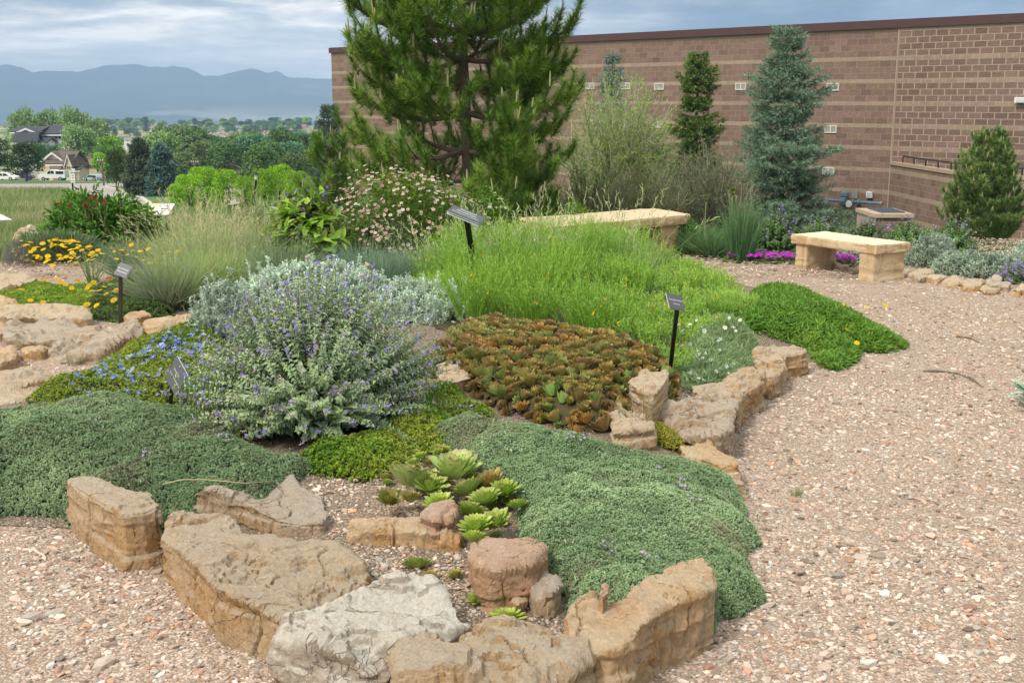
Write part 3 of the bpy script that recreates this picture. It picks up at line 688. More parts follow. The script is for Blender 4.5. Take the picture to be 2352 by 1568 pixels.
def window_well():
    Y = 32.6; zt = float(P(2050, 484, Y)[2]); c0 = P(1988, 484, Y)[0]; c1 = P(2112, 498, Y-1.5)[0]
    t = thing('window_well', 'low brown block window well with a slate grey grating on top', 'window well', (.5*(c0+c1), Y, -2.0))
    A = np.array([c0, Y-.9]); d = np.array([1., 0.0]); n = np.array([0., -1.]); Lx = c1-c0; Ly = 1.7
    ztop_keep = ZTOP
    b = MB(); block_face(b, A, d, n, 0, Lx, -2.4, zt-.1, .02, 0); b.build('wall', M_BLOCK, t)
    b = MB(); b.box((A[0]+Lx/2, A[1]+Ly/2+.0002, (zt-.1-2.4)/2), (Lx-.01, Ly, zt-.1+2.4)); b.build('mortar_core', M_MORTAR, t)
    b = MB(); b.box((A[0]+Lx/2, A[1]+Ly/2-.02, zt-.05), (Lx+.08, Ly+.1, .1)); b.build('rim', paint('well_rim', (.46, .35, .25), .9, .1, 4), t)
    b = MB(); b.box((A[0]+Lx*.56, A[1]+Ly/2, zt+.012), (Lx*.66, Ly*.72, .024))
    for k in range(14): b.box((A[0]+Lx*.56-Lx*.33+Lx*.66*(k+.5)/14, A[1]+Ly/2, zt+.03), (.02, Ly*.72, .014))
    b.build('grating', paint('slate_grating', (.085, .115, .14), .5, .15, 6), t)
window_well()
# ------------------------------------------------------------------ rough stone from an outline
def stone_mesh(name, top, bot, voxel, disp, smooth_it=6, seed=0, crack=.012, strata=.006, chips=2):
    """top / bot: lists of world points (same length). Returns mesh in world coords"""
    bm = bmesh.new(); n = len(top)
    tv = [bm.verts.new(p) for p in top]; bv = [bm.verts.new(p) for p in bot]
    bm.faces.new(tv); bm.faces.new(bv[::-1])
    for i in range(n): bm.faces.new((tv[i], bv[i], bv[(i+1) % n], tv[(i+1) % n]))
    bmesh.ops.recalc_face_normals(bm, faces=bm.faces[:]); bmesh.ops.triangulate(bm, faces=bm.faces[:])
    me = bpy.data.meshes.new('tmp'); bm.to_mesh(me); bm.free()
    o = bpy.data.objects.new('tmp', me); COL.objects.link(o)
    md = o.modifiers.new('r', 'REMESH'); md.mode = 'VOXEL'; md.voxel_size = voxel
    if smooth_it:
        ms = o.modifiers.new('s', 'SMOOTH'); ms.factor = .5; ms.iterations = smooth_it
    dg = bpy.context.evaluated_depsgraph_get(); res = bpy.data.meshes.new_from_object(o.evaluated_get(dg))
    bpy.data.objects.remove(o); bpy.data.meshes.remove(me)
    k = len(res.vertices); co = np.empty(k*3, np.float32); res.vertices.foreach_get('co', co); co = co.reshape(-1, 3).astype(float)
    st = np.random.default_rng(seed+100); cc = co.mean(0)
    for _ in range(chips):      # broken facets
        a = st.uniform(0, 6.283); e = st.uniform(.15, .95); nn = np.array([math.cos(a)*math.cos(e), math.sin(a)*math.cos(e), math.sin(e)]); q = (co-cc)@nn; off = np.quantile(q, st.uniform(.985, .998)); co -= nn*np.maximum(0, q-off)[:, None]
    res.vertices.foreach_set('co', co.astype(np.float32).ravel()); res.update()
    no = np.empty(k*3, np.float32); res.vertices.foreach_get('normal', no); no = no.reshape(-1, 3).astype(float)
    sd = seed*3.7
    d = disp*1.3*fbm(co*np.array([5, 5, 7])+sd, 4)+disp*.55*fbm(co*18+sd, 3)
    rg = np.abs(fbm(co*np.array([2.6, 2.6, 1.2])+sd*2+5, 3)); d -= crack*np.clip(1-rg/.022, 0, 1)
    fl = fbm(co*np.array([13, 13, 2.0])+sd*.7, 3); d += (.010*np.minimum(0, fl)-.011*np.clip(1-np.abs(fl-.05)/.035, 0, 1))*(1-np.abs(no[:, 2]))*(crack > 0); d += .45*disp*np.abs(fbm(co*40+sd, 2))+.0022*fbm(co*85+sd, 2)
    lay = fbm(co*np.array([2.2, 2.2, 15])+sd, 3); d += 1.1*strata*np.clip(lay*9, -1, 1)*(1-np.abs(no[:, 2]))
    led = fbm(co*np.array([3.6, 3.6, 1])+sd*1.3, 5)
    for lv_, am in ((-.12, 1.1), (.05, 1.5), (.18, 1.1)): d += am*strata*np.clip((led-lv_)/.016, 0, 1)*np.clip(no[:, 2], 0, 1)*1.5*(crack > 0)
    co += no*d[:, None]
    res.vertices.foreach_set('co', co.astype(np.float32).ravel()); res.name = name
    res.polygons.foreach_set('use_smooth', np.ones(len(res.polygons), bool)); res.update(); res.set_sharp_from_angle(angle=R(34))
    return res, co
NSTONE = [0]
def stone(name, label, px, zt, mat, group=None, zb=None, flare=.04, disp=.012, voxel=.0078, cat='rock', crack=.020, strata=.007, botpx=None, sm=0):
    """an edging rock: px outline of its top face; zt its height (or a per-point list); the sides go down into the ground"""
    NSTONE[0] += 1
    zs = zt if hasattr(zt, '__len__') else [zt]*len(px)
    top = [Vector([float(v) for v in G(p[0], p[1], z)]) for p, z in zip(px, zs)]
    c = sum(top, Vector())/len(top)
    bz = -.06 if zb is None else zb
    bot = []
    for t in top:
        d = Vector((t.x-c.x, t.y-c.y, 0)); L = d.length; q = Vector((t.x, t.y, 0))+(d/L*flare if L > 1e-4 else d); bot.append(Vector((q.x, q.y, bz)))
    me, co = stone_mesh(name, top, bot, voxel, disp, sm, NSTONE[0], crack, strata)
    off = np.array([c.x, c.y, co[:, 2].min()]); co = co-off; me.vertices.foreach_set('co', co.astype(np.float32).ravel()); me.update()
    o = link(name, me, mat, None, tuple(off)); tag(o, label, cat, group); return o
RG = 'edging rocks round the planting bed'
stone('edging_rock', 'upright tan slab with a lichen crust holding the left thyme carpet', [(156, 1097), (190, 1091), (220, 1094), (249, 1104), (268, 1116), (344, 1136), (368, 1164), (330, 1176), (283, 1180), (227, 1150), (178, 1120)], .26, S_LICHEN, RG, disp=.012, flare=.02)
stone('edging_rock', 'largest brown slab in front, with white lichen flecks along its ridge', [(374, 1229), (389, 1207), (429, 1180), (482, 1170), (538, 1192), (558, 1219), (620, 1240), (672, 1253), (749, 1247), (800, 1282), (850, 1325), (845, 1345), (749, 1389), (690, 1420), (645, 1432), (579, 1396), (510, 1366), (450, 1300), (400, 1258)], [.20, .21, .22, .22, .21, .19, .18, .17, .16, .15, .13, .13, .14, .15, .16, .18, .19, .19, .19], S_LICHEN, RG, flare=.03, disp=.014)
stone('edging_rock', 'broad white limestone boulder between the brown slabs in front', [(642, 1466), (664, 1436), (740, 1389), (850, 1343), (930, 1325), (985, 1330), (1012, 1352), (1048, 1400), (1082, 1446), (1030, 1472), (930, 1490), (880, 1520), (800, 1512), (700, 1490)], [.17, .18, .2, .21, .21, .2, .18, .16, .13, .14, .15, .16, .18, .17], S_WHITE, RG, flare=.05, disp=.022, strata=.010)
stone('edging_rock', 'lichen stained brown slab at the bottom edge beside the white boulder', [(905, 1530), (912, 1508), (950, 1494), (985, 1490), (1024, 1489), (1068, 1470), (1143, 1450), (1187, 1434), (1230, 1433), (1258, 1450), (1282, 1483), (1336, 1496), (1342, 1533), (1300, 1560), (1250, 1600), (1050, 1640), (925, 1600)], [.17, .18, .18, .17, .17, .18, .19, .2, .2, .19, .17, .17, .17, .17, .17, .17, .17], S_LICHEN, RG, flare=.02, disp=.020, strata=.012)
stone('edging_rock', 'long tan block with a clean front face below the right thyme carpet', [(1286, 1470), (1290, 1438), (1312, 1392), (1336, 1370), (1367, 1366), (1379, 1388), (1419, 1386), (1461, 1362), (1524, 1323), (1580, 1301), (1615, 1299), (1630, 1318), (1637, 1356), (1600, 1375), (1548, 1392), (1465, 1440), (1450, 1470), (1409, 1486), (1353, 1482)], .24, S_ORANGE, RG, flare=.01, disp=.012)
stone('edging_rock', 'dark wedge of brown rock lying behind the largest slab', [(445, 1117), (469, 1103), (560, 1130), (600, 1140), (636, 1092), (655, 1066), (690, 1116), (735, 1137), (758, 1196), (735, 1204), (690, 1203), (640, 1195), (560, 1157), (490, 1132)], [.24, .24, .2, .18, .22, .24, .2, .19, .17, .17, .17, .18, .2, .23], S_GREY, RG, flare=.02, disp=.012)
stone('edging_rock', 'yellow tan block with a flat front face below the green houseleeks', [(806, 1222), (816, 1213), (889, 1206), (929, 1197), (972, 1202), (1016, 1205), (1048, 1204), (1062, 1226), (1050, 1238), (1012, 1236), (949, 1229), (870, 1228)], .17, S_ORANGE, RG, flare=.02, disp=.012)
stone('edging_rock', 'small pinkish stone perched on the flat fronted block', [(972, 1194), (985, 1180), (1005, 1170), (1038, 1167), (1047, 1184), (1036, 1198), (1000, 1205)], .23, S_PINK, RG, zb=.10, flare=.0, voxel=.008, disp=.009)
stone('edging_rock', 'low tan slab lying behind the flat fronted block', [(812, 1177), (860, 1170), (945, 1176), (968, 1189), (945, 1199), (880, 1203), (820, 1202)], .13, S_TAN, RG, flare=.02, voxel=.010)
stone('edging_rock', 'squarish pinkish boulder with a cracked top beside the right thyme carpet', [(1078, 1283), (1091, 1259), (1123, 1245), (1163, 1252), (1211, 1247), (1250, 1257), (1246, 1281), (1220, 1303), (1173, 1310), (1135, 1316), (1095, 1305)], .21, S_PINK, RG, flare=.02, disp=.014)
stone('edging_rock', 'small brown rock tucked right of the pinkish boulder', [(1220, 1345), (1245, 1327), (1275, 1337), (1284, 1352), (1265, 1366), (1232, 1365)], .13, S_GREY, RG, flare=.01, voxel=.009, disp=.009)
stone('edging_rock', 'fist sized tan stone at the foot of the pinkish boulder', [(1172, 1366), (1190, 1358), (1208, 1366), (1210, 1380), (1190, 1388), (1174, 1384)], .09, S_ORANGE, RG, flare=.0, voxel=.007, disp=.007)
stone('edging_rock', 'little pointed stone lying on the long tan block', [(1372, 1362), (1380, 1345), (1396, 1340), (1400, 1358), (1386, 1370)], .31, S_PINK, RG, zb=.22, flare=.0, voxel=.007, disp=.006)
stone('edging_rock', 'round brown stone beside the yellow green stonecrop', [(826, 1108), (834, 1094), (852, 1090), (868, 1098), (870, 1112), (852, 1120), (834, 1118)], .15, S_ORANGE, RG, flare=.0, voxel=.008, disp=.006, zb=.02)
RGR = 'edging rocks along the gravel path'
stone('edging_rock', 'orange edged slab lowest beside the gravel path', [(1560, 1022), (1611, 1017), (1669, 1039), (1697, 1052), (1696, 1070), (1658, 1068), (1625, 1060), (1580, 1045)], .13, S_ORANGE, RGR, flare=.04, strata=.010)
stone('edging_rock', 'pale flat stone half covered by the right thyme carpet', [(1640, 1080), (1677, 1081), (1697, 1098), (1716, 1114), (1690, 1112), (1655, 1100)], .08, S_PALE, RGR, flare=.03)
stone('edging_rock', 'hollowed grey slab holding gravel beside the path', [(1507, 948), (1540, 928), (1581, 913), (1636, 908), (1688, 919), (1684, 941), (1676, 965), (1676, 996), (1650, 1010), (1608, 1015), (1567, 999), (1529, 982)], [.15, .17, .18, .19, .2, .19, .17, .17, .16, .14, .13, .13], S_GREY, RGR, flare=.02, disp=.022, strata=.012)
stone('edging_rock', 'long thin topped tan slab before the white flowers', [(1590, 888), (1635, 880), (1677, 874), (1732, 857), (1754, 862), (1750, 876), (1704, 903), (1696, 921), (1650, 918), (1612, 912)], .2, S_TAN, RGR, flare=.02, strata=.010)
stone('edging_rock', 'yellowish ledge right of the white flowers', [(1725, 822), (1745, 806), (1775, 812), (1803, 830), (1806, 845), (1786, 858), (1768, 863), (1742, 850)], .17, S_TAN, RGR, flare=.02, strata=.010)
stone('edging_rock', 'squared brown block at the corner of the leafy ground cover', [(1755, 797), (1776, 791), (1815, 796), (1853, 804), (1850, 811), (1800, 824), (1762, 810)], .17, S_TAN, RGR, flare=.02)
stone('edging_rock', 'pale upright stone beside the sign in the houseleeks', [(1444, 878), (1479, 858), (1531, 856), (1533, 868), (1510, 900), (1499, 908), (1466, 896)], .34, S_PALE, RGR, zb=.05, flare=-.01)
stone('edging_rock', 'pale grey slab between houseleeks and thyme', [(1392, 945), (1408, 930), (1430, 937), (1457, 949), (1501, 974), (1498, 990), (1446, 1000), (1410, 998)], .24, S_PALE, RGR, zb=.05, flare=.03)
stone('edging_rock', 'pale stone peeping out between catmint and houseleeks', [(1003, 840), (1025, 833), (1068, 844), (1081, 866), (1045, 878), (1006, 872)], .3, S_PALE, RGR, zb=.08, flare=.02)
RGL = 'flat stones round the gravel patch'
for px, z, mat, lab in (
    ([(-60, 646), (30, 634), (62, 637), (84, 645), (40, 660), (-60, 670)], .09, S_TAN, 'low tan stone at the edge of the yellow daisies'),
    ([(-80, 680), (0, 684), (24, 695), (58, 708), (52, 714), (0, 718), (-80, 718)], .14, S_ORANGE, 'rust orange slab left of the yellow flowered mat'),
    ([(-20, 726), (13, 714), (54, 710), (140, 706), (196, 712), (209, 723), (202, 729), (140, 730), (82, 730), (28, 736), (-10, 730)], .10, S_PALE, 'long pale slab in front of the yellow flowered mat'),
    ([(8, 760), (30, 740), (90, 735), (146, 739), (172, 753), (187, 765), (183, 776), (129, 779), (65, 787), (17, 786)], .06, S_GREY, 'broad flat grey stone in the gravel patch'),
    ([(-40, 803), (0, 801), (28, 802), (43, 813), (32, 828), (0, 839), (-40, 839)], .06, S_ORANGE, 'flat orange stone at the left of the gravel patch'),
    ([(52, 806), (80, 800), (106, 806), (95, 815), (60, 817)], .04, S_ORANGE, 'small sunken orange stone in the gravel patch'),
    ([(-60, 870), (0, 867), (43, 856), (93, 854), (131, 862), (120, 872), (95, 882), (43, 896), (0, 900), (-60, 902)], .10, S_TAN, 'layered tan slab below the gravel patch'),
    ([(-60, 925), (0, 908), (50, 899), (92, 900), (100, 912), (60, 930), (10, 946), (-60, 950)], .06, S_PALE, 'lowest pale slab beside the left thyme carpet'),
    ([(-30, 752), (2, 748), (11, 757), (5, 767), (-30, 770)], .06, S_ORANGE, 'small orange stone beside the broad flat grey stone'),
    ([(284, 724), (300, 717), (330, 713), (347, 721), (320, 730), (296, 733)], .12, S_ORANGE, 'thin orange stone behind the small grey sign post'),
    ([(331, 748), (364, 740), (407, 728), (448, 720), (456, 724), (446, 740), (430, 748), (407, 748), (368, 765), (349, 772), (336, 765)], .17, S_ORANGE, 'ragged orange block left of the silver bush')):
    stone('flat_stone', lab, px, z, mat, RGL, flare=.02, voxel=.018, disp=.014, cat='rock', strata=.010)
stone('flat_stone', 'dark twisted slab with cracked layers beside the blue flowers', [(119, 820), (151, 792), (194, 770), (237, 771), (278, 748), (308, 735), (318, 744), (333, 753), (327, 768), (290, 790), (258, 806), (226, 817), (172, 830), (133, 828)], [.03, .05, .08, .10, .16, .22, .24, .22, .18, .12, .08, .06, .03, .03], S_GREY, RGL, flare=.02, voxel=.016, disp=.022, strata=.016)
stone('boulder', 'pale weathered boulder behind the yellow daisies', [(38, 545), (45, 535), (70, 532), (90, 535), (97, 545), (75, 553), (47, 553)], .24, S_PALE, None, zb=-.1, flare=.10, voxel=.03, disp=.03, sm=8, strata=.02)
RGF = 'low edging stones of the far bed'
for px, z, mat, lab in (
    ([(2082, 628), (2110, 621), (2146, 622), (2142, 631), (2105, 635)], .08, S_PALE, 'pale flat edging stone nearest the right bench'),
    ([(2098, 640), (2125, 634), (2130, 640), (2112, 645)], .06, S_GREY, 'small dark edging stone near the right bench'),
    ([(2128, 639), (2160, 634), (2172, 640), (2150, 645)], .07, S_PALE, 'thin pale edging stone second along the far bed'),
    ([(2164, 646), (2190, 637), (2214, 643), (2205, 653), (2180, 652)], .08, S_TAN, 'brown edging stone under the silver border'),
    ([(2205, 652), (2240, 645), (2262, 650), (2250, 660), (2215, 659)], .09, S_TAN, 'long brown edging stone in the middle of the far bed'),
    ([(2255, 662), (2290, 652), (2300, 660), (2285, 668), (2262, 668)], .08, S_TAN, 'brown edging stone beside the grey cobbles'),
    ([(2266, 648), (2285, 637), (2302, 641), (2300, 654), (2275, 656)], .13, S_GREY, 'rounded grey cobble in the far bed edge'),
    ([(2296, 650), (2312, 644), (2322, 650), (2318, 658), (2300, 658)], .11, S_GREY, 'smaller rounded grey cobble in the far bed edge'),
    ([(2325, 664), (2350, 654), (2400, 656), (2400, 668), (2340, 670)], .10, S_PALE, 'pale edging stone at the end of the far bed'),
    ([(1914, 609), (1930, 604), (1952, 607), (1948, 613), (1925, 615)], .06, S_PALE, 'pale flat stone behind the right bench')):
    stone('edging_stone', lab, px, z*.6, mat, RGF, flare=.02, voxel=.018, disp=.014)
# ------------------------------------------------------------------ benches
def bench(label, tops, z, thick, mat, legs):
    A, B, C, D = [Vector([float(v) for v in G(p[0], p[1], z)]) for p in tops]     # ring round the top
    c = (A+B+C+D)/4; t = thing('stone_bench', label, 'bench', (c.x, c.y, 0), 'stone benches')
    dz = Vector((0, 0, thick)); me, co = stone_mesh('seat', [A, B, C, D], [p-dz for p in (A, B, C, D)], .014, .006, 1, 40+int(A.x*7), .0, .004, 0)
    me.vertices.foreach_set('co', (co-np.array(t.location)).astype(np.float32).ravel()); link('seat', me, mat, t)
    for (f0, f1, s0, s1) in legs:     # fractions along A->D and A->B
        def at(f, s): return A+(D-A)*f+(B-A)*s+((C-D)-(B-A))*f*s
        q = [at(f0, s0), at(f0, s1), at(f1, s1), at(f1, s0)]
        top = [Vector((p.x, p.y, z-thick+.01)) for p in q]; bot = [Vector((p.x, p.y, -.12)) for p in q]
        me, co = stone_mesh('leg', top, bot, .016, .005, 0, 50+int(f0*9), .0, .004, 0)
        me.vertices.foreach_set('co', (co-np.array(t.location)).astype(np.float32).ravel()); link('leg', me, mat, t)
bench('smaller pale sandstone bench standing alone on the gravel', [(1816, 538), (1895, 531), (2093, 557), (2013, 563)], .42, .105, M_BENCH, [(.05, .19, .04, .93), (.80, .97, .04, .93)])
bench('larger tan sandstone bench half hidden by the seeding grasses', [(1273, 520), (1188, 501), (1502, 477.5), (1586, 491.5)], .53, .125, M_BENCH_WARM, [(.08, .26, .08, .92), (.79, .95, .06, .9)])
# ------------------------------------------------------------------ signs
def lettering(parent, lines, o, ex, ey, nrm, W, Hh, size_fr, mat=M_LETTER):
    """flat text on a panel: o top-left corner, ex to the right, ey down"""
    for txt, cy, fr in lines:
        cu_ = bpy.data.curves.new('txt', 'FONT'); cu_.body = txt; cu_.align_x = 'CENTER'; cu_.align_y = 'CENTER'; cu_.size = 1
        ob = bpy.data.objects.new('txt', cu_); COL.objects.link(ob); bpy.context.view_layer.update()
        me = bpy.data.meshes.new_from_object(ob.evaluated_get(bpy.context.evaluated_depsgraph_get())); bpy.data.objects.remove(ob)
        co = np.array([v.co[:] for v in me.vertices]); wd = np.ptp(co[:, 0]); sx = W*fr/wd; sy = min(sx*1.25, Hh*size_fr/.72)
        p = np.asarray(o)[None]+np.asarray(ex)*(W/2+co[:, :1]*sx)+np.asarray(ey)*(Hh*cy-co[:, 1:2]*sy)+np.asarray(nrm)*.0035
        p -= np.array(parent.location)
        me.vertices.foreach_set('co', p.astype(np.float32).ravel()); me.update(); link('lettering', me, mat, parent)
def sign(label, corners, Y, lines, base_px, post_top, post_r, group, tiers=1, thick=.008, name='plant_sign', cat='sign', pz=None, plate=M_GREYPLATE, size_fr=.2, square=True):
    """corners TL, TR, BR, BL as (px, py, extra depth in px)"""
    k = Y/FP
    c3 = [np.array(P(p[0], p[1], Y+p[2]*k)) for p in corners]
    TL, TR, BR, BL = c3; ex = norm(TR-TL+BR-BL); ey = BL-TL+BR-TR; ey = norm(ey-ex*np.dot(ex, ey)); n = np.cross(ey, ex); n = norm(n)
    mid = (TL+TR+BR+BL)/4
    if np.dot(n, np.array([0, 0, CAMH])-mid) < 0: n = -n
    W = .5*(np.linalg.norm(TR-TL)+np.linalg.norm(BR-BL)); Hh = .5*(np.linalg.norm(BL-TL)+np.linalg.norm(BR-TR))
    o = mid-ex*W/2-ey*Hh/2
    base = Gb(*base_px) if pz is None else Vector(tuple(float(v) for v in pz))
    t = thing(name, label, cat, base, group)
    def panel(off, th, mat, nm, gr=0.0, par=t):
        b = MB(); r = min(W, Hh)*.06; pts = []
        for (x, y, a0) in ((W+gr-r, r-gr, -90), (W+gr-r, Hh+gr-r, 0), (r-gr, Hh+gr-r, 90), (r-gr, r-gr, 180)):
            for a in (0, 30, 60, 90): pts.append((x+r*math.cos(R(a0+a)), y+r*math.sin(R(a0+a))))
        b.prism(pts, o+n*off, ex, ey, n, -th, 0); ob = b.build(nm, mat, par); return ob
    panel(0, thick*.55, plate, 'panel'); panel(-thick*.55-.0006, thick*.45, M_ALU, 'backing', .0015)
    if tiers > 1: panel(-thick-.014, .006, M_ALU, 'bracket_plate', .001)
    tp = np.array(P(post_top[0], post_top[1], Y)) ; tp = mid-n*(thick+.012)+ey*Hh*.12 if post_top[0] is None else tp
    b = MB(); bp = np.array(base); d = norm(tp-bp); sd = norm(np.cross(d, np.array([0, 1, 0]))); fw = np.cross(sd, d)
    v = [bp-d*.06-sd*post_r-fw*post_r, bp-d*.06+sd*post_r-fw*post_r, bp-d*.06+sd*post_r+fw*post_r, bp-d*.06-sd*post_r+fw*post_r]
    v += [q+(tp-bp)+d*.06 for q in v]; b.hexa(v); b.build('post', M_BLACK, t)
    lettering(t, lines, o, ex, ey, n, W, Hh, size_fr) if lines else None
    return t, o, ex, ey, n, W, Hh
SG = 'small grey plant labels on black stakes'
sign('grey diamond tilted plant label in the left thyme carpet', [(407, 821, 0), (431, 867, -55), (403, 909, -31), (379, 864, 24)], 6.45, [('Wooly Thyme', .36, .56), ('Thymus pseudolanuginosus', .60, .86)], (388, 962), (397, 880), .009, SG)
sign('small grey plant label standing at the edge of the gravel patch', [(276, 602.7, 14), (304.4, 611.8, 0), (288.4, 639, -14), (261.2, 627.8, 0)], 9.9, [('Blue Oat Grass', .42, .82), ('Helictotrichon', .66, .78)], (277, 742), (277, 630), .013, SG)
sign('dark grey plant label in front of the white flowers', [(1530, 672, 0), (1564.6, 679, 25), (1574, 713.2, 2), (1540, 706, -23)], 7.5, [('Evergreen Sedum', .42, .86), ('Sedum sp.', .68, .44)], (1538, 856), (1556, 702), .013, SG)
sign('tall black post label with a grey slanting plate among the yellow flowered penstemon', [(1041.8, 471.1, 16), (1116, 499.2, 0), (1101, 513.2, -45), (1027.8, 482.7, -29)], 10.6, [('Pineleaf', .25, .5), ('Penstemon', .5, .6), ('Penstemon pinifolius', .76, .8)], (1095, 655), (1072, 500), .026, None, tiers=2, thick=.012)
def info_sign(label, corners, Y, base_px, emblem=True, pz=None):
    t, o, ex, ey, n, W, Hh = sign(label, corners, Y, None, base_px, (None, None), .025, None, plate=M_WHITE, thick=.016, name='information_sign', pz=pz)
    if emblem:
        b = MB(); f = lambda x, y, e=.0032: o+ex*W*x+ey*Hh*y+n*e
        b.poly([f(.05, .06), f(.38, .06), f(.38, .94), f(.05, .94)]); b.build('yellow_field', paint('yellow_print', (.75, .50, .06), .5, .1, 20), t)
        b = MB(); a = np.linspace(0, 2*math.pi, 20)[:-1]; b.poly([o+ex*(W*.24+Hh*.24*math.cos(q))+ey*(Hh*.45+Hh*.24*math.sin(q))+n*.0045 for q in a]); b.build('round_emblem', M_WHITE, t)
        gr = paint('grey_print', (.16, .18, .20), .6, .1, 30)
        for (x0, x1, y, h) in ((.62, .74, .2, .05), (.53, .60, .40, .13), (.605, .70, .41, .1), (.71, .82, .40, .12), (.56, .78, .6, .05)):
            b = MB(); b.poly([f(x0, y), f(x1, y), f(x1, y+h), f(x0, y+h)]); b.build('lettering', gr, t)
        b = MB(); b.poly([o+ex*(W*.68+Hh*.10*math.cos(q))+ey*(Hh*.78+Hh*.10*math.sin(q))+n*.0034 for q in a]); b.build('small_emblem', paint('tan_print', (.55, .42, .28), .6, .1), t)
    return t
info_sign('white information sign with a yellow corner behind the green leafy bush', [(347, 468, 12), (397, 468, 0), (391, 493, -35), (341, 493, -23)], 16.3, (372, 540), pz=on(372, 16.2))
info_sign('white edged information board cut by the left picture border', [(-70, 463, 20), (2, 497, 0), (27, 513, -25), (-45, 480, -5)], 13.0, (-30, 560), False, pz=on(-30, 12.9))
sign('little blank grey plant label beside the red flowered bush', [(112, 511, 10), (126, 511, 6), (124, 520, -6), (109, 520, -2)], 15.6, None, (117, 548), (117, 515), .012, None, pz=on(117, 15.6))
# road sign down on the meadow
def road_sign():
    g = GT(168.5, 455, 20); Y = g.y; t = thing('road_sign', 'two white notice plates on a dark post in the meadow', 'sign', g)
    top = P(164.5, 388, Y); b = MB(); b.tubes([[g-Vector((0, 0, .1)), Vector(top)]], .032, 6); b.build('post', M_BLACK, t)
    red = paint('dark_red_print', (.25, .05, .05), .6, .1); gy = paint('notice_grey', (.32, .30, .32), .6, .1)
    for (x0, x1, y0, y1, rows) in ((161.5, 173.0, 398.5, 420, ((.22, .3, .75), (.46, .3, .78), (.80, .2, .8))), (163, 172.5, 387.5, 396.5, ((.28, .1, .2), (.66, .1, .85)))):
        a, c = P(x0, y0, Y-.04), P(x1, y1, Y-.04); b = MB(); b.box((.5*(a[0]+c[0]), Y-.04, .5*(a[2]+c[2])), (c[0]-a[0], .02, a[2]-c[2]))
        p = b.build('plate', M_WHITE, t); p.location = (0, 0, 0)
        for (fy, l, r_) in rows:
            b = MB(); zc = a[2]+(c[2]-a[2])*fy; xa = a[0]+(c[0]-a[0])*l; xb = a[0]+(c[0]-a[0])*r_; h = abs(c[2]-a[2])*.045
            b.add([(xa, Y-.054, zc-h), (xb, Y-.054, zc-h), (xb, Y-.054, zc+h), (xa, Y-.054, zc+h)], [(0, 1, 2, 3)])
            me = b.mesh('lettering', t.location); link('lettering', me, red if r_ < .5 else gy, p)
road_sign()
# ------------------------------------------------------------------ flowers as parts
def flower_parts(root, name, T, Nn, scale, variants, mat, maxn=100):
    """variants: list of (V, F, C). The largest-showing ones become parts, the rest one part of kind stuff"""
    T = np.asarray(T, float); n = len(T)
    order = np.argsort(np.linalg.norm(T-np.array([0, 0, CAMH]), axis=1)); M = frame_from(Nn)*np.broadcast_to(scale, (n,))[:, None, None]
    mes = []
    for k, (V, F, C) in enumerate(variants):
        b = MB(); b.add(V, F, C); me = b.mesh(name); me.materials.append(mat); mes.append(me)
    pick = rng.integers(0, len(variants), n)
    for i in order[:maxn]:
        o = bpy.data.objects.new(name, mes[pick[i]]); COL.objects.link(o); o.parent = root
        m = Matrix([list(M[i][r])+[T[i][r]-root.location[r]] for r in range(3)]+[[0, 0, 0, 1]]); o.matrix_local = m
    rest = order[maxn:]
    if len(rest):
        b = MB()
        for k, (V, F, C) in enumerate(variants):
            s = rest[pick[rest] == k]
            if len(s): b.scatter(V, F, M[s], T[s], np.repeat(np.asarray(C)[None], len(s), 0))
        o = b.build(name+'s' if not name.endswith('s') else name, mat, root); o['kind'] = 'stuff'
def petal_flower(npet, r, w, col, ccol, lift=.15, cr=.25, lay=1, tipcol=None):
    """unit flower facing +z"""
    V = []; F = []; C = []; col = np.array(col); ccol = np.array(ccol); tc_ = col if tipcol is None else np.array(tipcol)
    for L in range(lay):
        for k in range(npet):
            a = 2*math.pi*(k+.5*L)/npet+rng.normal(0, .06); rr = r*(1-.22*L)*rng.uniform(.92, 1.06); d = np.array([math.cos(a), math.sin(a), 0]); s = np.array([-d[1], d[0], 0]); b = len(V)
            V += [d*r*cr*.5+[0, 0, .01+.03*L*r], d*rr*.6+s*w*.5+[0, 0, lift*r*.7], d*rr+[0, 0, lift*r], d*rr*.6-s*w*.5+[0, 0, lift*r*.7]]
            F += [(b, b+1, b+2), (b, b+2, b+3)]; C += [col*.85, col, tc_, col]
    b = len(V); m = 7
    for k in range(m): a = 2*math.pi*k/m; V.append([r*cr*math.cos(a), r*cr*math.sin(a), .02*r]); C.append(ccol)
    V.append([0, 0, r*cr*.7]); C.append(ccol*1.0)
    F += [(b+k, b+(k+1) % m, b+m) for k in range(m)]
    return np.array(V, float), np.array(F), np.array(C, float)
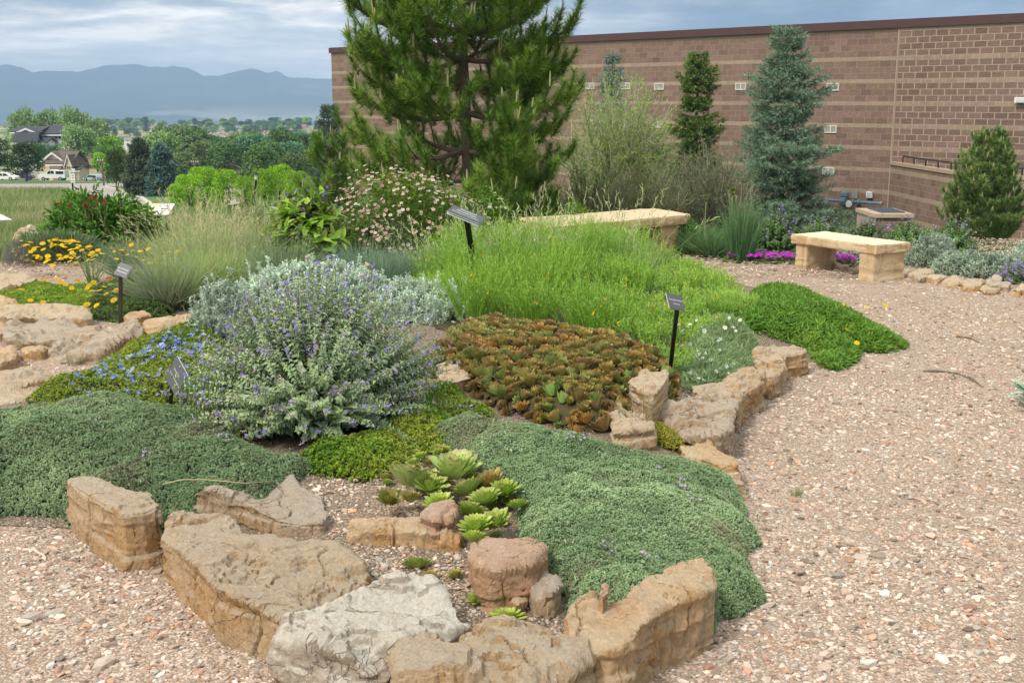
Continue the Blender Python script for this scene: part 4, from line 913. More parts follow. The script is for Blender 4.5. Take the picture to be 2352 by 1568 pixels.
# ------------------------------------------------------------------ mounds (mats and cushions)
class Mound:
    def __init__(s, px, z=0.1, h=.15, edge=.25, lump=.02, freq=4.0, base=hb, seed=1, world=False, power=1.0, rag=.03):
        s.poly = [tuple(float(q) for q in v[:2]) for v in px] if world else [tuple(float(q) for q in G(p[0], p[1], p[2] if len(p) > 2 else z)[:2]) for p in px]
        if rag:
            q = np.array(s.poly); out = []
            for i in range(len(q)):
                a, c = q[i], q[(i+1) % len(q)]; k = max(1, int(np.hypot(*(c-a))/.13)); out += [a+(c-a)*j/k for j in range(k)]
            q = np.array(out); e = np.roll(q, -1, 0)-np.roll(q, 1, 0); nn = norm(np.stack([e[:, 1], -e[:, 0]], 1)); s.poly = [tuple(float(v) for v in p) for p in q+nn*(rag*2.2*n2(q[:, 0], q[:, 1], 5.5, 77, 3))[:, None]]
        s.h, s.edge, s.lump, s.freq, s.base, s.seed, s.power = h, edge, lump, freq, base, seed, power
        q = np.array(s.poly); s.lo, s.hi = q.min(0), q.max(0); s.c = q.mean(0)
        s.area = .5*abs(np.dot(q[:, 0], np.roll(q[:, 1], -1))-np.dot(q[:, 1], np.roll(q[:, 0], -1)))
    def d(s, x, y): return np.where(inpoly(s.poly, x, y), pdist(s.poly, x, y), 0)
    def z(s, x, y):
        d = s.d(x, y); p = (1-np.exp(-(d/s.edge)**s.power*2.2))
        return s.base(x, y)+p*(s.h+s.lump*n2(x, y, s.freq, s.seed, 4)*2)
    def normal(s, x, y, e=.02):
        gx = (s.z(x+e, y)-s.z(x-e, y))/(2*e); gy = (s.z(x, y+e)-s.z(x, y-e))/(2*e)
        return norm(np.stack([-gx, -gy, np.ones_like(gx)], -1)), np.sqrt(1+gx*gx+gy*gy)
    def sample(s, n, slope=True):
        out = []; got = 0
        while got < n:
            m = int((n-got)*2.5)+64; x = rng.uniform(s.lo[0], s.hi[0], m); y = rng.uniform(s.lo[1], s.hi[1], m); k = inpoly(s.poly, x, y); x, y = x[k], y[k]
            if slope and len(x):
                _, sl_ = s.normal(x, y); k = rng.uniform(0, 3.0, len(x)) < np.minimum(sl_, 3.0); x, y = x[k], y[k]
            out.append(np.stack([x, y], 1)); got += len(x)
        q = np.concatenate(out)[:n]; x, y = q.T; N, _ = s.normal(x, y)
        return np.stack([x, y, s.z(x, y)], 1), N
    def under(s, b, col, step=.03, sink=.02):
        xs = np.arange(s.lo[0], s.hi[0]+step, step); ys = np.arange(s.lo[1], s.hi[1]+step, step); X, Y = np.meshgrid(xs, ys)
        ins = inpoly(s.poly, X, Y); Z = s.z(X, Y)-sink*(s.d(X, Y) > .02); m = len(xs)
        idx = np.full(X.shape, -1); idx[ins] = np.arange(ins.sum()); V = np.stack([X[ins], Y[ins], Z[ins]], 1)
        q = ins[:-1, :-1] & ins[1:, :-1] & ins[:-1, 1:] & ins[1:, 1:]
        F = np.stack([idx[:-1, :-1][q], idx[:-1, 1:][q], idx[1:, 1:][q], idx[1:, :-1][q]], 1)
        if len(F): b.add(V, F, np.clip(np.asarray(col)*(1+.3*n2(V[:, 0], V[:, 1], 9, 2))[:, None], .004, 1))
def root_at(m, name, label, cat, group=None):
    return thing(name, label, cat, (m.c[0], m.c[1], float(m.base(np.array([m.c[0]]), np.array([m.c[1]]))[0])), group)
def tufted(b, Pt, N, k, L, W, cols, up=.55, fold=.3, var=.22, out=(0.0, .006), tip=None, mid=.55):
    """k little leaves round every point"""
    n = len(Pt); c = np.asarray(cols)
    for j in range(k):
        a = rng.uniform(0, 2*math.pi, n); M = frame_from(N, np.zeros(n)); e = rng.uniform(up-.35, up+.35, n)
        D = np.einsum('nij,nj->ni', M, np.stack([np.cos(a)*np.cos(e), np.sin(a)*np.cos(e), np.sin(e)], 1))
        p = Pt+N*rng.uniform(out[0], out[1], (n, 1)); s = rng.uniform(.7, 1.25, n)
        cc = np.clip(c*np.clip(rng.normal(1, var, (n, 1)), .5, 1.7), .004, .9)
        b.leaves(p, D, N, L*s, W*s, cc, fold, .1, mid=mid, tipC=None if tip is None else np.clip(cc*np.asarray(tip), 0, .95))
def patch_cols(x, y, cols, f, seed=0, v=.12):
    """blend between colours by a patchy field"""
    t = np.clip(.5+.9*n2(x, y, f, seed, 3)+rng.normal(0, v, len(x)), 0, .999)*(len(cols)-1); i = t.astype(int); w_ = (t-i)[:, None]; c = np.asarray(cols, float)
    return c[i]*(1-w_)+c[np.minimum(i+1, len(c)-1)]*w_
# ---- woolly thyme, left and right carpets
TH = [(.225, .32, .165), (.285, .39, .21), (.34, .45, .25), (.42, .525, .30)]
def thyme(label, px, h, n, edge, seed, zpx, fl):
    m = Mound(px, zpx, h, edge, .045, 2.6, seed=seed, power=.8, rag=.05); r = root_at(m, 'thyme_carpet', label, 'ground cover plant')
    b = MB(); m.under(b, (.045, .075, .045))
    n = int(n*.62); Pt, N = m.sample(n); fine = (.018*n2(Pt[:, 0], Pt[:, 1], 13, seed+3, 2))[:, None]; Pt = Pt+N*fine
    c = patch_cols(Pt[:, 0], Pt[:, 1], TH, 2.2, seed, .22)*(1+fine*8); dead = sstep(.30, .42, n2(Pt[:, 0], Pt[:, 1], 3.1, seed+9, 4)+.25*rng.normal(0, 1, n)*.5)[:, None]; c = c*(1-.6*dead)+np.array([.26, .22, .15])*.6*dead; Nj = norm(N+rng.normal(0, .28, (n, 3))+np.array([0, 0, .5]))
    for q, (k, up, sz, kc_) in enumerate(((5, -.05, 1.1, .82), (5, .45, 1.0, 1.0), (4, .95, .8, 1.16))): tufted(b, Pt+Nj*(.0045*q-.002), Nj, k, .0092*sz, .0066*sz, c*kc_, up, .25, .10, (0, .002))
    Ps, Ns = m.sample(700); a = rng.uniform(0, 6.3, 700); D = np.stack([np.cos(a), np.sin(a), 0*a], 1); L = rng.uniform(.02, .06, 700)[:, None]; b.tubes(np.stack([Ps, Ps+D*L*.5+Ns*L*.5, Ps+D*L+Ns*L*.35], 1), np.array([[.0011, .001, .0006]]), 3, jit((.30, .26, .17), 700, .25))
    sp = Ps+D*L+Ns*L*.35; tufted(b, sp, norm(Ns+D), 7, .009, .006, np.asarray(TH)[rng.integers(0, 4, 700)], .3)
    b.build('foliage', M_SOFT, r)
    T = [Gb(q[0], q[1], h) for q in fl]; TT = []; NN = []
    for t in T:
        for k in range(7): x, y = t.x+rng.normal(0, .016), t.y+rng.normal(0, .02); TT.append((x, y, float(m.z(np.array([x]), np.array([y]))[0])+.022+rng.uniform(0, .012))); NN.append(norm(rng.normal(0, .5, 3)+np.array([0, -.4, 1])))
    flower_parts(r, 'blossom', TT, np.array(NN), .0075, [petal_flower(4, 1, .8, (.52, .40, .62), (.6, .5, .66))], M_PETAL)
    return m
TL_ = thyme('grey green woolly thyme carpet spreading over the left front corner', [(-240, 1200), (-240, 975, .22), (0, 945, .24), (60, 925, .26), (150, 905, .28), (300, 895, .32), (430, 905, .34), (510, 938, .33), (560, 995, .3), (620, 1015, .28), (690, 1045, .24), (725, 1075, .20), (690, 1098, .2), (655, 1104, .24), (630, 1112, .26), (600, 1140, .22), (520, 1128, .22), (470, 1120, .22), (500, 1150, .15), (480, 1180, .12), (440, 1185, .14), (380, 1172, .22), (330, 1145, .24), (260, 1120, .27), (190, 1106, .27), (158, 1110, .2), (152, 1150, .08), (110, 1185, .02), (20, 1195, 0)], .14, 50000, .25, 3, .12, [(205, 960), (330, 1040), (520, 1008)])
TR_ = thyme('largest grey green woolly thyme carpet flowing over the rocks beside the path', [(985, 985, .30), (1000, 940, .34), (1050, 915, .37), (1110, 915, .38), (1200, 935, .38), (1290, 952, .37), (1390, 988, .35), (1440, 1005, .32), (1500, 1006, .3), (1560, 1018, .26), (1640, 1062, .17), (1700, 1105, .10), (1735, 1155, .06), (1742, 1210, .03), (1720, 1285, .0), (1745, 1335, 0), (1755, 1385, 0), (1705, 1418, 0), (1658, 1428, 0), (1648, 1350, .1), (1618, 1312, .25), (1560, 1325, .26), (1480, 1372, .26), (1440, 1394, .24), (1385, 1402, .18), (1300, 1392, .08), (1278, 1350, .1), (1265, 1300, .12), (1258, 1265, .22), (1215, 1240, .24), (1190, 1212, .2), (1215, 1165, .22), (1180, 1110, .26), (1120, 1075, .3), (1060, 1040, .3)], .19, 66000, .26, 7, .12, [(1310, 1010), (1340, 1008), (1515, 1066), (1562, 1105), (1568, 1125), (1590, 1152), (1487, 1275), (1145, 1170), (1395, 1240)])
# ---- flat leafy mats
def leafy_mat(name, label, cat, px, z, h, edge, n, k, L, W, cols, mat=M_LEAF, under=(.04, .06, .02), lump=.03, freq=4, up=.6, tip=None, seed=1, base=hb, pf=3.0, group=None, out=(0, .02), var=.2, mid=.55):
    m = Mound(px, z, h, edge, lump, freq, base, seed); r = root_at(m, name, label, cat, group)
    b = MB(); m.under(b, under, max(.03, L))
    Pt, N = m.sample(n); c = patch_cols(Pt[:, 0], Pt[:, 1], cols, pf, seed)
    Nj = norm(N+rng.normal(0, .3, (n, 3))+np.array([0, 0, .3]))
    tufted(b, Pt, Nj, k, L, W, c, up, .25, var, out, tip, mid); b.build('foliage', mat, r)
    return m, r
VER, r = leafy_mat('speedwell', 'low speedwell mat dotted with blue flowers left of the catmint', 'ground cover plant', [(60, 940), (110, 900), (180, 862), (260, 828), (340, 790), (420, 768), (500, 770), (540, 830), (570, 920), (560, 985), (430, 965), (300, 950), (150, 950)], .18, .13, .2, 7500, 6, .018, .010, [(.12, .20, .022), (.18, .27, .03), (.26, .31, .04), (.14, .24, .028)], seed=4, tip=(1.15, 1.1, .9))
fp = [(rng.uniform(150, 480), rng.uniform(768, 915)) for _ in range(330)]
fp = [p for p in fp if 880-.38*p[0] < p[1]-60 and p[1] < 900][:190]+[(rng.normal(405, 45), rng.normal(810, 22)) for _ in range(110)]+[(rng.normal(260, 50), rng.normal(850, 14)) for _ in range(60)]
T = []
for p in fp:
    g = Gb(p[0], p[1], .12)
    if inpoly(VER.poly, g.x, g.y): T.append((g.x, g.y, float(VER.z(np.array([g.x]), np.array([g.y]))[0])+.018))
flower_parts(r, 'blossom', T, norm(rng.normal(0, .3, (len(T), 3))+np.array([0, -.25, 1])), rng.uniform(.014, .021, len(T)), [petal_flower(4, 1, 1.1, (.16, .24, .78), (.75, .75, .8), tipcol=(.26, .36, .85)), petal_flower(4, 1, 1.0, (.45, .52, .86), (.8, .8, .8)), petal_flower(4, 1, 1.1, (.12, .16, .68), (.7, .7, .8))], M_PETAL)
leafy_mat('stonecrop', 'yellow green stonecrop trailing between the catmint and the green houseleeks', 'ground cover plant', [(690, 1095), (740, 1065), (820, 1045), (900, 1015), (980, 985), (1035, 985), (1060, 1020), (1040, 1060), (960, 1075), (890, 1105), (830, 1120), (760, 1112)], .14, .09, .16, 3200, 7, .020, .010, [(.11, .22, .02), (.19, .31, .03), (.34, .38, .06), (.15, .27, .03)], seed=6, tip=(1.2, 1.15, .85), out=(0, .035))
leafy_mat('stonecrop', 'green stonecrop patch right of the catmint below the pale stone', 'ground cover plant', [(975, 880), (1000, 862), (1060, 882), (1130, 925), (1060, 935), (1000, 955), (960, 935)], .30, .09, .12, 1500, 7, .022, .010, [(.11, .21, .02), (.19, .29, .03), (.28, .30, .05)], seed=18, tip=(1.15, 1.1, .85), out=(0, .03))
leafy_mat('stonecrop', 'bright green stonecrop strip along the left foot of the catmint', 'ground cover plant', [(425, 975), (470, 945), (520, 940), (560, 985), (600, 1030), (560, 1035), (510, 1005), (465, 1000)], .16, .09, .13, 1300, 7, .020, .010, [(.15, .21, .02), (.23, .25, .03), (.17, .22, .03)], seed=8, tip=(1.2, 1.1, .8), out=(0, .03))
leafy_mat('stonecrop', 'small lime stonecrop tuft beside the hollowed grey slab', 'ground cover plant', [(1478, 992), (1510, 982), (1560, 992), (1575, 1008), (1540, 1016), (1495, 1006)], .16, .07, .08, 500, 6, .018, .009, [(.24, .26, .04), (.32, .31, .05)], seed=9, tip=(1.2, 1.1, .8))
YEL, r = leafy_mat('yellow_flowered_mat', 'bright green mat with orange yellow flowers beside the pale slab', 'ground cover plant', [(-60, 690), (0, 665), (60, 652), (160, 648), (240, 655), (280, 680), (260, 705), (190, 708), (60, 710), (-60, 700)], .06, .07, .2, 6000, 5, .022, .008, [(.15, .25, .025), (.24, .34, .04), (.19, .30, .03)], seed=10, pf=2, base=lambda x, y: 0*x)
FLP = [(88, 643), (105, 645), (85, 672), (92, 662), (140, 648), (150, 655), (205, 656), (98, 694), (70, 690), (48, 665), (180, 645), (130, 640), (215, 648), (200, 662), (30, 672), (250, 645), (165, 662)]
T = [tuple(G(p[0], p[1], .10)) for p in FLP]
DAISY = [petal_flower(12, 1, .42, (.80, .50, .01), (.75, .42, .02), .1, .22, 2, (.86, .62, .02)), petal_flower(14, 1, .36, (.84, .60, .015), (.7, .42, .02), .0, .22, 2), petal_flower(11, 1, .45, (.82, .56, .01), (.72, .36, .02), -.15, .22, 2)]
flower_parts(r, 'flower_head', T, norm(rng.normal(0, .25, (len(T), 3))+np.array([0, -.4, 1])), .034, [petal_flower(10, 1, .5, (.78, .46, .01), (.7, .35, .02), .1, .25)], M_PETAL)
SED, r = leafy_mat('orange_stonecrop', 'dark green stonecrop with rusty orange flower heads by the small grey label', 'ground cover plant', [(185, 705), (220, 660), (280, 640), (340, 665), (400, 680), (395, 715), (320, 722), (270, 728), (215, 722)], .06, .13, .16, 3200, 6, .026, .012, [(.07, .13, .03), (.11, .17, .04), (.09, .15, .03)], seed=11, pf=2, base=lambda x, y: 0*x)
T = [tuple(G(p[0], p[1], .17)) for p in ((205, 682), (215, 690), (228, 668), (240, 660), (255, 655), (268, 668), (232, 690), (222, 702), (200, 700), (262, 690), (285, 676), (250, 640), (272, 648), (300, 655), (244, 676), (212, 670))]
flower_parts(r, 'flower_head', T, norm(rng.normal(0, .3, (len(T), 3))+np.array([0, -.3, 1])), rng.uniform(.03, .05, len(T)), [petal_flower(9, 1, .5, (.38, .14, .03), (.5, .25, .03), .2, .5, 3), petal_flower(9, 1, .5, (.78, .52, .02), (.6, .3, .02), .2, .4, 3)], M_PETAL)
GC, r = leafy_mat('leafy_ground_cover', 'dense green leafy ground cover spilling onto the gravel right of the white flowers', 'ground cover plant', [(1690, 790), (1715, 740), (1735, 705), (1790, 695), (1860, 690), (1930, 698), (1990, 735), (2040, 760), (2085, 780), (2030, 795), (1975, 795), (1960, 820), (1935, 838), (1895, 830), (1860, 802), (1800, 795)], .06, .09, .3, 4800, 6, .066, .013, [(.11, .22, .03), (.17, .31, .04), (.13, .26, .04), (.22, .36, .06)], seed=12, up=.6, pf=2.2)
T = []; 
for p, dz_ in (((1895, 700), .04), (1975, 712), ) if False else (((1895, 712), .03), ((1935, 702), .03), ((1850, 698), .04), ((1912, 703), .03), ((1955, 748), .04), ((1945, 760), .03), ((1990, 715), .06), ((2032, 722), .10), ((1820, 760), .03), ((1968, 790), .03)):
    g = G(p[0], p[1], .16); T.append((g[0], g[1], .14+dz_))
flower_parts(r, 'flower_head', T, norm(rng.normal(0, .25, (len(T), 3))+np.array([0, -.5, 1])), rng.uniform(.022, .032, len(T)), DAISY, M_PETAL)
SIS, r = leafy_mat('snow_in_summer', 'grey leaved cushion starred with small white flowers behind the rock ledge', 'flowering plant', [(1585, 870), (1578, 820), (1600, 780), (1650, 755), (1715, 770), (1745, 800), (1738, 845), (1700, 868), (1640, 878)], .2, .13, .2, 3600, 6, .05, .006, [(.24, .34, .17), (.32, .43, .22), (.28, .38, .18)], M_SOFT, seed=13, up=.9, out=(0, .05))
T = []
for _ in range(95):
    g = G(rng.normal(1650, 48), rng.normal(805, 45), .38); x, y = g[:2]
    if inpoly(SIS.poly, x, y): T.append((x, y, float(SIS.z(np.array([x]), np.array([y]))[0])+rng.uniform(.04, .09)))
for p in ((1600, 735), (1585, 745), (1635, 745), (1665, 752), (1690, 760), (1700, 735), (1618, 760), (1570, 760), (1555, 745), (1675, 730)): T.append(tuple(G(p[0], p[1], .5)))
flower_parts(r, 'blossom', T, norm(rng.normal(0, .35, (len(T), 3))+np.array([0, -.6, .8])), rng.uniform(.012, .019, len(T)), [petal_flower(5, 1, .85, (.78, .80, .76), (.5, .5, .2)), petal_flower(5, 1, .8, (.72, .75, .70), (.45, .48, .2), .4)], M_PETAL)
leafy_mat('stonecrop', 'small green tuft growing against the path ledge', 'ground cover plant', [(1752, 880), (1760, 862), (1782, 862), (1790, 880), (1775, 892)], .0, .08, .06, 160, 6, .03, .006, [(.14, .20, .08), (.18, .23, .10)], seed=15, base=lambda x, y: 0*x)
# ---- purple ice plant
ICE, r = leafy_mat('ice_plant', 'low ice plant strip covered in vivid magenta flowers behind the right bench', 'flowering plant', [(1660, 598), (1670, 585), (1740, 583), (1830, 588), (1900, 592), (1970, 598), (1965, 610), (1900, 608), (1820, 602), (1730, 602)], .03, .05, .15, 1500, 5, .03, .012, [(.16, .22, .06), (.12, .2, .05)], seed=16, base=lambda x, y: 0*x)
T = []
for _ in range(190):
    g = G(rng.uniform(1672, 1828) if rng.uniform() < .78 else rng.uniform(1900, 1968), rng.uniform(584, 600), .09)
    if inpoly(ICE.poly, g[0], g[1]): T.append((g[0], g[1], .09+rng.uniform(0, .03)))
flower_parts(r, 'blossom', T, norm(rng.normal(0, .25, (len(T), 3))+np.array([0, -.4, 1])), rng.uniform(.03, .042, len(T)), [petal_flower(14, 1, .3, (.50, .035, .52), (.6, .3, .5), .15, .2, 2)], M_PETAL)
# ------------------------------------------------------------------ houseleeks
def rosette_mesh(name, nl, base, tip, inner, wid=.34, open_=1.0, tpow=3.0, droop=-.20):
    """unit rosette (radius about 1) of fleshy pointed leaves"""
    i = np.arange(nl); f = i/(nl-1); a = i*2.39996+rng.normal(0, .08, nl)
    el = R(86)-f**.9*R(66)*open_; Ln = (.38+.62*f**.7)*rng.uniform(.9, 1.08, nl)
    D = np.stack([np.cos(a)*np.cos(el), np.sin(a)*np.cos(el), np.sin(el)], 1); rad = .03+.20*f
    Pp = np.stack([np.cos(a)*rad, np.sin(a)*rad, .10+.20*(1-f)], 1)
    N = np.stack([-np.cos(a)*np.sin(el), -np.sin(a)*np.sin(el), np.cos(el)], 1)
    c = np.asarray(base)*(1-f[:, None])*.0+np.asarray(base)*f[:, None]+np.asarray(inner)*(1-f[:, None]); c = c*np.clip(rng.normal(1, .10, (nl, 1)), .7, 1.3)
    b = MB(); b.bigleaves(Pp, D, N, Ln, wid*(.5+.65*f), c, np.asarray(tip)*np.clip(rng.normal(1, .2, (nl, 1)), .6, 1.5), cup=.22, droop=droop, prof=((0, .46), (.30, .80), (.62, 1.0), (.84, .70)), tpow=tpow, edgeC=c*.6)
    me = b.mesh(name, smooth=True); me.materials.append(M_FLESH); return me
ROSV = {}
def bake_rosette(mb, me, p, rad, tilt):
    if me.name not in ROSV:
        k = len(me.vertices); V = np.empty(k*3, np.float32); me.vertices.foreach_get('co', V); C = np.empty(k*4, np.float32); me.color_attributes['col'].data.foreach_get('color', C); F = [tuple(pl.vertices) for pl in me.polygons]
        ROSV[me.name] = (V.reshape(-1, 3), C.reshape(-1, 4)[:, :3], [np.array([f for f in F if len(f) == m]) for m in (3, 4)])
    V, C, FF = ROSV[me.name]; M = np.array((Matrix.Rotation(tilt[1], 3, 'Y') @ Matrix.Rotation(tilt[0], 3, 'X') @ Matrix.Rotation(rng.uniform(0, 6.28), 3, 'Z')))*rad; n0 = mb.n; mb.add(V@M.T+np.array(p), FF[1], C*rng.uniform(.8, 1.15)); mb.F.append(FF[0]+n0); mb.M.append(np.zeros(len(FF[0]), int))
def place_rosette(me, p, rad, tilt=(0, 0), label='', group=None, name='houseleek_rosette', squash=1.0):
    o = bpy.data.objects.new(name, me); COL.objects.link(o); o.location = p
    o.rotation_euler = (tilt[0], tilt[1], rng.uniform(0, 6.28)); o.scale = (rad, rad, rad*squash); tag(o, label, 'houseleek', group); return o
GREEN = [rosette_mesh('houseleek_rosette', n_, b_, t_, i_, w_, op, 7.0, -.08) for n_, b_, t_, i_, w_, op in ((60, (.33, .46, .10), (.24, .15, .09), (.40, .50, .10), .38, .95), (66, (.30, .46, .07), (.26, .17, .07), (.40, .52, .07), .34, 1.0), (46, (.40, .52, .16), (.26, .16, .12), (.42, .52, .14), .46, .84))]
OLIVE = [rosette_mesh('houseleek_rosette', 60, (.28, .31, .07), (.26, .15, .06), (.33, .34, .07), .36, .92, 5), rosette_mesh('houseleek_rosette', 50, (.38, .34, .09), (.34, .16, .07), (.36, .33, .08), .38, .85, 5)]
fr = [  # px, py, radius px, mesh, label
 (1045, 1088, 62, GREEN[2], 'biggest pale green houseleek with broad upright leaves'), (935, 1108, 56, GREEN[2], 'second largest pale green houseleek, left of the biggest'), (985, 1118, 42, GREEN[0], 'olive green houseleek wedged between the two biggest'),
 (890, 1152, 31, OLIVE[0], 'lowest left olive houseleek with a closed dark centre'), (942, 1150, 27, OLIVE[0], 'olive ball shaped houseleek second from the left end'), (1010, 1158, 34, GREEN[1], 'spreading green houseleek above the perched stone'),
 (1080, 1128, 40, GREEN[0], 'green houseleek right below the biggest one'), (1130, 1108, 36, OLIVE[1], 'brown tipped houseleek right of the biggest one'), (1118, 1150, 38, GREEN[0], 'fresh green houseleek in the middle of the right cluster'), (1160, 1130, 36, GREEN[1], 'green houseleek touching the right thyme carpet'),
 (1078, 1175, 36, GREEN[1], 'green houseleek above the pinkish boulder'), (1095, 1212, 40, GREEN[1], 'sprawling green houseleek hanging over the flat fronted block'), (1142, 1202, 40, GREEN[0], 'round cupped houseleek right above the pinkish boulder'), (1088, 1242, 30, GREEN[1], 'houseleek squeezed between the flat fronted block and the pinkish boulder'),
 (1190, 1072, 26, OLIVE[1], 'rusty houseleek at the top edge of the right thyme carpet'), (1112, 1058, 22, OLIVE[1], 'small rusty houseleek behind the biggest one'), (1060, 1050, 24, OLIVE[1], 'rusty tipped houseleek at the back of the green cluster'), (1190, 1165, 26, GREEN[1], 'shaded houseleek under the edge of the right thyme carpet'),
 (957, 1290, 37, GREEN[1], 'bright green houseleek alone in front of the flat fronted block'), (990, 1318, 21, OLIVE[1], 'small yellow houseleek beside the lone bright green one'), (1047, 1315, 21, OLIVE[0], 'small round green houseleek left of the pinkish boulder'), (1103, 1370, 30, GREEN[1], 'flat green houseleek at the foot of the pinkish boulder'), (1167, 1412, 42, GREEN[1], 'nearest green houseleek behind the lichen stained slab')]
for px, py, rp, me, lab in fr:
    big = py < 1260; ex = .10 if big else .02
    g = Gb(px, py+rp*.35, ex*.6); d = g.length; rad = rp*d/FP*1.14
    place_rosette(me, (g.x, g.y, g.z+(ex-.03 if big else .006)), rad, (R(rng.uniform(0, 24)), R(rng.uniform(-14, 14))), lab, 'green houseleeks among the front rocks', squash=rng.uniform(.9, 1.1) if big else .8)
fill_me = [GREEN[1], GREEN[0], OLIVE[0], GREEN[1]]
FM = Mound([(880, 1130), (930, 1080), (1040, 1065), (1150, 1085), (1200, 1130), (1180, 1190), (1130, 1245), (1090, 1250), (1070, 1190), (1000, 1180), (900, 1170)], .12, .06, .2, .02, 3, world=False)
for k in range(95):
    q, nq = FM.sample(1, False); x, y, z = q[0]; place_rosette(fill_me[k % 4], (x, y, z-.008), rng.uniform(.028, .05), (R(rng.uniform(0, 30)), R(rng.uniform(-20, 20))), 'small green houseleek packed between the larger green ones', 'small houseleeks filling the green cluster')
RED = [rosette_mesh('houseleek_rosette', n_, b_, t_, i_, w_, op, 4.5) for n_, b_, t_, i_, w_, op in ((46, (.21, .27, .07), (.26, .085, .05), (.21, .29, .055), .38, .78), (42, (.27, .30, .08), (.32, .11, .05), (.28, .33, .06), .40, .72), (48, (.22, .17, .06), (.20, .08, .045), (.20, .17, .045), .34, .86), (44, (.20, .33, .075), (.20, .11, .06), (.24, .36, .055), .40, .74), (40, (.36, .23, .06), (.30, .12, .045), (.34, .24, .055), .36, .9), (46, (.31, .31, .075), (.30, .13, .055), (.29, .31, .06), .38, .8))]
HLM = Mound([(980, 815), (1030, 748), (1120, 722), (1220, 735), (1330, 752), (1450, 775), (1535, 808), (1560, 850), (1590, 880), (1575, 918, .25), (1535, 908, .25), (1525, 872), (1470, 882), (1425, 935, .25), (1392, 985, .22), (1320, 985, .22), (1250, 968, .22), (1170, 945, .22), (1100, 925, .22), (1070, 890, .25), (1030, 862, .25), (1010, 830)], .32, .16, .22, .03, 3, seed=21)
b = MB(); HLM.under(b, (.09, .075, .035), .04); o = b.build('leaf_litter', M_SOFT); tag(o, 'brown litter between the reddish houseleek rosettes', None, None, 'stuff')
pts = []
tries = 0
while tries < 5000:
    tries += 1
    Pq, Nq = HLM.sample(1, False); x, y, z = Pq[0]; v = rng.uniform(.036, .062)
    if all((x-a[0])**2+(y-a[1])**2 > ((v+a[3])*.78)**2 for a in pts): pts.append((x, y, z, v, Nq[0]))
RSTUFF = MB()
pts = sorted(pts, key=lambda a: a[1]-a[3]*6)
for ip, (x, y, z, v, nq) in enumerate(pts):
    nz = n2(np.array([x]), np.array([y]), 2.0, 8)[0]; e = HLM.d(np.array([x]), np.array([y]))[0]
    k = rng.choice([2, 4, 5, 1]) if (nz+rng.normal(0, .18) > .24 or e < .06) else rng.choice([0, 1, 3, 0, 1, 3, 5, 2])
    if ip >= 240: bake_rosette(RSTUFF, RED[k], (x, y, z-.02), v*1.34, (R(nq[1]*-30+12), R(nq[0]*30))); continue
    place_rosette(RED[k], (x, y, z-.02), v*1.34, (R(nq[1]*-30+12+rng.normal(0, 9)), R(nq[0]*30+rng.normal(0, 9))), 'houseleek rosette with reddish tips in the large brownish mat', 'reddish houseleek rosettes in the big mat', squash=rng.uniform(1.0, 1.3))
extra, en = HLM.sample(800, False)
for q, nq in zip(extra, en): bake_rosette(RSTUFF, RED[rng.integers(0, 6)], (q[0], q[1], q[2]-.014), rng.uniform(.028, .045), (R(nq[1]*-30+8+rng.normal(0, 12)), R(nq[0]*30+rng.normal(0, 12))))
o = RSTUFF.build('small_houseleeks', M_FLESH, smooth=True); tag(o, 'smallest houseleek rosettes filling the gaps of the brownish mat', None, None, 'stuff')
# ------------------------------------------------------------------ shrubby plants
def dome_dirs(n, lo=-.05, pw=1.0):
    """directions over a dome (z from lo to 1)"""
    z = lo+(1-lo)*rng.uniform(0, 1, n)**pw; a = rng.uniform(0, 2*math.pi, n); r = np.sqrt(np.maximum(0, 1-z*z)); return np.stack([r*np.cos(a), r*np.sin(a), z], 1)
def stems_to(base, tips, m=6, sag=.25):
    """curved stems from base (n,3) to tips (n,3): rise first, then lean"""
    t = np.linspace(0, 1, m)[None, :, None]; d = tips-base; lin = base[:, None]+d[:, None]*t
    h = np.linalg.norm(d, axis=1)[:, None, None]; up = np.array([0, 0, 1.])[None, None]
    return lin+up*h*sag*np.sin(math.pi*t)*(1-.35*t)
def along(path, t):
    """points and tangents at parameters t (n,k) of paths (n,m,3)"""
    n, m = path.shape[:2]; x = np.clip(t, 0, .9999)*(m-1); i = x.astype(int); f = (x-i)[..., None]; r = np.arange(n)[:, None]
    a, b_ = path[r, i], path[r, i+1]; return a*(1-f)+b_*f, norm(b_-a)
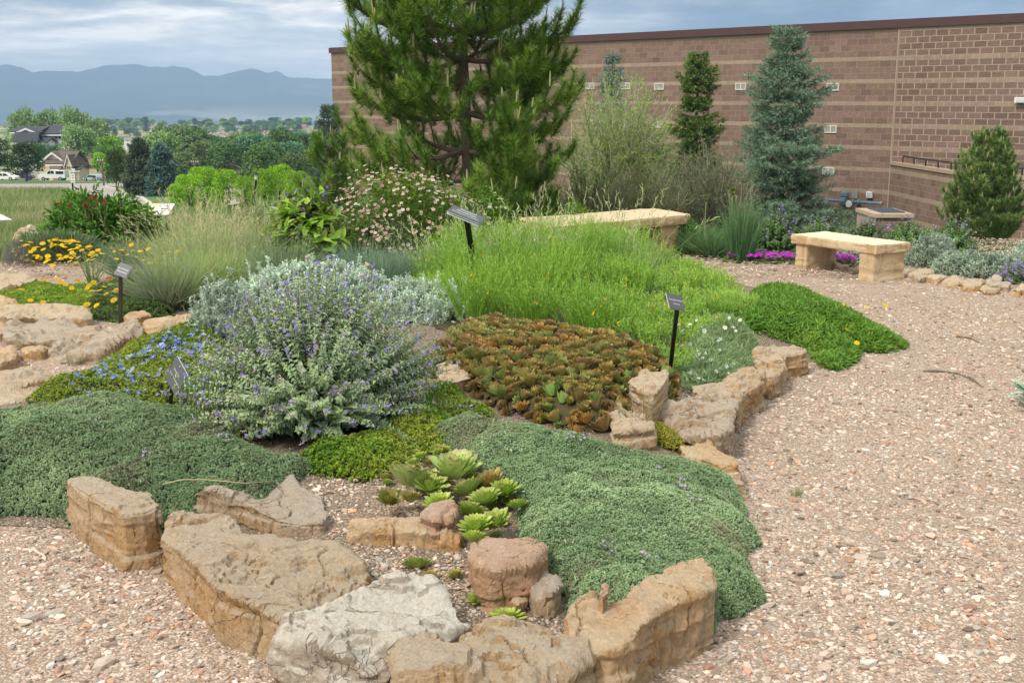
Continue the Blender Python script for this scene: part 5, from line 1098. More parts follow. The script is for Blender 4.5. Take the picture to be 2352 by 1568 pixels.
def catmint(name, label, c, rx, ry, h, nst, npair, leafL, leafW, cols, spike, group=None, z0=.0, tipcol=(.36, .44, .16), maxfl=100, stemw=.0032, flr=.008, lo=.02):
    r = thing(name, label, 'flowering plant', (c[0], c[1], c[2]), group); b = MB(); c = np.asarray(c, float)
    dd = dome_dirs(nst, lo, .8); rad = rng.uniform(.72, 1.06, nst)*(1+.16*n2(dd[:, 0]*2, dd[:, 1]*2+dd[:, 2], 1.6, 5))
    tips = c+dd*np.array([rx, ry, h])*rad[:, None]; base = c+np.stack([dd[:, 0]*rx*.32, dd[:, 1]*ry*.32, 0*rad], 1)+rng.normal(0, .04, (nst, 3))*[1, 1, 0]
    path = stems_to(base, tips, 7, .16)
    sc = jit((.17, .22, .11), nst, .12); b.tubes(path, np.linspace(stemw, stemw*.5, 7)[None], 3, sc)
    t = np.linspace(.26, .985, npair)[None]+rng.normal(0, .012, (nst, npair)); Pq, Tq = along(path, t); n = nst*npair
    tt = np.broadcast_to(t, (nst, npair)).ravel(); Pq = Pq.reshape(-1, 3); Tq = Tq.reshape(-1, 3)
    ang = np.broadcast_to(np.arange(npair)*math.pi/2, (nst, npair)).ravel()+np.repeat(rng.uniform(0, 6.3, nst), npair)
    M = frame_from(Tq, np.zeros(n)); cc0 = patch_cols(Pq[:, 0]+Pq[:, 2], Pq[:, 1], cols, 4, 3, .2)
    tipm = np.clip((tt-.86)/.14, 0, 1)[:, None]; cc0 = cc0*(1-tipm*.55)+np.asarray(tipcol)*tipm*.55
    for sgn in (0, math.pi):
        a = ang+sgn; e = rng.normal(.30, .28, n)+.35*np.clip((tt-.8)/.2, 0, 1)
        D = np.einsum('nij,nj->ni', M, np.stack([np.cos(a)*np.cos(e), np.sin(a)*np.cos(e), np.sin(e)], 1)); D = norm(D+np.array([0, 0, -.06]))
        s = (1.12-.62*np.clip((tt-.30)/.7, 0, 1))*rng.uniform(.75, 1.25, n)
        b.leaves(Pq, D, norm(Tq+np.array([0, 0, .7])), leafL*s, leafW*s, cc0*np.clip(rng.normal(1, .14, (n, 1)), .6, 1.5), .22, .18, mid=.38)
    b.build('foliage', M_SOFT, r)
    # flower whorls in lavender with dull purple calyces
    k = rng.permutation(nst)[:int(nst*spike)]; T = []; Nn = []
    cb = MB()
    for q in range(4):
        tq = np.full((len(k), 1), .90+.035*q)+rng.normal(0, .012, (len(k), 1)); Pk, Tk = along(path[k], tq); Pk = Pk[:, 0]; Tk = Tk[:, 0]
        Pk = Pk+Tk*(.02*q)*leafL/.04; m = len(Pk); tufted(cb, Pk, Tk, 4, leafL*.32, leafL*.16, jit((.38, .33, .34), m, .15), .3, .3)
        sel = rng.uniform(0, 1, m) < .38
        for _ in range(2):
            off = norm(rng.normal(0, 1, (m, 3))); T.append((Pk+off*leafL*.22)[sel]); Nn.append(norm(off+np.array([0, -.5, .3]))[sel])
    cb.build('calyces', M_SOFT, r)['kind'] = 'stuff'
    T = np.concatenate(T); Nn = np.concatenate(Nn)
    flower_parts(r, 'floret', T, Nn, flr*rng.uniform(.8, 1.3, len(T)), [petal_flower(4, 1, .95, (.30, .25, .62), (.42, .38, .68), .35), petal_flower(3, 1, 1.2, (.36, .31, .66), (.5, .45, .75), .2)], M_PETAL, maxfl)
    return r
CG = [(.24, .32, .185), (.31, .40, .24), (.39, .48, .29), (.34, .45, .22)]
cb_ = Gb(762, 985)
catmint('catmint', 'big domed grey green catmint bush with violet flowers in the middle of the bed', (cb_.x-.09, cb_.y+.04, cb_.z), .77, .68, .84, 1050, 20, .042, .025, CG, .5, flr=.0095, lo=.10)
# ------------------------------------------------------------------ silver felted plants
def silver(name, label, c, rx, ry, h, n, k, L, W, cols, group=None, rough_top=.25, cat='silver plant', upr=.8, lo=.0):
    r = thing(name, label, cat, tuple(c), group); b = MB(); c = np.asarray(c, float)
    dd = dome_dirs(n, lo, .75); bump_ = 1+.22*n2(dd[:, 0]*2.2, dd[:, 1]*2.2+dd[:, 2]*2, 1.5, 9)+np.where(rng.uniform(0, 1, n) < .12, rng.uniform(.04, rough_top, n), 0)
    depth = np.where(rng.uniform(0, 1, n) < .65, 1.0, rng.uniform(.55, 1, n))
    tips = c+dd*np.array([rx, ry, h])*(bump_*depth)[:, None]; up = norm(dd*np.array([.5, .5, 1])+np.array([0, 0, upr])+rng.normal(0, .2, (n, 3)))
    Ls = L*rng.uniform(2.2, 4.2, n); p0 = tips-up*Ls[:, None]; path = np.stack([p0, p0+up*Ls[:, None]*.5, tips], 1)
    col = patch_cols(tips[:, 0], tips[:, 1]+tips[:, 2], cols, 3, 4, .2); b.tubes(path, np.array([[W*.35, W*.3, W*.25]]), 3, col*.85)
    for q in range(k):
        f = rng.uniform(.25, 1, n); Pq = p0+up*(Ls*f)[:, None]; a = rng.uniform(0, 6.3, n); M = frame_from(up, np.zeros(n)); e = rng.uniform(.15, 1.1, n)+f*.3
        D = np.einsum('nij,nj->ni', M, np.stack([np.cos(a)*np.cos(e), np.sin(a)*np.cos(e), np.sin(e)], 1)); s = rng.uniform(.65, 1.25, n)
        b.leaves(Pq, D, up, L*s, W*s, col*np.clip(rng.normal(1, .1, (n, 1)), .7, 1.3), .3, .15, mid=.68)
    # mound filling the bush, inner shade painted in as a darkened leaf colour
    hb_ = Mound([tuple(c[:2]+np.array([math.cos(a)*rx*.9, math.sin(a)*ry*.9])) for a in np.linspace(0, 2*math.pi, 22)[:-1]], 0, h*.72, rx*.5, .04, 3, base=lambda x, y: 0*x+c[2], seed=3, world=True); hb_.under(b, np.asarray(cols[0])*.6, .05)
    b.build('foliage', M_SOFT, r); return r, tips
SV = [(.46, .55, .435), (.55, .645, .52), (.62, .71, .59), (.50, .59, .47)]
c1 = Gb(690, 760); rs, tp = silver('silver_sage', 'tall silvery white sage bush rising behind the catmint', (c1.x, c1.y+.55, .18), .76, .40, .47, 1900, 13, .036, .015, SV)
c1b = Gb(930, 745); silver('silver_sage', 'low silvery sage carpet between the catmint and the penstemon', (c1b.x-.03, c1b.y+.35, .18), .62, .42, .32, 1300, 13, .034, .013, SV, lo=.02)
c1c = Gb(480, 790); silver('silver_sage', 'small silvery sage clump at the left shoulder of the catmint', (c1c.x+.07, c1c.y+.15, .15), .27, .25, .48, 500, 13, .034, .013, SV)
def button_flower(px, py, Y, base_py, label):
    t = Vector(P(px, py, Y)); g = Vector((t.x+.04, Y, float(hb(np.array([t.x]), np.array([Y]))[0])+.25)); r = thing('dried_flower_stalk', label, 'flower stalk', g)
    b = MB(); b.tubes([[g, (t+g)/2+Vector((.02, 0, .02)), t]], .0035, 4, (.35, .32, .22)); b.build('stalk', M_STEM, r)
    b = MB(); b.lathe([(.004, -.012), (.017, -.006), (.019, .005), (.012, .014), (.004, .017)], t, (0, 0, 1), 8, (.40, .32, .25)); b.build('seed_head', M_STEM, r)
button_flower(845, 610, 8.1, 700, 'dried round seed head on a bare stalk above the silver sage carpet')
button_flower(706, 592, 8.5, 640, 'white button seed head highest above the silver sage')
button_flower(833, 633, 8.2, 660, 'shortest seed head above the silver sage carpet')
# ------------------------------------------------------------------ grasses
def grass_clump(b, c, n, rad, L, W, lean, col0, col1, segs=3, bendz=-.55, spread=None, var=.18):
    a = rng.uniform(0, 6.283, n); q = rad*np.sqrt(rng.uniform(0, 1, n)); base = np.asarray(c)+np.stack([np.cos(a)*q, np.sin(a)*q, 0*q], 1)
    a2 = a+rng.normal(0, .5, n); ln = lean*np.abs(rng.normal(.55, .4, n)); D = np.stack([np.cos(a2)*ln, np.sin(a2)*ln, np.ones(n)], 1)
    s = L*rng.uniform(.55, 1.12, n); bend = np.stack([np.cos(a2)*ln*.55, np.sin(a2)*ln*.55, bendz*ln], 1)*s[:, None]
    k = np.clip(rng.normal(1, var, (n, 1)), .5, 1.6); b.blades(base, D, s, W*rng.uniform(.7, 1.3, n), bend, np.asarray(col0)*k, np.asarray(col1)*k, segs)
    t = base+norm(D)*s[:, None]+bend; return base, D, s, bend, t
def seed_heads(b, tips, dirs, L, W, k, col, droop=-.3):
    """loose panicles: little spikelets along the top of a stem"""
    n = len(tips)
    for q in range(k):
        f = q/k; p = tips-dirs*(L*(1-f))[:, None]; D = norm(dirs+rng.normal(0, .38, (n, 3))+np.array([0, 0, droop*.3])); b.leaves(p, D, rng.normal(0, 1, (n, 3)), L*.33, W, jit(col, n, .15), .2, .1)
def grass(name, label, clumps, n, rad, L, W, lean, col0, col1, group=None, heads=0, headL=.12, headW=.006, headcol=(.36, .36, .2), stalkL=None, cat='ornamental grass', segs=3, bendz=-.55, kh=7, headlean=None):
    c0 = clumps[0]; r = thing(name, label, cat, tuple(np.mean(np.array([list(c) for c in clumps]), 0)), group); b = MB(); hbm = MB()
    for c in clumps:
        grass_clump(b, c, n, rad, L, W, lean, col0, col1, segs, bendz)
        if heads:
            bs, D, s, bend, t = grass_clump(hbm, c, heads, rad*.8, stalkL or L*1.35, W*.6, (headlean or lean*.75), np.asarray(col0), np.asarray(headcol), 4, bendz*.6)
            td = norm(norm(D)*s[:, None]+2*bend); seed_heads(hbm, t, td, headL*rng.uniform(.7, 1.2, heads), headW, kh, headcol)
    b.build('foliage', M_LEAF, r)
    if heads: hbm.build('seed_heads', M_LEAF, r)['kind'] = 'stuff'
    return r
BL0, BL1 = (.13, .20, .12), (.28, .37, .24)
def gb(px, py): v = Gb(px, py); return (v.x, v.y, v.z)
grass('blue_oat_grass', 'arching blue green grass clump behind the small grey label', [gb(385, 712)], 1100, .16, .62, .006, .85, (.20, .21, .11), (.30, .38, .24), heads=16, headcol=(.40, .36, .2))
grass('blue_oat_grass', 'blue green grass clump touching the silver sage', [gb(520, 668)], 1200, .18, .66, .006, .85, BL0, BL1, heads=18, headcol=(.40, .38, .2))
grass('blue_oat_grass', 'loose blue green grass clump among the yellow daisies', [gb(310, 640)], 800, .2, .55, .006, 1.0, BL0, (.24, .31, .18), heads=40, headL=.16, headcol=(.36, .36, .16), stalkL=.75)
grass('blue_fescue', 'soft blue fescue mound right of the purple leaved bush', [gb(880, 668), gb(820, 650), gb(950, 660)], 900, .16, .46, .005, .8, (.09, .15, .10), (.22, .32, .21), heads=8, headcol=(.3, .3, .16))
grass('blue_fescue', 'blue green fescue mound left of the purple leaved bush', [gb(600, 655), gb(655, 668)], 900, .18, .60, .005, .7, (.11, .17, .09), (.25, .34, .19), heads=14, headcol=(.34, .34, .17))
def fg(px, Y): return (float(P(px, 600, Y)[0]), Y, 0.0)
grass('feather_grass', 'tall pale feathery grass in front of the lime green trees', [fg(470, 12.4), fg(540, 12.8), fg(425, 12.9), fg(600, 13.2), fg(510, 13.4)], 900, .25, .78, .006, .62, (.22, .30, .10), (.44, .51, .23), heads=70, headL=.2, headW=.005, headcol=(.56, .52, .32), stalkL=.98, kh=9)
grass('feather_grass', 'hazy green feather grass in front of the red flowered bush', [fg(420, 11.4), fg(480, 11.6), fg(550, 11.8)], 1000, .22, .62, .005, .6, (.22, .32, .10), (.44, .55, .22), heads=40, headL=.16, headW=.005, headcol=(.38, .38, .2), stalkL=.74, kh=8)
grass('oat_grass', 'slender seeding grass leaning in front of the larger bench', [fg(1130, 11.6), fg(1200, 12.0), fg(1290, 12.2), fg(1380, 12.2), fg(1445, 11.9)], 520, .22, .72, .005, .5, (.18, .28, .08), (.36, .46, .2), heads=26, headL=.22, headW=.009, headcol=(.48, .53, .27), stalkL=1.06, kh=9)
grass('oat_grass', 'green seeding grass before the pink flowered shrub', [fg(985, 11.7), fg(1040, 11.9), fg(1090, 12.2)], 520, .2, .62, .005, .6, (.16, .24, .08), (.33, .43, .19), heads=20, headL=.2, headW=.009, headcol=(.46, .51, .26), stalkL=.92, kh=9)
grass('blue_fescue', 'blue grass tuft under the larger bench', [fg(1430, 12.2), fg(1400, 12.5)], 700, .15, .52, .005, .7, (.09, .15, .12), (.20, .30, .24))
grass('rush', 'upright dark green rush clump on the gravel behind the benches', [fg(1703, 14.6)], 700, .13, .78, .008, .2, (.05, .12, .05), (.13, .24, .10), heads=26, headL=.12, headcol=(.38, .36, .2), stalkL=.86, bendz=-.2)
grass('lily_grass', 'short arching green grass between the rush and the dark green shrub', [fg(1640, 15.2), fg(1600, 15.4)], 700, .26, .46, .009, .9, (.06, .13, .05), (.15, .25, .09))
grass('weed_tuft', 'thin green weed tuft between the yellow mat and the gravel', [tuple(G(212, 650, 0))], 50, .05, .42, .008, .6, (.10, .18, .06), (.2, .3, .12))
grass('weed_tuft', 'grey green weed tuft in the gravel patch', [tuple(G(82, 812, 0))], 70, .03, .10, .005, .8, (.2, .22, .12), (.30, .32, .2))
grass('weed_tuft', 'dry weed tuft beside the blue speedwell', [tuple(G(172, 838, 0))], 90, .05, .12, .004, .9, (.25, .22, .12), (.34, .33, .2))
grass('weed_tuft', 'sparse weed on the slab by the left thyme carpet', [tuple(G(35, 925, .04))], 34, .05, .16, .004, .7, (.25, .25, .12), (.38, .36, .2))
grass('weed_tuft', 'lone green weed on the gravel path', [tuple(G(1828, 1140, 0))], 26, .02, .07, .004, .7, (.15, .22, .07), (.3, .36, .15))
grass('weed_tuft', 'pale green seedling beside the largest slab', [tuple(G(782, 1262, .08))], 40, .02, .05, .012, 1.1, (.22, .30, .14), (.34, .42, .24))
grass('dry_grass', 'curl of dry straw on the pale upright stone', [tuple(G(1468, 968, .24))], 60, .06, .26, .004, 1.3, (.30, .22, .10), (.42, .34, .19), cat='dry grass')
# ------------------------------------------------------------------ pineleaf penstemon
PN = Mound([(960, 690), (975, 640), (1000, 600), (1080, 575), (1200, 560), (1330, 555), (1450, 560), (1560, 600), (1650, 640), (1720, 690), (1740, 730), (1700, 790), (1640, 800), (1560, 850), (1500, 828), (1420, 800), (1340, 782), (1230, 765), (1120, 752), (1040, 770), (990, 760), (950, 735)], .2, .05, .2, .02, 2, seed=31)
def penstemon():
    r = root_at(PN, 'penstemon', 'bright green pineleaf penstemon mass with thin yellow trumpets', 'flowering plant'); b = MB(); PN.under(b, (.07, .06, .035), .06)
    cen, _ = PN.sample(250, False); cl = rng.integers(0, len(cen), 9600); base = cen[cl]+np.stack([rng.normal(0, .062, 9600), rng.normal(0, .062, 9600), np.zeros(9600)], 1); k = inpoly(PN.poly, base[:, 0], base[:, 1]); base = base[k]; cl = cl[k]; n = len(base)
    pxc = CX+FP*cen[:, 0]/cen[:, 1]; hc = (rng.uniform(.22, .50, len(cen))*(1-.62*sstep(1400, 1560, pxc)))[cl]*(.68+.32*sstep(0, .35, PN.d(base[:, 0], base[:, 1])))
    a = rng.uniform(0, 6.283, n); out = (base-cen[cl]); lean = out*3.6+np.stack([np.cos(a), np.sin(a), 0*a], 1)*.14+np.array([0, -.04, 0])
    tips = base+np.stack([lean[:, 0]*hc*1.1, lean[:, 1]*hc*1.1, hc*rng.uniform(.7, 1.12, n)], 1); path = stems_to(base, tips, 4, .08)
    ch = patch_cols(base[:, 0], base[:, 1], [(.16, .35, .02), (.27, .50, .04), (.40, .60, .09)], 1.6, 5, .2)
    b.tubes(path, np.array([[.0028, .0024, .002, .0014]]), 3, ch*.9)
    kk = 13
    for q in range(kk):
        t = np.full((n, 1), .22+.78*(q+.5)/kk)+rng.normal(0, .03, (n, 1)); Pq, Tq = along(path, t); Pq, Tq = Pq[:, 0], Tq[:, 0]; D = norm(Tq*.8+rng.normal(0, .55, (n, 3))); f = q/kk
        c = ch*(1-.45*f)+np.array([.56, .68, .24])*.45*f; b.leaves(Pq, D, rng.normal(0, 1, (n, 3)), .034*rng.uniform(.7, 1.2, n), .0045, c*np.clip(rng.normal(1, .15, (n, 1)), .6, 1.5), .1, .1)
    b.build('foliage', M_LEAF, r)
    # yellow trumpets
    V = []; F = []; C = []
    for j, (z, rad) in enumerate(((0, .1), (.5, .13), (.85, .15), (1.0, .26))):
        for q in range(5): an = q*2*math.pi/5; V.append((rad*math.cos(an), rad*math.sin(an), z)); C.append((.84, .56, .02) if j else (.55, .45, .05))
    for j in range(3): F += [(5*j+q, 5*j+(q+1) % 5, 5*j+5+(q+1) % 5, 5*j+5+q) for q in range(5)]
    sel = rng.permutation(n)[:230]; sel = sel[tips[sel, 1] < 11.5][:75]; T = tips[sel]+rng.normal(0, .015, (len(sel), 3))+np.array([0, 0, .01]); flower_parts(r, 'trumpet_flower', T, norm(rng.normal(0, .6, (len(sel), 3))+np.array([0, -.5, -.5])), .032, [(np.array(V, float), np.array(F), np.array(C, float))], M_PETAL)
penstemon()
# ------------------------------------------------------------------ leafy bushes at the back of the bed
def leaf_bush(name, label, cat, c, rx, ry, h, n, L, W, cols, group=None, shell=.55, up=.3, mat=M_LEAF, big=False, clump=.2, tip=None, stems=0, droop=.3, lo=0.0, heart=True):
    r = thing(name, label, cat, tuple(c), group); b = MB(); c = np.asarray(c, float)
    dd = dome_dirs(n, lo, .8); lum = 1+clump*n2(dd[:, 0]*2.4, dd[:, 1]*2.4+dd[:, 2]*3, 1.7, int(rx*97) % 50)*1.6; rad = np.where(rng.uniform(0, 1, n) < shell, rng.uniform(.86, 1.02, n), rng.uniform(.45, .9, n))*lum
    p = c+dd*np.array([rx, ry, h])*rad[:, None]; a = rng.uniform(0, 6.3, n)
    D = norm(dd*np.array([1, 1, .5])+np.array([0, 0, up])+rng.normal(0, .55, (n, 3))); N = norm(np.array([0, 0, 1.])+rng.normal(0, .35, (n, 3))+dd*.4)
    cc = patch_cols(p[:, 0]*1.0+p[:, 2], p[:, 1], cols, 3.2, 6, .22); s = rng.uniform(.6, 1.25, n)
    if big: b.bigleaves(p, D, N, L*s, W*s, cc, None if tip is None else np.asarray(tip), cup=.16, droop=droop)
    else: b.leaves(p, D, N, L*s, W*s, cc*np.clip(rng.normal(1, .12, (n, 1)), .6, 1.5), .2, .12, tipC=None if tip is None else cc*np.asarray(tip))
    if stems:
        tp = c+dome_dirs(stems, .1)*np.array([rx, ry, h])*.85; bs = np.repeat(c[None], stems, 0)+rng.normal(0, .06, (stems, 3))*[1, 1, 0]; b.tubes(stems_to(bs, tp, 5, .1), np.linspace(.008, .003, 5)[None], 4, jit((.16, .12, .07), stems))
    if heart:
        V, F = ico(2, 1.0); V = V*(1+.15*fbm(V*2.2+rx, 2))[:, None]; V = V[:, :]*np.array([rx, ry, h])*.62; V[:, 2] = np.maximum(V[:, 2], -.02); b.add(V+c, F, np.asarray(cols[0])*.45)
    b.build('foliage', mat, r); return r, p, dd
vb = on(240, 15.8)
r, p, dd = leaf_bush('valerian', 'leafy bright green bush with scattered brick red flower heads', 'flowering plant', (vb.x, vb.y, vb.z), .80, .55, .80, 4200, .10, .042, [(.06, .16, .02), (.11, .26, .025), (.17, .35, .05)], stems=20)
T = []; Nn = []
for (px, py) in ((140, 466), (205, 455), (196, 470), (217, 459), (163, 473), (216, 444), (131, 469), (239, 466), (221, 452), (196, 476), (225, 470), (101, 490), (247, 456), (186, 462), (210, 478), (275, 474)):
    Y = vb.y-.45-rng.uniform(0, .25); t = P(px, py, Y); T.append(t); Nn.append(norm(rng.normal(0, .3, 3)+np.array([0, -.5, .8]))); st = MB(); st.tubes([[t+np.array([rng.normal(0, .04), .05, -.28]), t]], .0035, 3, (.16, .2, .08)); st.build('flower_stalk', M_STEM, r)
flower_parts(r, 'flower_head', T, np.array(Nn), rng.uniform(.026, .045, len(T)), [petal_flower(8, 1, .55, (.30, .055, .04), (.36, .09, .06), .35, .5, 3), petal_flower(7, 1, .6, (.24, .07, .05), (.3, .12, .08), .5, .5, 3)], M_PETAL)
vb2 = on(330, 15.9); leaf_bush('leafy_bush', 'deep green leafy bush below the white information sign', 'bush', (vb2.x, vb2.y, vb2.z), .42, .36, .62, 1500, .10, .042, [(.05, .14, .02), (.09, .22, .025), (.15, .31, .045)])
ob = on(8, 13.6); leaf_bush('boxwood', 'small dense olive green shrub cut by the left picture border', 'bush', (ob.x-.2, ob.y-.8, ob.z), .32, .3, .50, 1500, .03, .018, [(.04, .09, .015), (.07, .13, .02), (.10, .17, .03)])
lv = on(55, 14.2); leaf_bush('lavender', 'faded grey lilac tuft behind the pale boulder', 'bush', (lv.x, lv.y, lv.z), .16, .14, .28, 420, .07, .01, [(.20, .19, .20), (.24, .25, .20)], None, up=1.4, heart=False)
# gazanias with yellow daisies
gz = G(118, 600, 0); r, p, dd = leaf_bush('gazania', 'grey leaved gazania clump crowded with golden daisies', 'flowering plant', (float(gz[0]), float(gz[1])+.15, 0), .66, .30, .29, 2600, .13, .013, [(.16, .22, .11), (.24, .31, .17), (.13, .19, .08)], up=.9, shell=.7, clump=.1)
T = []
for px, py in ((48, 552), (62, 561), (70, 557), (35, 569), (85, 566), (100, 573), (115, 554), (128, 551), (135, 562), (130, 548), (118, 562), (150, 553), (148, 566), (160, 556), (170, 571), (182, 566), (190, 574), (178, 555), (205, 568), (212, 579), (196, 584), (220, 586), (80, 586), (50, 592), (62, 597), (92, 592), (110, 588), (135, 583), (152, 590), (165, 580), (200, 597), (180, 592), (105, 601), (70, 578), (40, 580), (20, 575), (225, 575), (235, 582), (160, 600), (140, 594)):
    Y = float(gz[1])-.22+(572-py)*.008; T.append(P(px, py, Y)); T.append(P(px+rng.normal(0, 9), py+rng.normal(2, 6), Y-.02))
flower_parts(r, 'flower_head', T, norm(rng.normal(0, .28, (len(T), 3))+np.array([0, -.35, 1])), rng.uniform(.034, .046, len(T)), DAISY, M_PETAL)
g2 = G(330, 612, 0); r, p, dd = leaf_bush('gazania', 'sparser gazania clump with small yellow daisies inside the blue green grass', 'flowering plant', (float(g2[0]), float(g2[1]), 0), .42, .25, .26, 500, .13, .012, [(.12, .17, .09), (.18, .24, .14)], up=.9)
T = [P(px, py, float(g2[1])-1.9) for px, py in ((297, 552), (302, 562), (280, 574), (262, 578), (305, 574), (322, 576), (340, 572), (285, 570), (315, 590), (268, 595), (330, 598), (355, 595), (375, 588), (388, 578), (410, 576), (408, 581), (345, 604), (292, 584))]
flower_parts(r, 'flower_head', T, norm(rng.normal(0, .3, (len(T), 3))+np.array([0, -.35, 1])), rng.uniform(.02, .036, len(T)), DAISY, M_PETAL)
# purple leaved bush with blue bells
kb = G(694, 640, .1); kc = (float(kb[0]), float(kb[1])+.35, .1)
def bell_bush():
    r = thing('bell_clematis', 'broad leaved bush with violet bell flowers and some purple leaves', 'flowering plant', kc); b = MB(); c = np.array(kc); ns = 110
    dd = dome_dirs(ns, .12, .7); rx, ry, h = .48, .40, .92; tips = c+dd*np.array([rx, ry, h])*rng.uniform(.75, 1.03, (ns, 1)); path = stems_to(c+rng.normal(0, .06, (ns, 3))*[1, 1, 0], tips, 6, .14); b.tubes(path, np.linspace(.007, .0035, 6)[None], 4, jit((.17, .17, .06), ns))
    npair = 6; t = np.linspace(.35, 1, npair)[None]+0*dd[:, :1]; Pq, Tq = along(path, t); n = ns*npair; Pq = Pq.reshape(-1, 3); Tq = Tq.reshape(-1, 3); tt = np.repeat(t[:1], ns, 0).ravel(); ang = np.tile(np.arange(npair)*1.4, ns)+np.repeat(rng.uniform(0, 6.3, ns), npair); M = frame_from(Tq, np.zeros(n))
    purple = (np.repeat(rng.uniform(0, 1, ns) < .2, npair) & (rng.uniform(0, 1, n) < .8))
    for sg in (0, math.pi):
        a = ang+sg+rng.normal(0, .25, n); e = rng.normal(.25, .3, n)+.55*np.clip((tt-.75)/.25, 0, 1); D = np.einsum('nij,nj->ni', M, np.stack([np.cos(a)*np.cos(e), np.sin(a)*np.cos(e), np.sin(e)], 1)); s = rng.uniform(.8, 1.25, n)*(1.1-.25*tt)
        cc = patch_cols(Pq[:, 0]+Pq[:, 2], Pq[:, 1], [(.11, .22, .02), (.20, .36, .035), (.32, .48, .07)], 4, 7, .25); cc[purple] = jit((.10, .085, .07), int(purple.sum())); b.bigleaves(Pq, D, norm(Tq+np.array([0, 0, 1.])), .185*s, .078*s, cc, np.clip(cc*np.array([1.25, 1.1, .9]), 0, 1), cup=.14, droop=rng.uniform(.1, .42, n))
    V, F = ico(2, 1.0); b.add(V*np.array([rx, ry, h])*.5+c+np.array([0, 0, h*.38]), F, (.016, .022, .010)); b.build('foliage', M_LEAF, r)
    V = []; F = []; C = []
    for j, (z, rad) in enumerate(((0, .12), (.15, .32), (.55, .36), (.85, .30), (1, .44))):
        for q in range(6): an = q*math.pi/3; V.append((rad*math.cos(an), rad*math.sin(an), z)); C.append((.20, .14, .55) if j > 1 else (.14, .12, .42))
    for j in range(4): F += [(6*j+q, 6*j+(q+1) % 6, 6*j+6+(q+1) % 6, 6*j+6+q) for q in range(6)]
    T = [P(x, y, kc[1]-dy) for x, y, dy in ((657, 443, .2), (749, 439, .25), (745, 445, .25), (751, 426, .1), (632, 470, .3), (683, 437, .15), (707, 433, .1))]
    flower_parts(r, 'bell_flower', T, np.array([norm(np.array([rng.normal(0, .3), -.3, -1])) for _ in T]), np.array([.032, .036, .034, .036, .028, .026, .026]), [(np.array(V, float), np.array(F), np.array(C, float))], M_PETAL)
bell_bush()
# pink potentilla
pb = on(935, 13.6)
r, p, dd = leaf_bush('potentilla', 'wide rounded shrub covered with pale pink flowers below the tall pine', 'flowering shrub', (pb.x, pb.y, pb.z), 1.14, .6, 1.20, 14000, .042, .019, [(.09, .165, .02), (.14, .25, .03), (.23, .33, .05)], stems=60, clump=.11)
rr = 1+.11*1.6*n2(dd[:, 0]*2.4, dd[:, 1]*2.4+dd[:, 2]*3, 1.7, int(1.14*97) % 50)
o_ = np.linalg.norm((p-np.array([pb.x, pb.y, pb.z]))/np.array([1.14, .6, 1.20]), axis=1)/rr
sel = np.where((dd[:, 1] < .35) & (o_ > .9))[0]; wgt = .35+np.clip(.6-dd[sel, 0]*.5, 0, 1)+.8*(dd[sel, 2] < .55); sel = rng.choice(sel, 620, False, wgt/wgt.sum())
flower_parts(r, 'blossom', p[sel]+dd[sel]*.025, norm(dd[sel]*.7+np.array([0, -.35, .55])+rng.normal(0, .3, (620, 3))), rng.uniform(.020, .028, 620), [petal_flower(5, 1, .98, (.74, .50, .45), (.62, .45, .12), .2, tipcol=(.82, .66, .60)), petal_flower(5, 1, .98, (.80, .64, .58), (.62, .5, .2), .1, tipcol=(.84, .74, .68)), petal_flower(5, 1, .9, (.66, .38, .36), (.5, .3, .1), .5, tipcol=(.72, .48, .44))], M_PETAL)
pb2 = on(1120, 13.9); r, p, dd = leaf_bush('potentilla', 'greener shrub with few white flowers right of the pink one', 'flowering shrub', (pb2.x, pb2.y, pb2.z), .50, .4, .92, 6000, .042, .019, [(.08, .17, .015), (.13, .26, .025), (.20, .33, .045)], stems=30, clump=.12)
sel = rng.permutation(np.where((dd[:, 1] < .2) & (dd[:, 2] > .2))[0])[:120]; flower_parts(r, 'blossom', p[sel]+dd[sel]*.02, norm(dd[sel]+np.array([0, -.4, .6])), .024, [petal_flower(5, 1, .98, (.78, .70, .62), (.6, .5, .2), .2)], M_PETAL)
mb_ = on(1568, 15.4); leaf_bush('holly_grape', 'small glossy dark green shrub behind the right end of the larger bench', 'bush', (mb_.x, mb_.y, mb_.z), .22, .2, .54, 900, .05, .024, [(.035, .11, .02), (.06, .17, .025), (.10, .23, .04)])
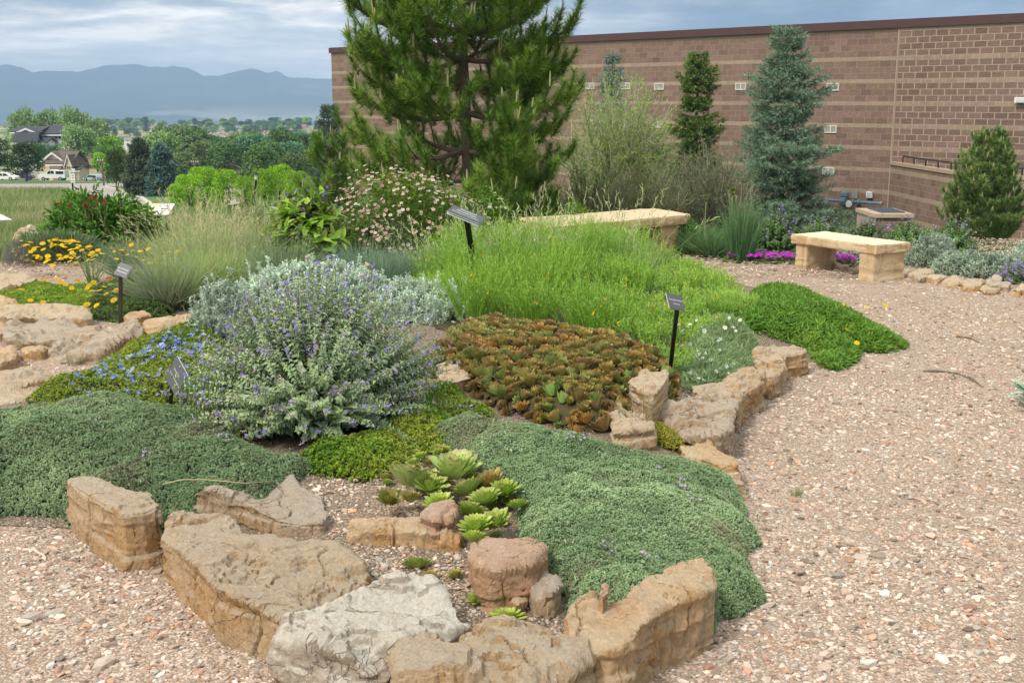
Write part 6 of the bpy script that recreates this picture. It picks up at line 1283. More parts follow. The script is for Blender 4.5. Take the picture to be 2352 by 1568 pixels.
# far bed: catmint hedge, silver border, violet bush
CG2 = [(.10, .19, .06), (.15, .27, .09), (.21, .34, .13), (.13, .25, .08)]
HG = 'catmint bushes of the far bed'
for px, Y, rx, h, lab in ((1775, 15.6, .42, .62, 'far bed catmint bush left behind the smaller bench'), (1872, 16.0, .44, .52, 'second far catmint bush, in front of the gas meter'), (1975, 16.1, .46, .48, 'third far catmint bush, before the window well'), (2070, 16.0, .46, .47, 'fourth far catmint bush, right of the window well'), (2160, 15.8, .46, .46, 'last far catmint bush, sloping down to the silver border')):
    g = on(px, Y); catmint('catmint', lab, (g.x, g.y, g.z), rx, .40, h, 230, 13, .062, .034, CG2, .22, HG, maxfl=20, stemw=.005, flr=.013, tipcol=(.25, .33, .14))
SB = 'silver mounds of the far bed'
for px, Y, rx, ry, h, n, lab in ((1945, 14.6, .28, .2, .17, 380, 'low silver mound seen beneath the right bench'), (2125, 14.3, .34, .3, .36, 700, 'rounded silver mound touching the right bench'), (2190, 13.6, .34, .25, .26, 620, 'silver mound in the middle of the far bed edge'), (2275, 13.4, .42, .3, .26, 760, 'broad silver mound above the grey cobbles'), (2360, 14.0, .34, .3, .34, 560, 'silver mound at the right picture border')):
    g = on(px, Y); silver('silver_artemisia', lab, (g.x, g.y, g.z), rx, ry, h, n, 11, .036, .015, [(.36, .45, .34), (.46, .55, .43), (.54, .62, .50)], SB, .12)
vv = on(2335, 12.9); catmint('catmint', 'low sprawling violet flowered plant at the right end of the far bed', (vv.x, vv.y, vv.z), .26, .2, .20, 130, 9, .036, .02, [(.10, .16, .07), (.15, .22, .1)], .8, None, maxfl=30, flr=.013)
vv = on(1320, 15.2); catmint('catmint', 'dim lavender blue clump behind the larger bench', (vv.x, vv.y, vv.z), .62, .3, .46, 260, 10, .06, .02, [(.14, .19, .14), (.18, .23, .17)], .9, None, maxfl=40, stemw=.004, flr=.016)
ls = G(2375, 935, 0); r = thing('lambs_ear', 'woolly pale green lambs ear leaves cut by the right picture border', 'plant', tuple(ls)); b = MB(); n = 46
dd = dome_dirs(n, .0, .8); Pq = np.array(ls)+np.stack([dd[:, 0]*.05, dd[:, 1]*.12, rng.uniform(0, .10, n)], 1); b.bigleaves(Pq, norm(dd+np.array([0, 0, .5])), np.tile([0, 0, 1.], (n, 1)), .13*rng.uniform(.7, 1.2, n), .05, jit((.36, .46, .36), n, .1), cup=.12, droop=rng.uniform(.1, .5, n)); b.build('foliage', M_SOFT, r)
# alliums
for px, py, Y, rad, lab in ((1683, 438, 14.9, .052, 'taller allium seed globe above the rush clump'), (1622, 455, 15.2, .042, 'shorter allium seed globe left of the rush clump')):
    t = P(px, py, Y); g = on(px-6, Y); r = thing('allium', lab, 'flower', tuple(g)); b = MB(); b.tubes([[np.array(g), np.array(g)*.5+t*.5+np.array([-.02, 0, 0]), t]], .007, 5, (.22, .28, .12)); b.build('stalk', M_STEM, r)
    b = MB(); n = 220; d = norm(rng.normal(0, 1, (n, 3))); b.tubes(np.stack([np.repeat(t[None], n, 0), t+d*rad*.8], 1), .0015, 3, (.2, .25, .1)); b.leaves(t+d*rad*.7, d, rng.normal(0, 1, (n, 3)), rad*.35, rad*.22, jit((.16, .20, .07), n), .3); b.build('seed_globe', M_STEM, r)
# ------------------------------------------------------------------ loose sticks and straw
def stick(label, px, rad, z, col, name='dry_stick', forks=()):
    pts = np.array([G(p[0], p[1], z+(p[2] if len(p) > 2 else 0)) for p in px]); tt = np.linspace(0, 1, 14)*(len(px)-1); q = np.stack([np.interp(tt, range(len(px)), pts[:, k]) for k in range(3)], 1); q += rng.normal(0, rad*.25, q.shape)
    b = MB(); rr = rad*np.interp(np.linspace(0, 1, 14), [0, .08, .6, 1], [.5, 1, .8, .25]); b.tubes(q[None], rr[None], 7, col)
    for f, px2 in forks:
        p2 = np.array([q[int(f*13)]]+[G(p[0], p[1], z) for p in px2]); t2 = np.linspace(0, 1, 8)*(len(p2)-1); q2 = np.stack([np.interp(t2, range(len(p2)), p2[:, k]) for k in range(3)], 1); b.tubes(q2[None], np.linspace(rad*.6, rad*.2, 8)[None], 6, col)
    o = b.build(name, M_STEM, smooth=True); tag(o, label, 'stick')
stick('bleached forked stick lying under the largest slab', [(516, 1474), (545, 1466), (585, 1462), (628, 1459)], .012, .014, (.52, .48, .42), forks=((.55, [(578, 1476)]),))
stick('curved bleached stick on the gravel left of the slabs', [(50, 1262), (75, 1262), (95, 1272), (108, 1284)], .009, .012, (.55, .47, .38))
stick('small grey twig chip beside the largest slab', [(406, 1350), (420, 1354), (442, 1364)], .006, .012, (.45, .43, .40))
stick('short pale twig beside the nearest houseleek', [(1252, 1424), (1280, 1414), (1306, 1398)], .006, .012, (.48, .40, .31))
stick('thin forked brown twig on the gravel path', [(2120, 852), (2170, 853), (2205, 858), (2232, 872), (2258, 888)], .009, .012, (.16, .13, .10), forks=((.45, [(2195, 868), (2175, 872)]), (.55, [(2230, 866), (2252, 884)])))
stick('thin brown twig at the far side of the gravel path', [(2195, 772), (2225, 775), (2250, 786)], .009, .012, (.22, .15, .09))
stick('long dry straw stalk lying on the left thyme carpet', [(372, 1112, .05), (410, 1102, .07), (470, 1100, .06), (560, 1110, .04), (626, 1104, .04)], .0032, .20, (.46, .36, .22), 'dry_stalk', forks=((.68, [(590, 1085), (622, 1072), (640, 1076)]),))
stick('short dry straw leaning on the stonecrop', [(668, 1096), (700, 1086), (735, 1078)], .003, .18, (.46, .36, .22), 'dry_stalk')
stick('weathered root piece below the leafy ground cover', [(1945, 797), (1975, 793), (2000, 797), (2022, 799)], .018, .02, (.40, .31, .2))
# ------------------------------------------------------------------ gravel as real pebbles
def pebbles():
    V0, F0 = ico(1, 1.0); b = MB(); pal = np.array(PEB)
    variants = []
    for s in range(5):
        V = V0*(1+.30*fbm(V0*1.3+s*9.1, 2))[:, None]; st = np.random.default_rng(s)
        for _ in range(7): nn = norm(st.normal(0, 1, 3)); q = V@nn; V = V-nn*np.maximum(0, q-st.uniform(.45, .8))[:, None]
        variants.append(V)
    def put(x, y, size, z0=0.0, flat=.62, zf=None):
        n = len(x); s = size*np.clip(rng.lognormal(0, .42, n), .45, 2.6); M = rotz_m(rng.uniform(0, 6.3, n))@(rand_rot(n)*.22+np.eye(3)[None]*.78); sc = np.stack([s*rng.uniform(.75, 1.3, n), s*rng.uniform(.6, 1.0, n), s*flat*rng.uniform(.6, 1.2, n)], 1); M = M*sc[:, None, :]
        z = (zf(x, y) if zf is not None else 0)+s*flat*rng.uniform(-.05, .55, n)+z0; pick = rng.integers(0, 5, n); c = pal[rng.integers(0, len(pal), n)]*np.clip(rng.normal(.97, .26, (n, 1)), .38, 1.45); c = np.where(rng.uniform(0, 1, (n, 1)) < .03, np.array([.60, .56, .50]), c)
        for k in range(5):
            q = pick == k; b.scatter(variants[k], F0, M[q], np.stack([x[q], y[q], z[q]], 1), np.clip(c[q], 0, .85))
    def region(n, y0, y1, size, u0=-.46, u1=.46):
        y = np.sqrt(rng.uniform(y0*y0, y1*y1, n)); x = y*rng.uniform(u0, u1, n); k = inpoly(GRAV, x, y) & ~(inpoly(BED, x, y) & (pdist(BED, x, y) > .10)); put(x[k], y[k], size)
    region(58000, 3.3, 5.2, .0076); region(19000, 3.3, 5.2, .0118); region(2600, 3.3, 5.2, .0185)
    region(78000, 5.2, 8.2, .0092); region(15000, 5.2, 8.2, .0138); region(46000, 8.2, 11.5, .0115); region(2500, 8.2, 11.5, .018); region(36000, 11.5, 17.5, .0145)
    # inside the bed, in the bare soil between the front rocks and on the gravel patch at the left
    def inbed(px, n, size):
        q = Mound(px, .08); x = rng.uniform(q.lo[0], q.hi[0], n*3); y = rng.uniform(q.lo[1], q.hi[1], n*3); k = inpoly(q.poly, x, y); put(x[k][:n], y[k][:n], size, .004, zf=hb)
    inbed([(700, 1130), (860, 1100), (1060, 1250), (1290, 1340), (1300, 1480), (1100, 1480), (900, 1350), (760, 1260)], 5200, .0078)
    inbed([(700, 1130), (860, 1100), (1060, 1250), (1290, 1340), (1300, 1480), (1100, 1480), (900, 1350), (760, 1260)], 500, .015)
    inbed([(480, 1100), (700, 1210), (680, 1260), (560, 1200), (430, 1170)], 700, .009)
    inbed([(1480, 900), (1700, 900), (1680, 1010), (1440, 1000), (1420, 930)], 700, .012)
    o = b.build('gravel_stones', M_PEB, loc=(0, 0, 0)); tag(o, 'pink and buff gravel stones covering the path', None, None, 'stuff')
    b2 = MB(); n = 2600; y = rng.uniform(13.2, 16.4, n); u = rng.uniform(.135, .30, n); x = y*u; a = rng.uniform(0, 3.14, n); D = np.stack([np.cos(a), np.sin(a), rng.normal(0, .12, n)], 1); p = np.stack([x, y, np.full(n, .022)+rng.uniform(0, .02, n)], 1); b2.leaves(p, D, np.tile([0, 0, 1.], (n, 1)), rng.uniform(.04, .13, n), rng.uniform(.008, .02, n), jit((.55, .44, .33), n, .2), .1, .0)
    o = b2.build('wood_chips', M_STEM, loc=(0, 0, 0)); tag(o, 'pale wood chips strewn behind the benches', None, None, 'stuff')
pebbles()
# ------------------------------------------------------------------ conifers near the building
def trunk_mesh(b, c, Ht, r0, r1, lean=(0, 0), wob=.04, n=14, sides=9, col=(.14, .105, .08)):
    t = np.linspace(0, 1, n); p = np.stack([c[0]+lean[0]*t+wob*np.sin(t*7+1), c[1]+lean[1]*t+wob*np.cos(t*5), c[2]-.1+(Ht+.1)*t], 1); r = r0*(1-t)**.8+r1; r[0] *= 1.25
    b.tubes(p[None], r[None], sides, col); return p
CAND = (.42, .38, .20)
def pine(name, label, c, Ht, Rf, needle, per, nwh, nbr, wid, cols, candles, zlow=.25, tuft_w=.006, subs=7, group=None, r0=.12, up_end=.55):
    """whorls of up-curved branches with bottlebrush tufts and pale spring candles"""
    root = thing(name, label, 'pine tree', tuple(c), group); c = np.asarray(c, float); tb = MB(); nb = MB(); cb = MB(); axis = trunk_mesh(tb, c, Ht, r0, .015)
    TP = []; TD = []; AGE = []
    for k in range(nwh):
        z = zlow+(Ht*.97-zlow)*(k+.2*rng.uniform(-1, 1))/nwh; f = z/Ht; L0 = Rf(f); a0 = rng.uniform(0, 6.3)
        for j in range(nbr):
            a = a0+j*6.283/nbr+rng.normal(0, .22); L = L0*rng.uniform(.72, 1.10); el = R(-1+24*f+rng.normal(0, 8)); d = np.array([math.cos(a)*math.cos(el), math.sin(a)*math.cos(el), math.sin(el)]); h = np.array([math.cos(a), math.sin(a), 0])
            t = np.linspace(0, 1, 9)[:, None]; o = np.array([np.interp(z, axis[:, 2]-c[2], axis[:, q]) for q in (0, 1)]+[c[2]+z]); s = np.array([-h[1], h[0], 0])*rng.normal(0, .12)
            path = o+d*L*t+np.array([0, 0, 1])*L*(-.22*t*(1-t)*1.6+up_end*.42*t**3)+s*L*t*t; tb.tubes(path[None], (np.linspace(1, .3, 9)*(.012+.018*L))[None], 5, (.13, .10, .08))
            tip = path[-1]; td = norm(path[-1]-path[-2]); TP.append(tip); TD.append(norm(td+np.array([0, 0, .5]))); AGE.append(1)
            m = max(2, int(subs*min(1, L/1.2+.25)))
            for q in range(m):
                ff = .22+.74*(q+rng.uniform(0, .6))/m; i = int(ff*8); p0 = path[i]+(path[min(i+1, 8)]-path[i])*(ff*8-i); dd_ = norm(path[min(i+1, 8)]-path[i]); side = np.array([-dd_[1], dd_[0], 0])*(1 if q % 2 else -1); sd = norm(dd_*.75+side*rng.uniform(.5, 1.0)+np.array([0, 0, rng.uniform(.05, .5)])); l = L*(.46-.28*ff)*rng.uniform(.7, 1.2)+.10
                e = p0+sd*l+np.array([0, 0, l*.22]); mid = p0+sd*l*.5+np.array([0, 0, l*.03]); tb.tubes(np.array([[p0, mid, e]]), np.array([[.008, .006, .005]])*(1+L*.3), 4, (.14, .11, .075)); TP.append(e); TD.append(norm(norm(e-mid)+np.array([0, 0, rng.uniform(.2, .9)]))); AGE.append(rng.uniform(.3, 1))
                if l > .34: TP.append(mid); TD.append(norm(sd+np.array([0, 0, .5])+rng.normal(0, .3, 3))); AGE.append(rng.uniform(0, .7))
    TP = np.array(TP); TD = np.array(TD); n = len(TP); age = np.array(AGE); M = frame_from(TD, np.zeros(n)); tc_ = patch_cols(TP[:, 0]*1.3, TP[:, 2]*1.3, cols, 1.6, 4, .25)
    ln = needle*1.75
    for q in range(per):
        back = rng.uniform(0, 1, n); p = TP-TD*(ln*back)[:, None]; a = rng.uniform(0, 6.3, n); e = np.clip(rng.normal(.72-.52*back, .30, n), -.1, 1.45); D = np.einsum('nij,nj->ni', M, np.stack([np.cos(a)*np.cos(e), np.sin(a)*np.cos(e), np.sin(e)], 1)); D = norm(D+np.array([0, 0, .16]))
        s = rng.uniform(.75, 1.15, n); cc = tc_*np.clip(rng.normal(1.0, .16, (n, 1)), .5, 1.5); nb.blades(p, D, needle*s, wid, np.zeros((n, 3)), cc*.8, cc*1.12, 1)
    nb.build('needles', M_NEEDLE, root); tb.build('trunk', M_BARK, root)
    sel = np.where((rng.uniform(0, 1, n) < candles) & (age > .45))[0]; pa = []; ca = []
    for i in sel:
        for _ in range(rng.integers(1, 4)): d = norm(TD[i]*.3+np.array([0, 0, 1])+rng.normal(0, .08, 3)); l = needle*rng.uniform(.5, 1.25); p = TP[i]+rng.normal(0, .014, 3); pa.append([p, p+d*l*.6, p+d*l]); ca.append(CAND)
    if pa: cb.tubes(np.array(pa), np.array([[.0085, .009, .004]])*(needle/.13), 5, np.array(ca)); cb.build('candles', M_STEM, root)['kind'] = 'stuff'
    return root
PC = [(.09, .18, .02), (.155, .28, .03), (.245, .38, .055), (.115, .22, .03)]
g = on(1074, 16.5)
pine('pine_tree', 'big bright green pine with pale candles, cut by the top of the picture', (g.x, g.y, g.z), 6.3, lambda f: 1.64*(1-max(0, (f-.55)/.5))**.9 if f < .98 else .15, .155, 165, 15, 6, .0088, PC, .34, .38, r0=.085, subs=11, up_end=.32)
g = on(768, 17.6)
pine('pine_tree', 'young pine with tan candles at the left foot of the big pine', (g.x, g.y, g.z), 1.75, lambda f: .62*(1-f)**.6+.08, .13, 120, 6, 5, .0085, PC, .5, .2, r0=.035, subs=4)
g = on(2236, 27.0)
pine('pine_tree', 'small dense pine with yellowish candles near the right picture edge', (g.x, g.y, g.z), 2.75, lambda f: (1.02*math.sin(min(1, f*2.6+.25)*math.pi/2)*(1-f)**.62+.05), .115, 110, 14, 8, .0105, [(.10, .175, .04), (.17, .26, .065), (.26, .34, .10), (.12, .21, .05)], .30, .12, r0=.06, subs=8, up_end=.7)
def spruce(name, label, c, Ht, Rf, cols, nwh, nbr, tw, L, W, group=None, droop=.25, zlow=.1, trunk=True, dens=1.0, cat='spruce tree', newtip=None, mat=None):
    root = thing(name, label, cat, tuple(c), group); c = np.asarray(c, float); tb = MB(); nb = MB(); trunk_mesh(tb, c, Ht, .03*Ht**.7, .01, wob=.01)
    PP = []; DD = []; LL = []; br = []
    for k in range(nwh):
        f = (k+rng.uniform(-.3, .3))/nwh; z = zlow+(Ht*.985-zlow)*max(f, 0); L0 = Rf(z/Ht); a0 = rng.uniform(0, 6.3)
        for j in range(nbr):
            a = a0+j*6.283/nbr+rng.normal(0, .2); l = L0*rng.uniform(.50, 1.18); h = np.array([math.cos(a), math.sin(a), 0]); t = np.linspace(0, 1, 8)[:, None]; rise = (.55*(z/Ht)**1.5)
            path = np.array([c[0], c[1], c[2]+z])+h*l*t+np.array([0, 0, 1])*l*((rise-droop)*t+droop*.75*t**2.4); br.append((path, l))
            m = max(3, int(tw*(.3+l/1.2)))
            for q in range(m):
                u = .14+.86*(q+rng.uniform(0, 1))/m; i = min(int(u*7), 6); p = path[i]+(path[i+1]-path[i])*(u*7-i); dd_ = norm(path[i+1]-path[i]); s = np.array([-dd_[1], dd_[0], 0])*(1 if q % 2 else -1); d = norm(dd_*.8+s*rng.uniform(.25, .95)+np.array([0, 0, rng.normal(-.06, .16)])); PP.append(p); DD.append(d); LL.append((.18+.42*(1-u))*l**.7*rng.uniform(.6, 1.2)+L*.8)
            PP.append(path[-2]); DD.append(norm(path[-1]-path[-2])); LL.append(.2*l+L)
    for path, l in br: tb.tubes(path[None], (np.linspace(1, .25, 8)*(.006+.011*l))[None], 4, (.12, .095, .07))
    PP = np.array(PP); DD = np.array(DD); LL = np.array(LL); n = len(PP); kk = np.maximum(4, (LL/(L*.34)*dens).astype(int)); idx = np.repeat(np.arange(n), kk); f = rng.uniform(0, 1, len(idx)); p = PP[idx]+DD[idx]*(LL[idx]*f)[:, None]+rng.normal(0, .006, (len(idx), 3)); N = len(idx)
    M = frame_from(DD, np.zeros(n))[idx]; a = rng.uniform(0, 6.3, N); e = rng.uniform(.35, 1.1, N); D = np.einsum('nij,nj->ni', M, np.stack([np.cos(a)*np.cos(e), np.sin(a)*np.cos(e), np.sin(e)], 1)); tc_ = patch_cols(PP[:, 0]*1.4, PP[:, 2]*1.4, cols, 1.3, 4, .25)[idx]*np.clip(rng.normal(1, .18, (N, 1)), .5, 1.6)
    if newtip is not None: tm = (f > .72)[:, None]; tc_ = np.where(tm, tc_*.3+np.asarray(newtip)*.7, tc_)
    nb.leaves(p, D, rng.normal(0, 1, (N, 3)), L*rng.uniform(.7, 1.25, N), W, np.clip(tc_, .004, .9), .2, .05, mid=.5); nb.build('needles', mat or M_NEEDLE, root); tb.build('trunk', M_BARK, root); return root
BS = [(.07, .115, .07), (.11, .17, .105), (.16, .235, .155), (.085, .115, .06)]
g = on(1778, 36.0)
spruce('blue_spruce', 'large shaggy blue spruce standing in front of the block wall', (g.x, g.y, g.z), 6.0, lambda f: 2.0*(1-f)**.66*(.86+.22*math.sin(f*21))+.10, BS, 27, 9, 17, .13, .024, newtip=(.18, .27, .185), dens=1.7)
g = on(1584, 38.0)
spruce('narrow_spruce', 'slim dark green spruce between the grey shrubs and the blue spruce', (g.x, g.y, g.z), 5.45, lambda f: (1.08*(1-f)**.5*(.80+.25*math.sin(f*24+1)) if f > .12 else .55)+.05, [(.03, .055, .015), (.05, .09, .02), (.085, .14, .025), (.035, .06, .02)], 28, 9, 12, .11, .026, newtip=(.15, .24, .04), dens=2.2)
g = on(1396, 42.5)
spruce('blue_spruce', 'pale blue spruce whose tip shows above the grey willow', (g.x, g.y, g.z), 5.6, lambda f: .95*(1-f)**.9*(.85+.25*math.sin(f*25))+.08, [(.10, .17, .14), (.15, .24, .20), (.20, .30, .25)], 24, 8, 10, .14, .03, dens=1.7)
g = on(771, 45.0)
spruce('blue_spruce', 'dark blue green spruce at the left corner of the building', (g.x, g.y, g.z), float(P(771, 238, 45)[2])-g.z, lambda f: 1.0*(1-f)**.85*(.85+.22*math.sin(f*23))+.08, [(.05, .09, .06), (.08, .13, .09), (.10, .16, .11)], 24, 8, 12, .15, .032, dens=1.8)
# ------------------------------------------------------------------ twiggy shrubs
def twiggy(name, label, c, Ht, rad, ns, sub, leafn, leafL, cols, stemc, group=None, fan=.7):
    root = thing(name, label, 'shrub', tuple(c), group); c = np.asarray(c, float); tb = MB(); lb = MB(); a = rng.uniform(0, 6.3, ns); q = np.sqrt(rng.uniform(0, 1, ns)); base = c+np.stack([np.cos(a)*q*rad*.3, np.sin(a)*q*rad*.3, 0*q], 1); h = Ht*np.clip(rng.normal(.78, .17, ns), .35, 1.0)*(1-.28*q**2)
    tips = base+np.stack([np.cos(a)*q*rad*fan, np.sin(a)*q*rad*fan, h], 1)+rng.normal(0, .06, (ns, 3)); path = stems_to(base, tips, 8, .06)+np.concatenate([np.zeros((ns, 1, 3)), np.cumsum(rng.normal(0, .018, (ns, 7, 3)), 1)], 1); tb.tubes(path, np.linspace(.011, .0035, 8)[None]*rng.uniform(.7, 1.3, (ns, 1)), 3, jit(stemc, ns, .2))
    m = ns*sub; i = np.repeat(np.arange(ns), sub); t = rng.uniform(.22, .95, (m, 1)); Pq, Tq = along(path[i], t); Pq, Tq = Pq[:, 0], Tq[:, 0]; D = norm(Tq*.9+rng.normal(0, .52, (m, 3))); L = Ht*rng.uniform(.08, .26, m); e = Pq+D*L[:, None]+np.stack([0*L, 0*L, .15*L], 1); sp = np.stack([Pq, Pq+D*L[:, None]*.5+rng.normal(0, .015, (m, 3)), e], 1); tb.tubes(sp, np.array([[.0055, .004, .002]]), 3, jit(stemc, m, .22))
    k = rng.integers(0, m, leafn); t = rng.uniform(.1, 1, leafn)[:, None]; p = sp[k, 0]*(1-t)+sp[k, 2]*t+rng.normal(0, .01, (leafn, 3)); lb.leaves(p, norm(D[k]+rng.normal(0, .6, (leafn, 3))), rng.normal(0, 1, (leafn, 3)), leafL*rng.uniform(.6, 1.3, leafn), leafL*.36, patch_cols(p[:, 0], p[:, 2], cols, 1.2, 3, .25), .2)
    lb.build('foliage', M_LEAF, root); tb.build('stems', M_STEM, root); return root
SC_ = (.40, .37, .25)
g = on(1405, 21.5); twiggy('willow_shrub', 'tall half bare grey willow shrub behind the larger bench', (g.x, g.y, g.z), float(P(1405, 185, 21.5)[2])-g.z+.1, 1.0, 140, 10, 24000, .062, [(.15, .24, .06), (.22, .31, .08), (.28, .36, .12)], SC_)
g = on(1478, 20.2); twiggy('bare_shrub', 'tangled brown leafless shrub at the right of the tall willow', (g.x, g.y, g.z), 1.45, .62, 80, 12, 8000, .05, [(.15, .20, .06), (.22, .26, .09)], (.33, .275, .20), fan=1.0)
g = on(1612, 22.5); twiggy('willow_shrub', 'shorter grey green willow shrub before the slim spruce', (g.x, g.y, g.z), float(P(1612, 345, 22.5)[2])-g.z+.1, .85, 150, 9, 7000, .06, [(.12, .16, .06), (.18, .21, .08), (.2, .22, .11)], (.25, .23, .17))
g = on(1345, 18.8); twiggy('bare_shrub', 'low brown twiggy shrub under the right side of the big pine', (g.x, g.y, g.z), 1.35, .75, 70, 9, 2600, .05, [(.09, .14, .03), (.15, .19, .05)], (.17, .14, .10))
for px, Y, rx, h, lab in ((1235, 18.6, .75, .72, 'dull green undergrowth bush below the big pine'), (960, 18.2, .9, .75, 'dark undergrowth bush behind the pink shrub'), (1500, 18.6, .6, .45, 'low green bush behind the larger bench'), (1690, 19.5, .6, .55, 'grey green bush under the blue spruce'), (1400, 17.6, .55, .36, 'low leafy bush under the tall willow')):
    g = on(px, Y); leaf_bush('undergrowth_bush', lab, 'bush', (g.x, g.y, g.z), rx, .5, h, 2200, .06, .024, [(.035, .07, .018), (.06, .11, .025), (.09, .14, .035)], up=.5)
# ------------------------------------------------------------------ broadleaf trees of the valley (unit height meshes)
def broadleaf(n, lobes, cols, leaf, seed, crown0=.22, wid=.40):
    st = np.random.default_rng(seed); P_ = []; N_ = []
    L = [(np.array([0, 0, .62]), np.array([wid*.75, wid*.75, .34]))]
    for k in range(lobes):
        a = st.uniform(0, 6.3); z = st.uniform(crown0+.12, .86); q = wid*(1-abs(z-.52)*1.1)*st.uniform(.35, .75); s = st.uniform(.13, .23); L.append((np.array([math.cos(a)*q, math.sin(a)*q, z]), np.array([s*1.1, s*1.1, s*.85])))
    per = n//len(L)
    for c, s in L:
        d = norm(st.normal(0, 1, (per, 3))); d[:, 2] = np.where(d[:, 2] < -.55, -d[:, 2], d[:, 2]); p = c+d*s*(st.uniform(.72, 1.08, (per, 1))); P_.append(p); N_.append(d)
    P_ = np.concatenate(P_); N_ = np.concatenate(N_); keep = fbm(P_*9+seed, 2) > -.32; P_, N_ = P_[keep], N_[keep]; m = len(P_)
    b = MB(); c = patch_cols(P_[:, 0]*3+P_[:, 2]*2, P_[:, 1]*3, cols, 1.5, seed, .2)*np.clip(st.normal(1, .14, (m, 1)), .6, 1.5); b.leaves(P_, norm(N_+st.normal(0, .7, (m, 3))), norm(N_+st.normal(0, .5, (m, 3))+np.array([0, 0, .6])), leaf*st.uniform(.6, 1.3, m), leaf*.75, c, .15, .1, mid=.5)
    t = MB(); tr = np.array([(0, 0, -.03), (.006, .004, .12), (-.004, .006, .3), (0, 0, .62)]); t.tubes(tr[None], np.array([[.030, .022, .018, .006]]), 7)
    for c_, s in L[1:8]: t.tubes(np.array([[(0, 0, .22), (c_[0]*.5, c_[1]*.5, .22+(c_[2]-.22)*.6), c_]]), np.array([[.014, .010, .004]]), 5)
    return b.mesh('crown'), t.mesh('trunk')
def tree_proto(crown, trunk, name='tree'):
    crown.materials.append(M_FAR); trunk.materials.append(M_BARK); return crown, trunk
V_ = {'light': tree_proto(*broadleaf(5200, 15, [(.145, .232, .072), (.217, .319, .116), (.290, .392, .160)], .046, 1)), 'mid': tree_proto(*broadleaf(4200, 12, [(.072, .145, .043), (.116, .203, .058), (.160, .261, .080)], .052, 2)), 'mid2': tree_proto(*broadleaf(4200, 14, [(.087, .145, .051), (.131, .189, .072), (.174, .232, .087)], .052, 3, wid=.48)), 'lime': tree_proto(*broadleaf(5200, 14, [(.174, .334, .029), (.261, .450, .043), (.348, .551, .072)], .048, 4)), 'limelow': tree_proto(*broadleaf(6500, 18, [(.145, .290, .022), (.232, .420, .036), (.319, .522, .058)], .042, 5, .02, .62)), 'darkr': tree_proto(*broadleaf(5200, 14, [(.036, .065, .022), (.065, .102, .029), (.087, .131, .036)], .044, 6, .12)), 'deep': tree_proto(*broadleaf(4800, 14, [(.036, .109, .029), (.058, .160, .036), (.087, .203, .043)], .048, 7, .05, .5)), 'olive': tree_proto(*broadleaf(4200, 14, [(.145, .174, .043), (.203, .232, .058), (.261, .246, .072)], .048, 8, .0, .62)), 'teal': tree_proto(*broadleaf(4200, 12, [(.072, .160, .087), (.102, .217, .116), (.145, .261, .131)], .052, 9))}
def tree(v, name, label, g, Ht, wide=1.0, group=None, cat='tree'):
    cr, tk = V_[v]; r = thing(name, label, cat, tuple(g), group, rng.uniform(0, 6.28)); r.scale = (Ht*wide, Ht*wide, Ht); link('crown', cr, None, r); link('trunk', tk, None, r); return r
def tree_px(v, name, label, px, ytop, Y, wpx, group=None, ybase=None, cat='tree'):
    """tree in the column px with its top at row ytop, at distance Y, crown about wpx wide"""
    g = on(px, Y); zt = float(P(px, ytop, Y)[2]); Ht = max(zt-g.z, 1.0); w0 = {'limelow': 1.30, 'olive': 1.30, 'mid2': 1.0, 'deep': 1.05}.get(v, .86); return tree(v, name, label, g, Ht, wpx*Y/FP/(Ht*w0), group, cat)
tree_px('darkr', 'dark_pine', 'dark rounded pine at the left border, below the white house', 22, 315, 188, 96)
tree_px('darkr', 'dark_pine', 'dark rounded pine hiding the left side of the cream house', 92, 327, 184, 88)
tree_px('light', 'cottonwood', 'pale green cottonwood left behind the white house', 95, 254, 330, 82)
tree_px('light', 'cottonwood', 'pale green cottonwood in the middle behind the white house', 150, 256, 338, 74)
tree_px('light', 'cottonwood', 'tallest pale green cottonwood, right of the white house', 206, 252, 326, 96)
tree_px('light', 'cottonwood', 'pale green cottonwood at the right end of its row', 252, 276, 322, 76)
tree_px('light', 'cottonwood', 'broad pale cottonwood in front of its row, beside the white house', 214, 290, 236, 92)
tree_px('mid', 'tree', 'green tree showing at the left border above the dark pine', -2, 283, 300, 66)
tree_px('teal', 'tree', 'blue green tree close against the white house wall', 128, 330, 238, 44)
tree_px('teal', 'tree', 'small blue green tree right of the white house', 158, 334, 242, 40)
tree_px('lime', 'tree', 'fresh lime green tree behind the dark round pine', 286, 312, 245, 88)
tree_px('lime', 'tree', 'thin lime green tree beside the utility pole', 262, 350, 205, 44)
tree_px('deep', 'tree', 'deep green round tree right of the cream house', 204, 346, 236, 68)
tree_px('olive', 'bush', 'olive brown rounded bush behind the grey minivan', 208, 386, 232, 56, cat='bush')
tree_px('darkr', 'dark_pine', 'dark round headed pine with a bare trunk on the verge', 291, 344, 116, 58)
for px, yt, Y, wpx, cols, lab in ((347, 320, 101, 82, [(.06, .085, .05), (.09, .12, .07), (.11, .145, .085)], 'grey green spruce right of the round headed pine'), (396, 334, 96, 72, [(.05, .10, .085), (.08, .14, .12), (.11, .18, .15)], 'blue spruce with dense skirts beside the verge')):
    g = on(px, Y); zt = float(P(px, yt, Y)[2]); spruce('verge_spruce', lab, (g.x, g.y, g.z), zt-g.z, lambda f, q=wpx*Y/FP/2: q*1.08*(1-f)**.62*(.88+.16*math.sin(f*25))+.08 if f > (.12 if px < 380 else .03) else q*.5, cols, 26, 9, 10, .24, .10, dens=1.6)
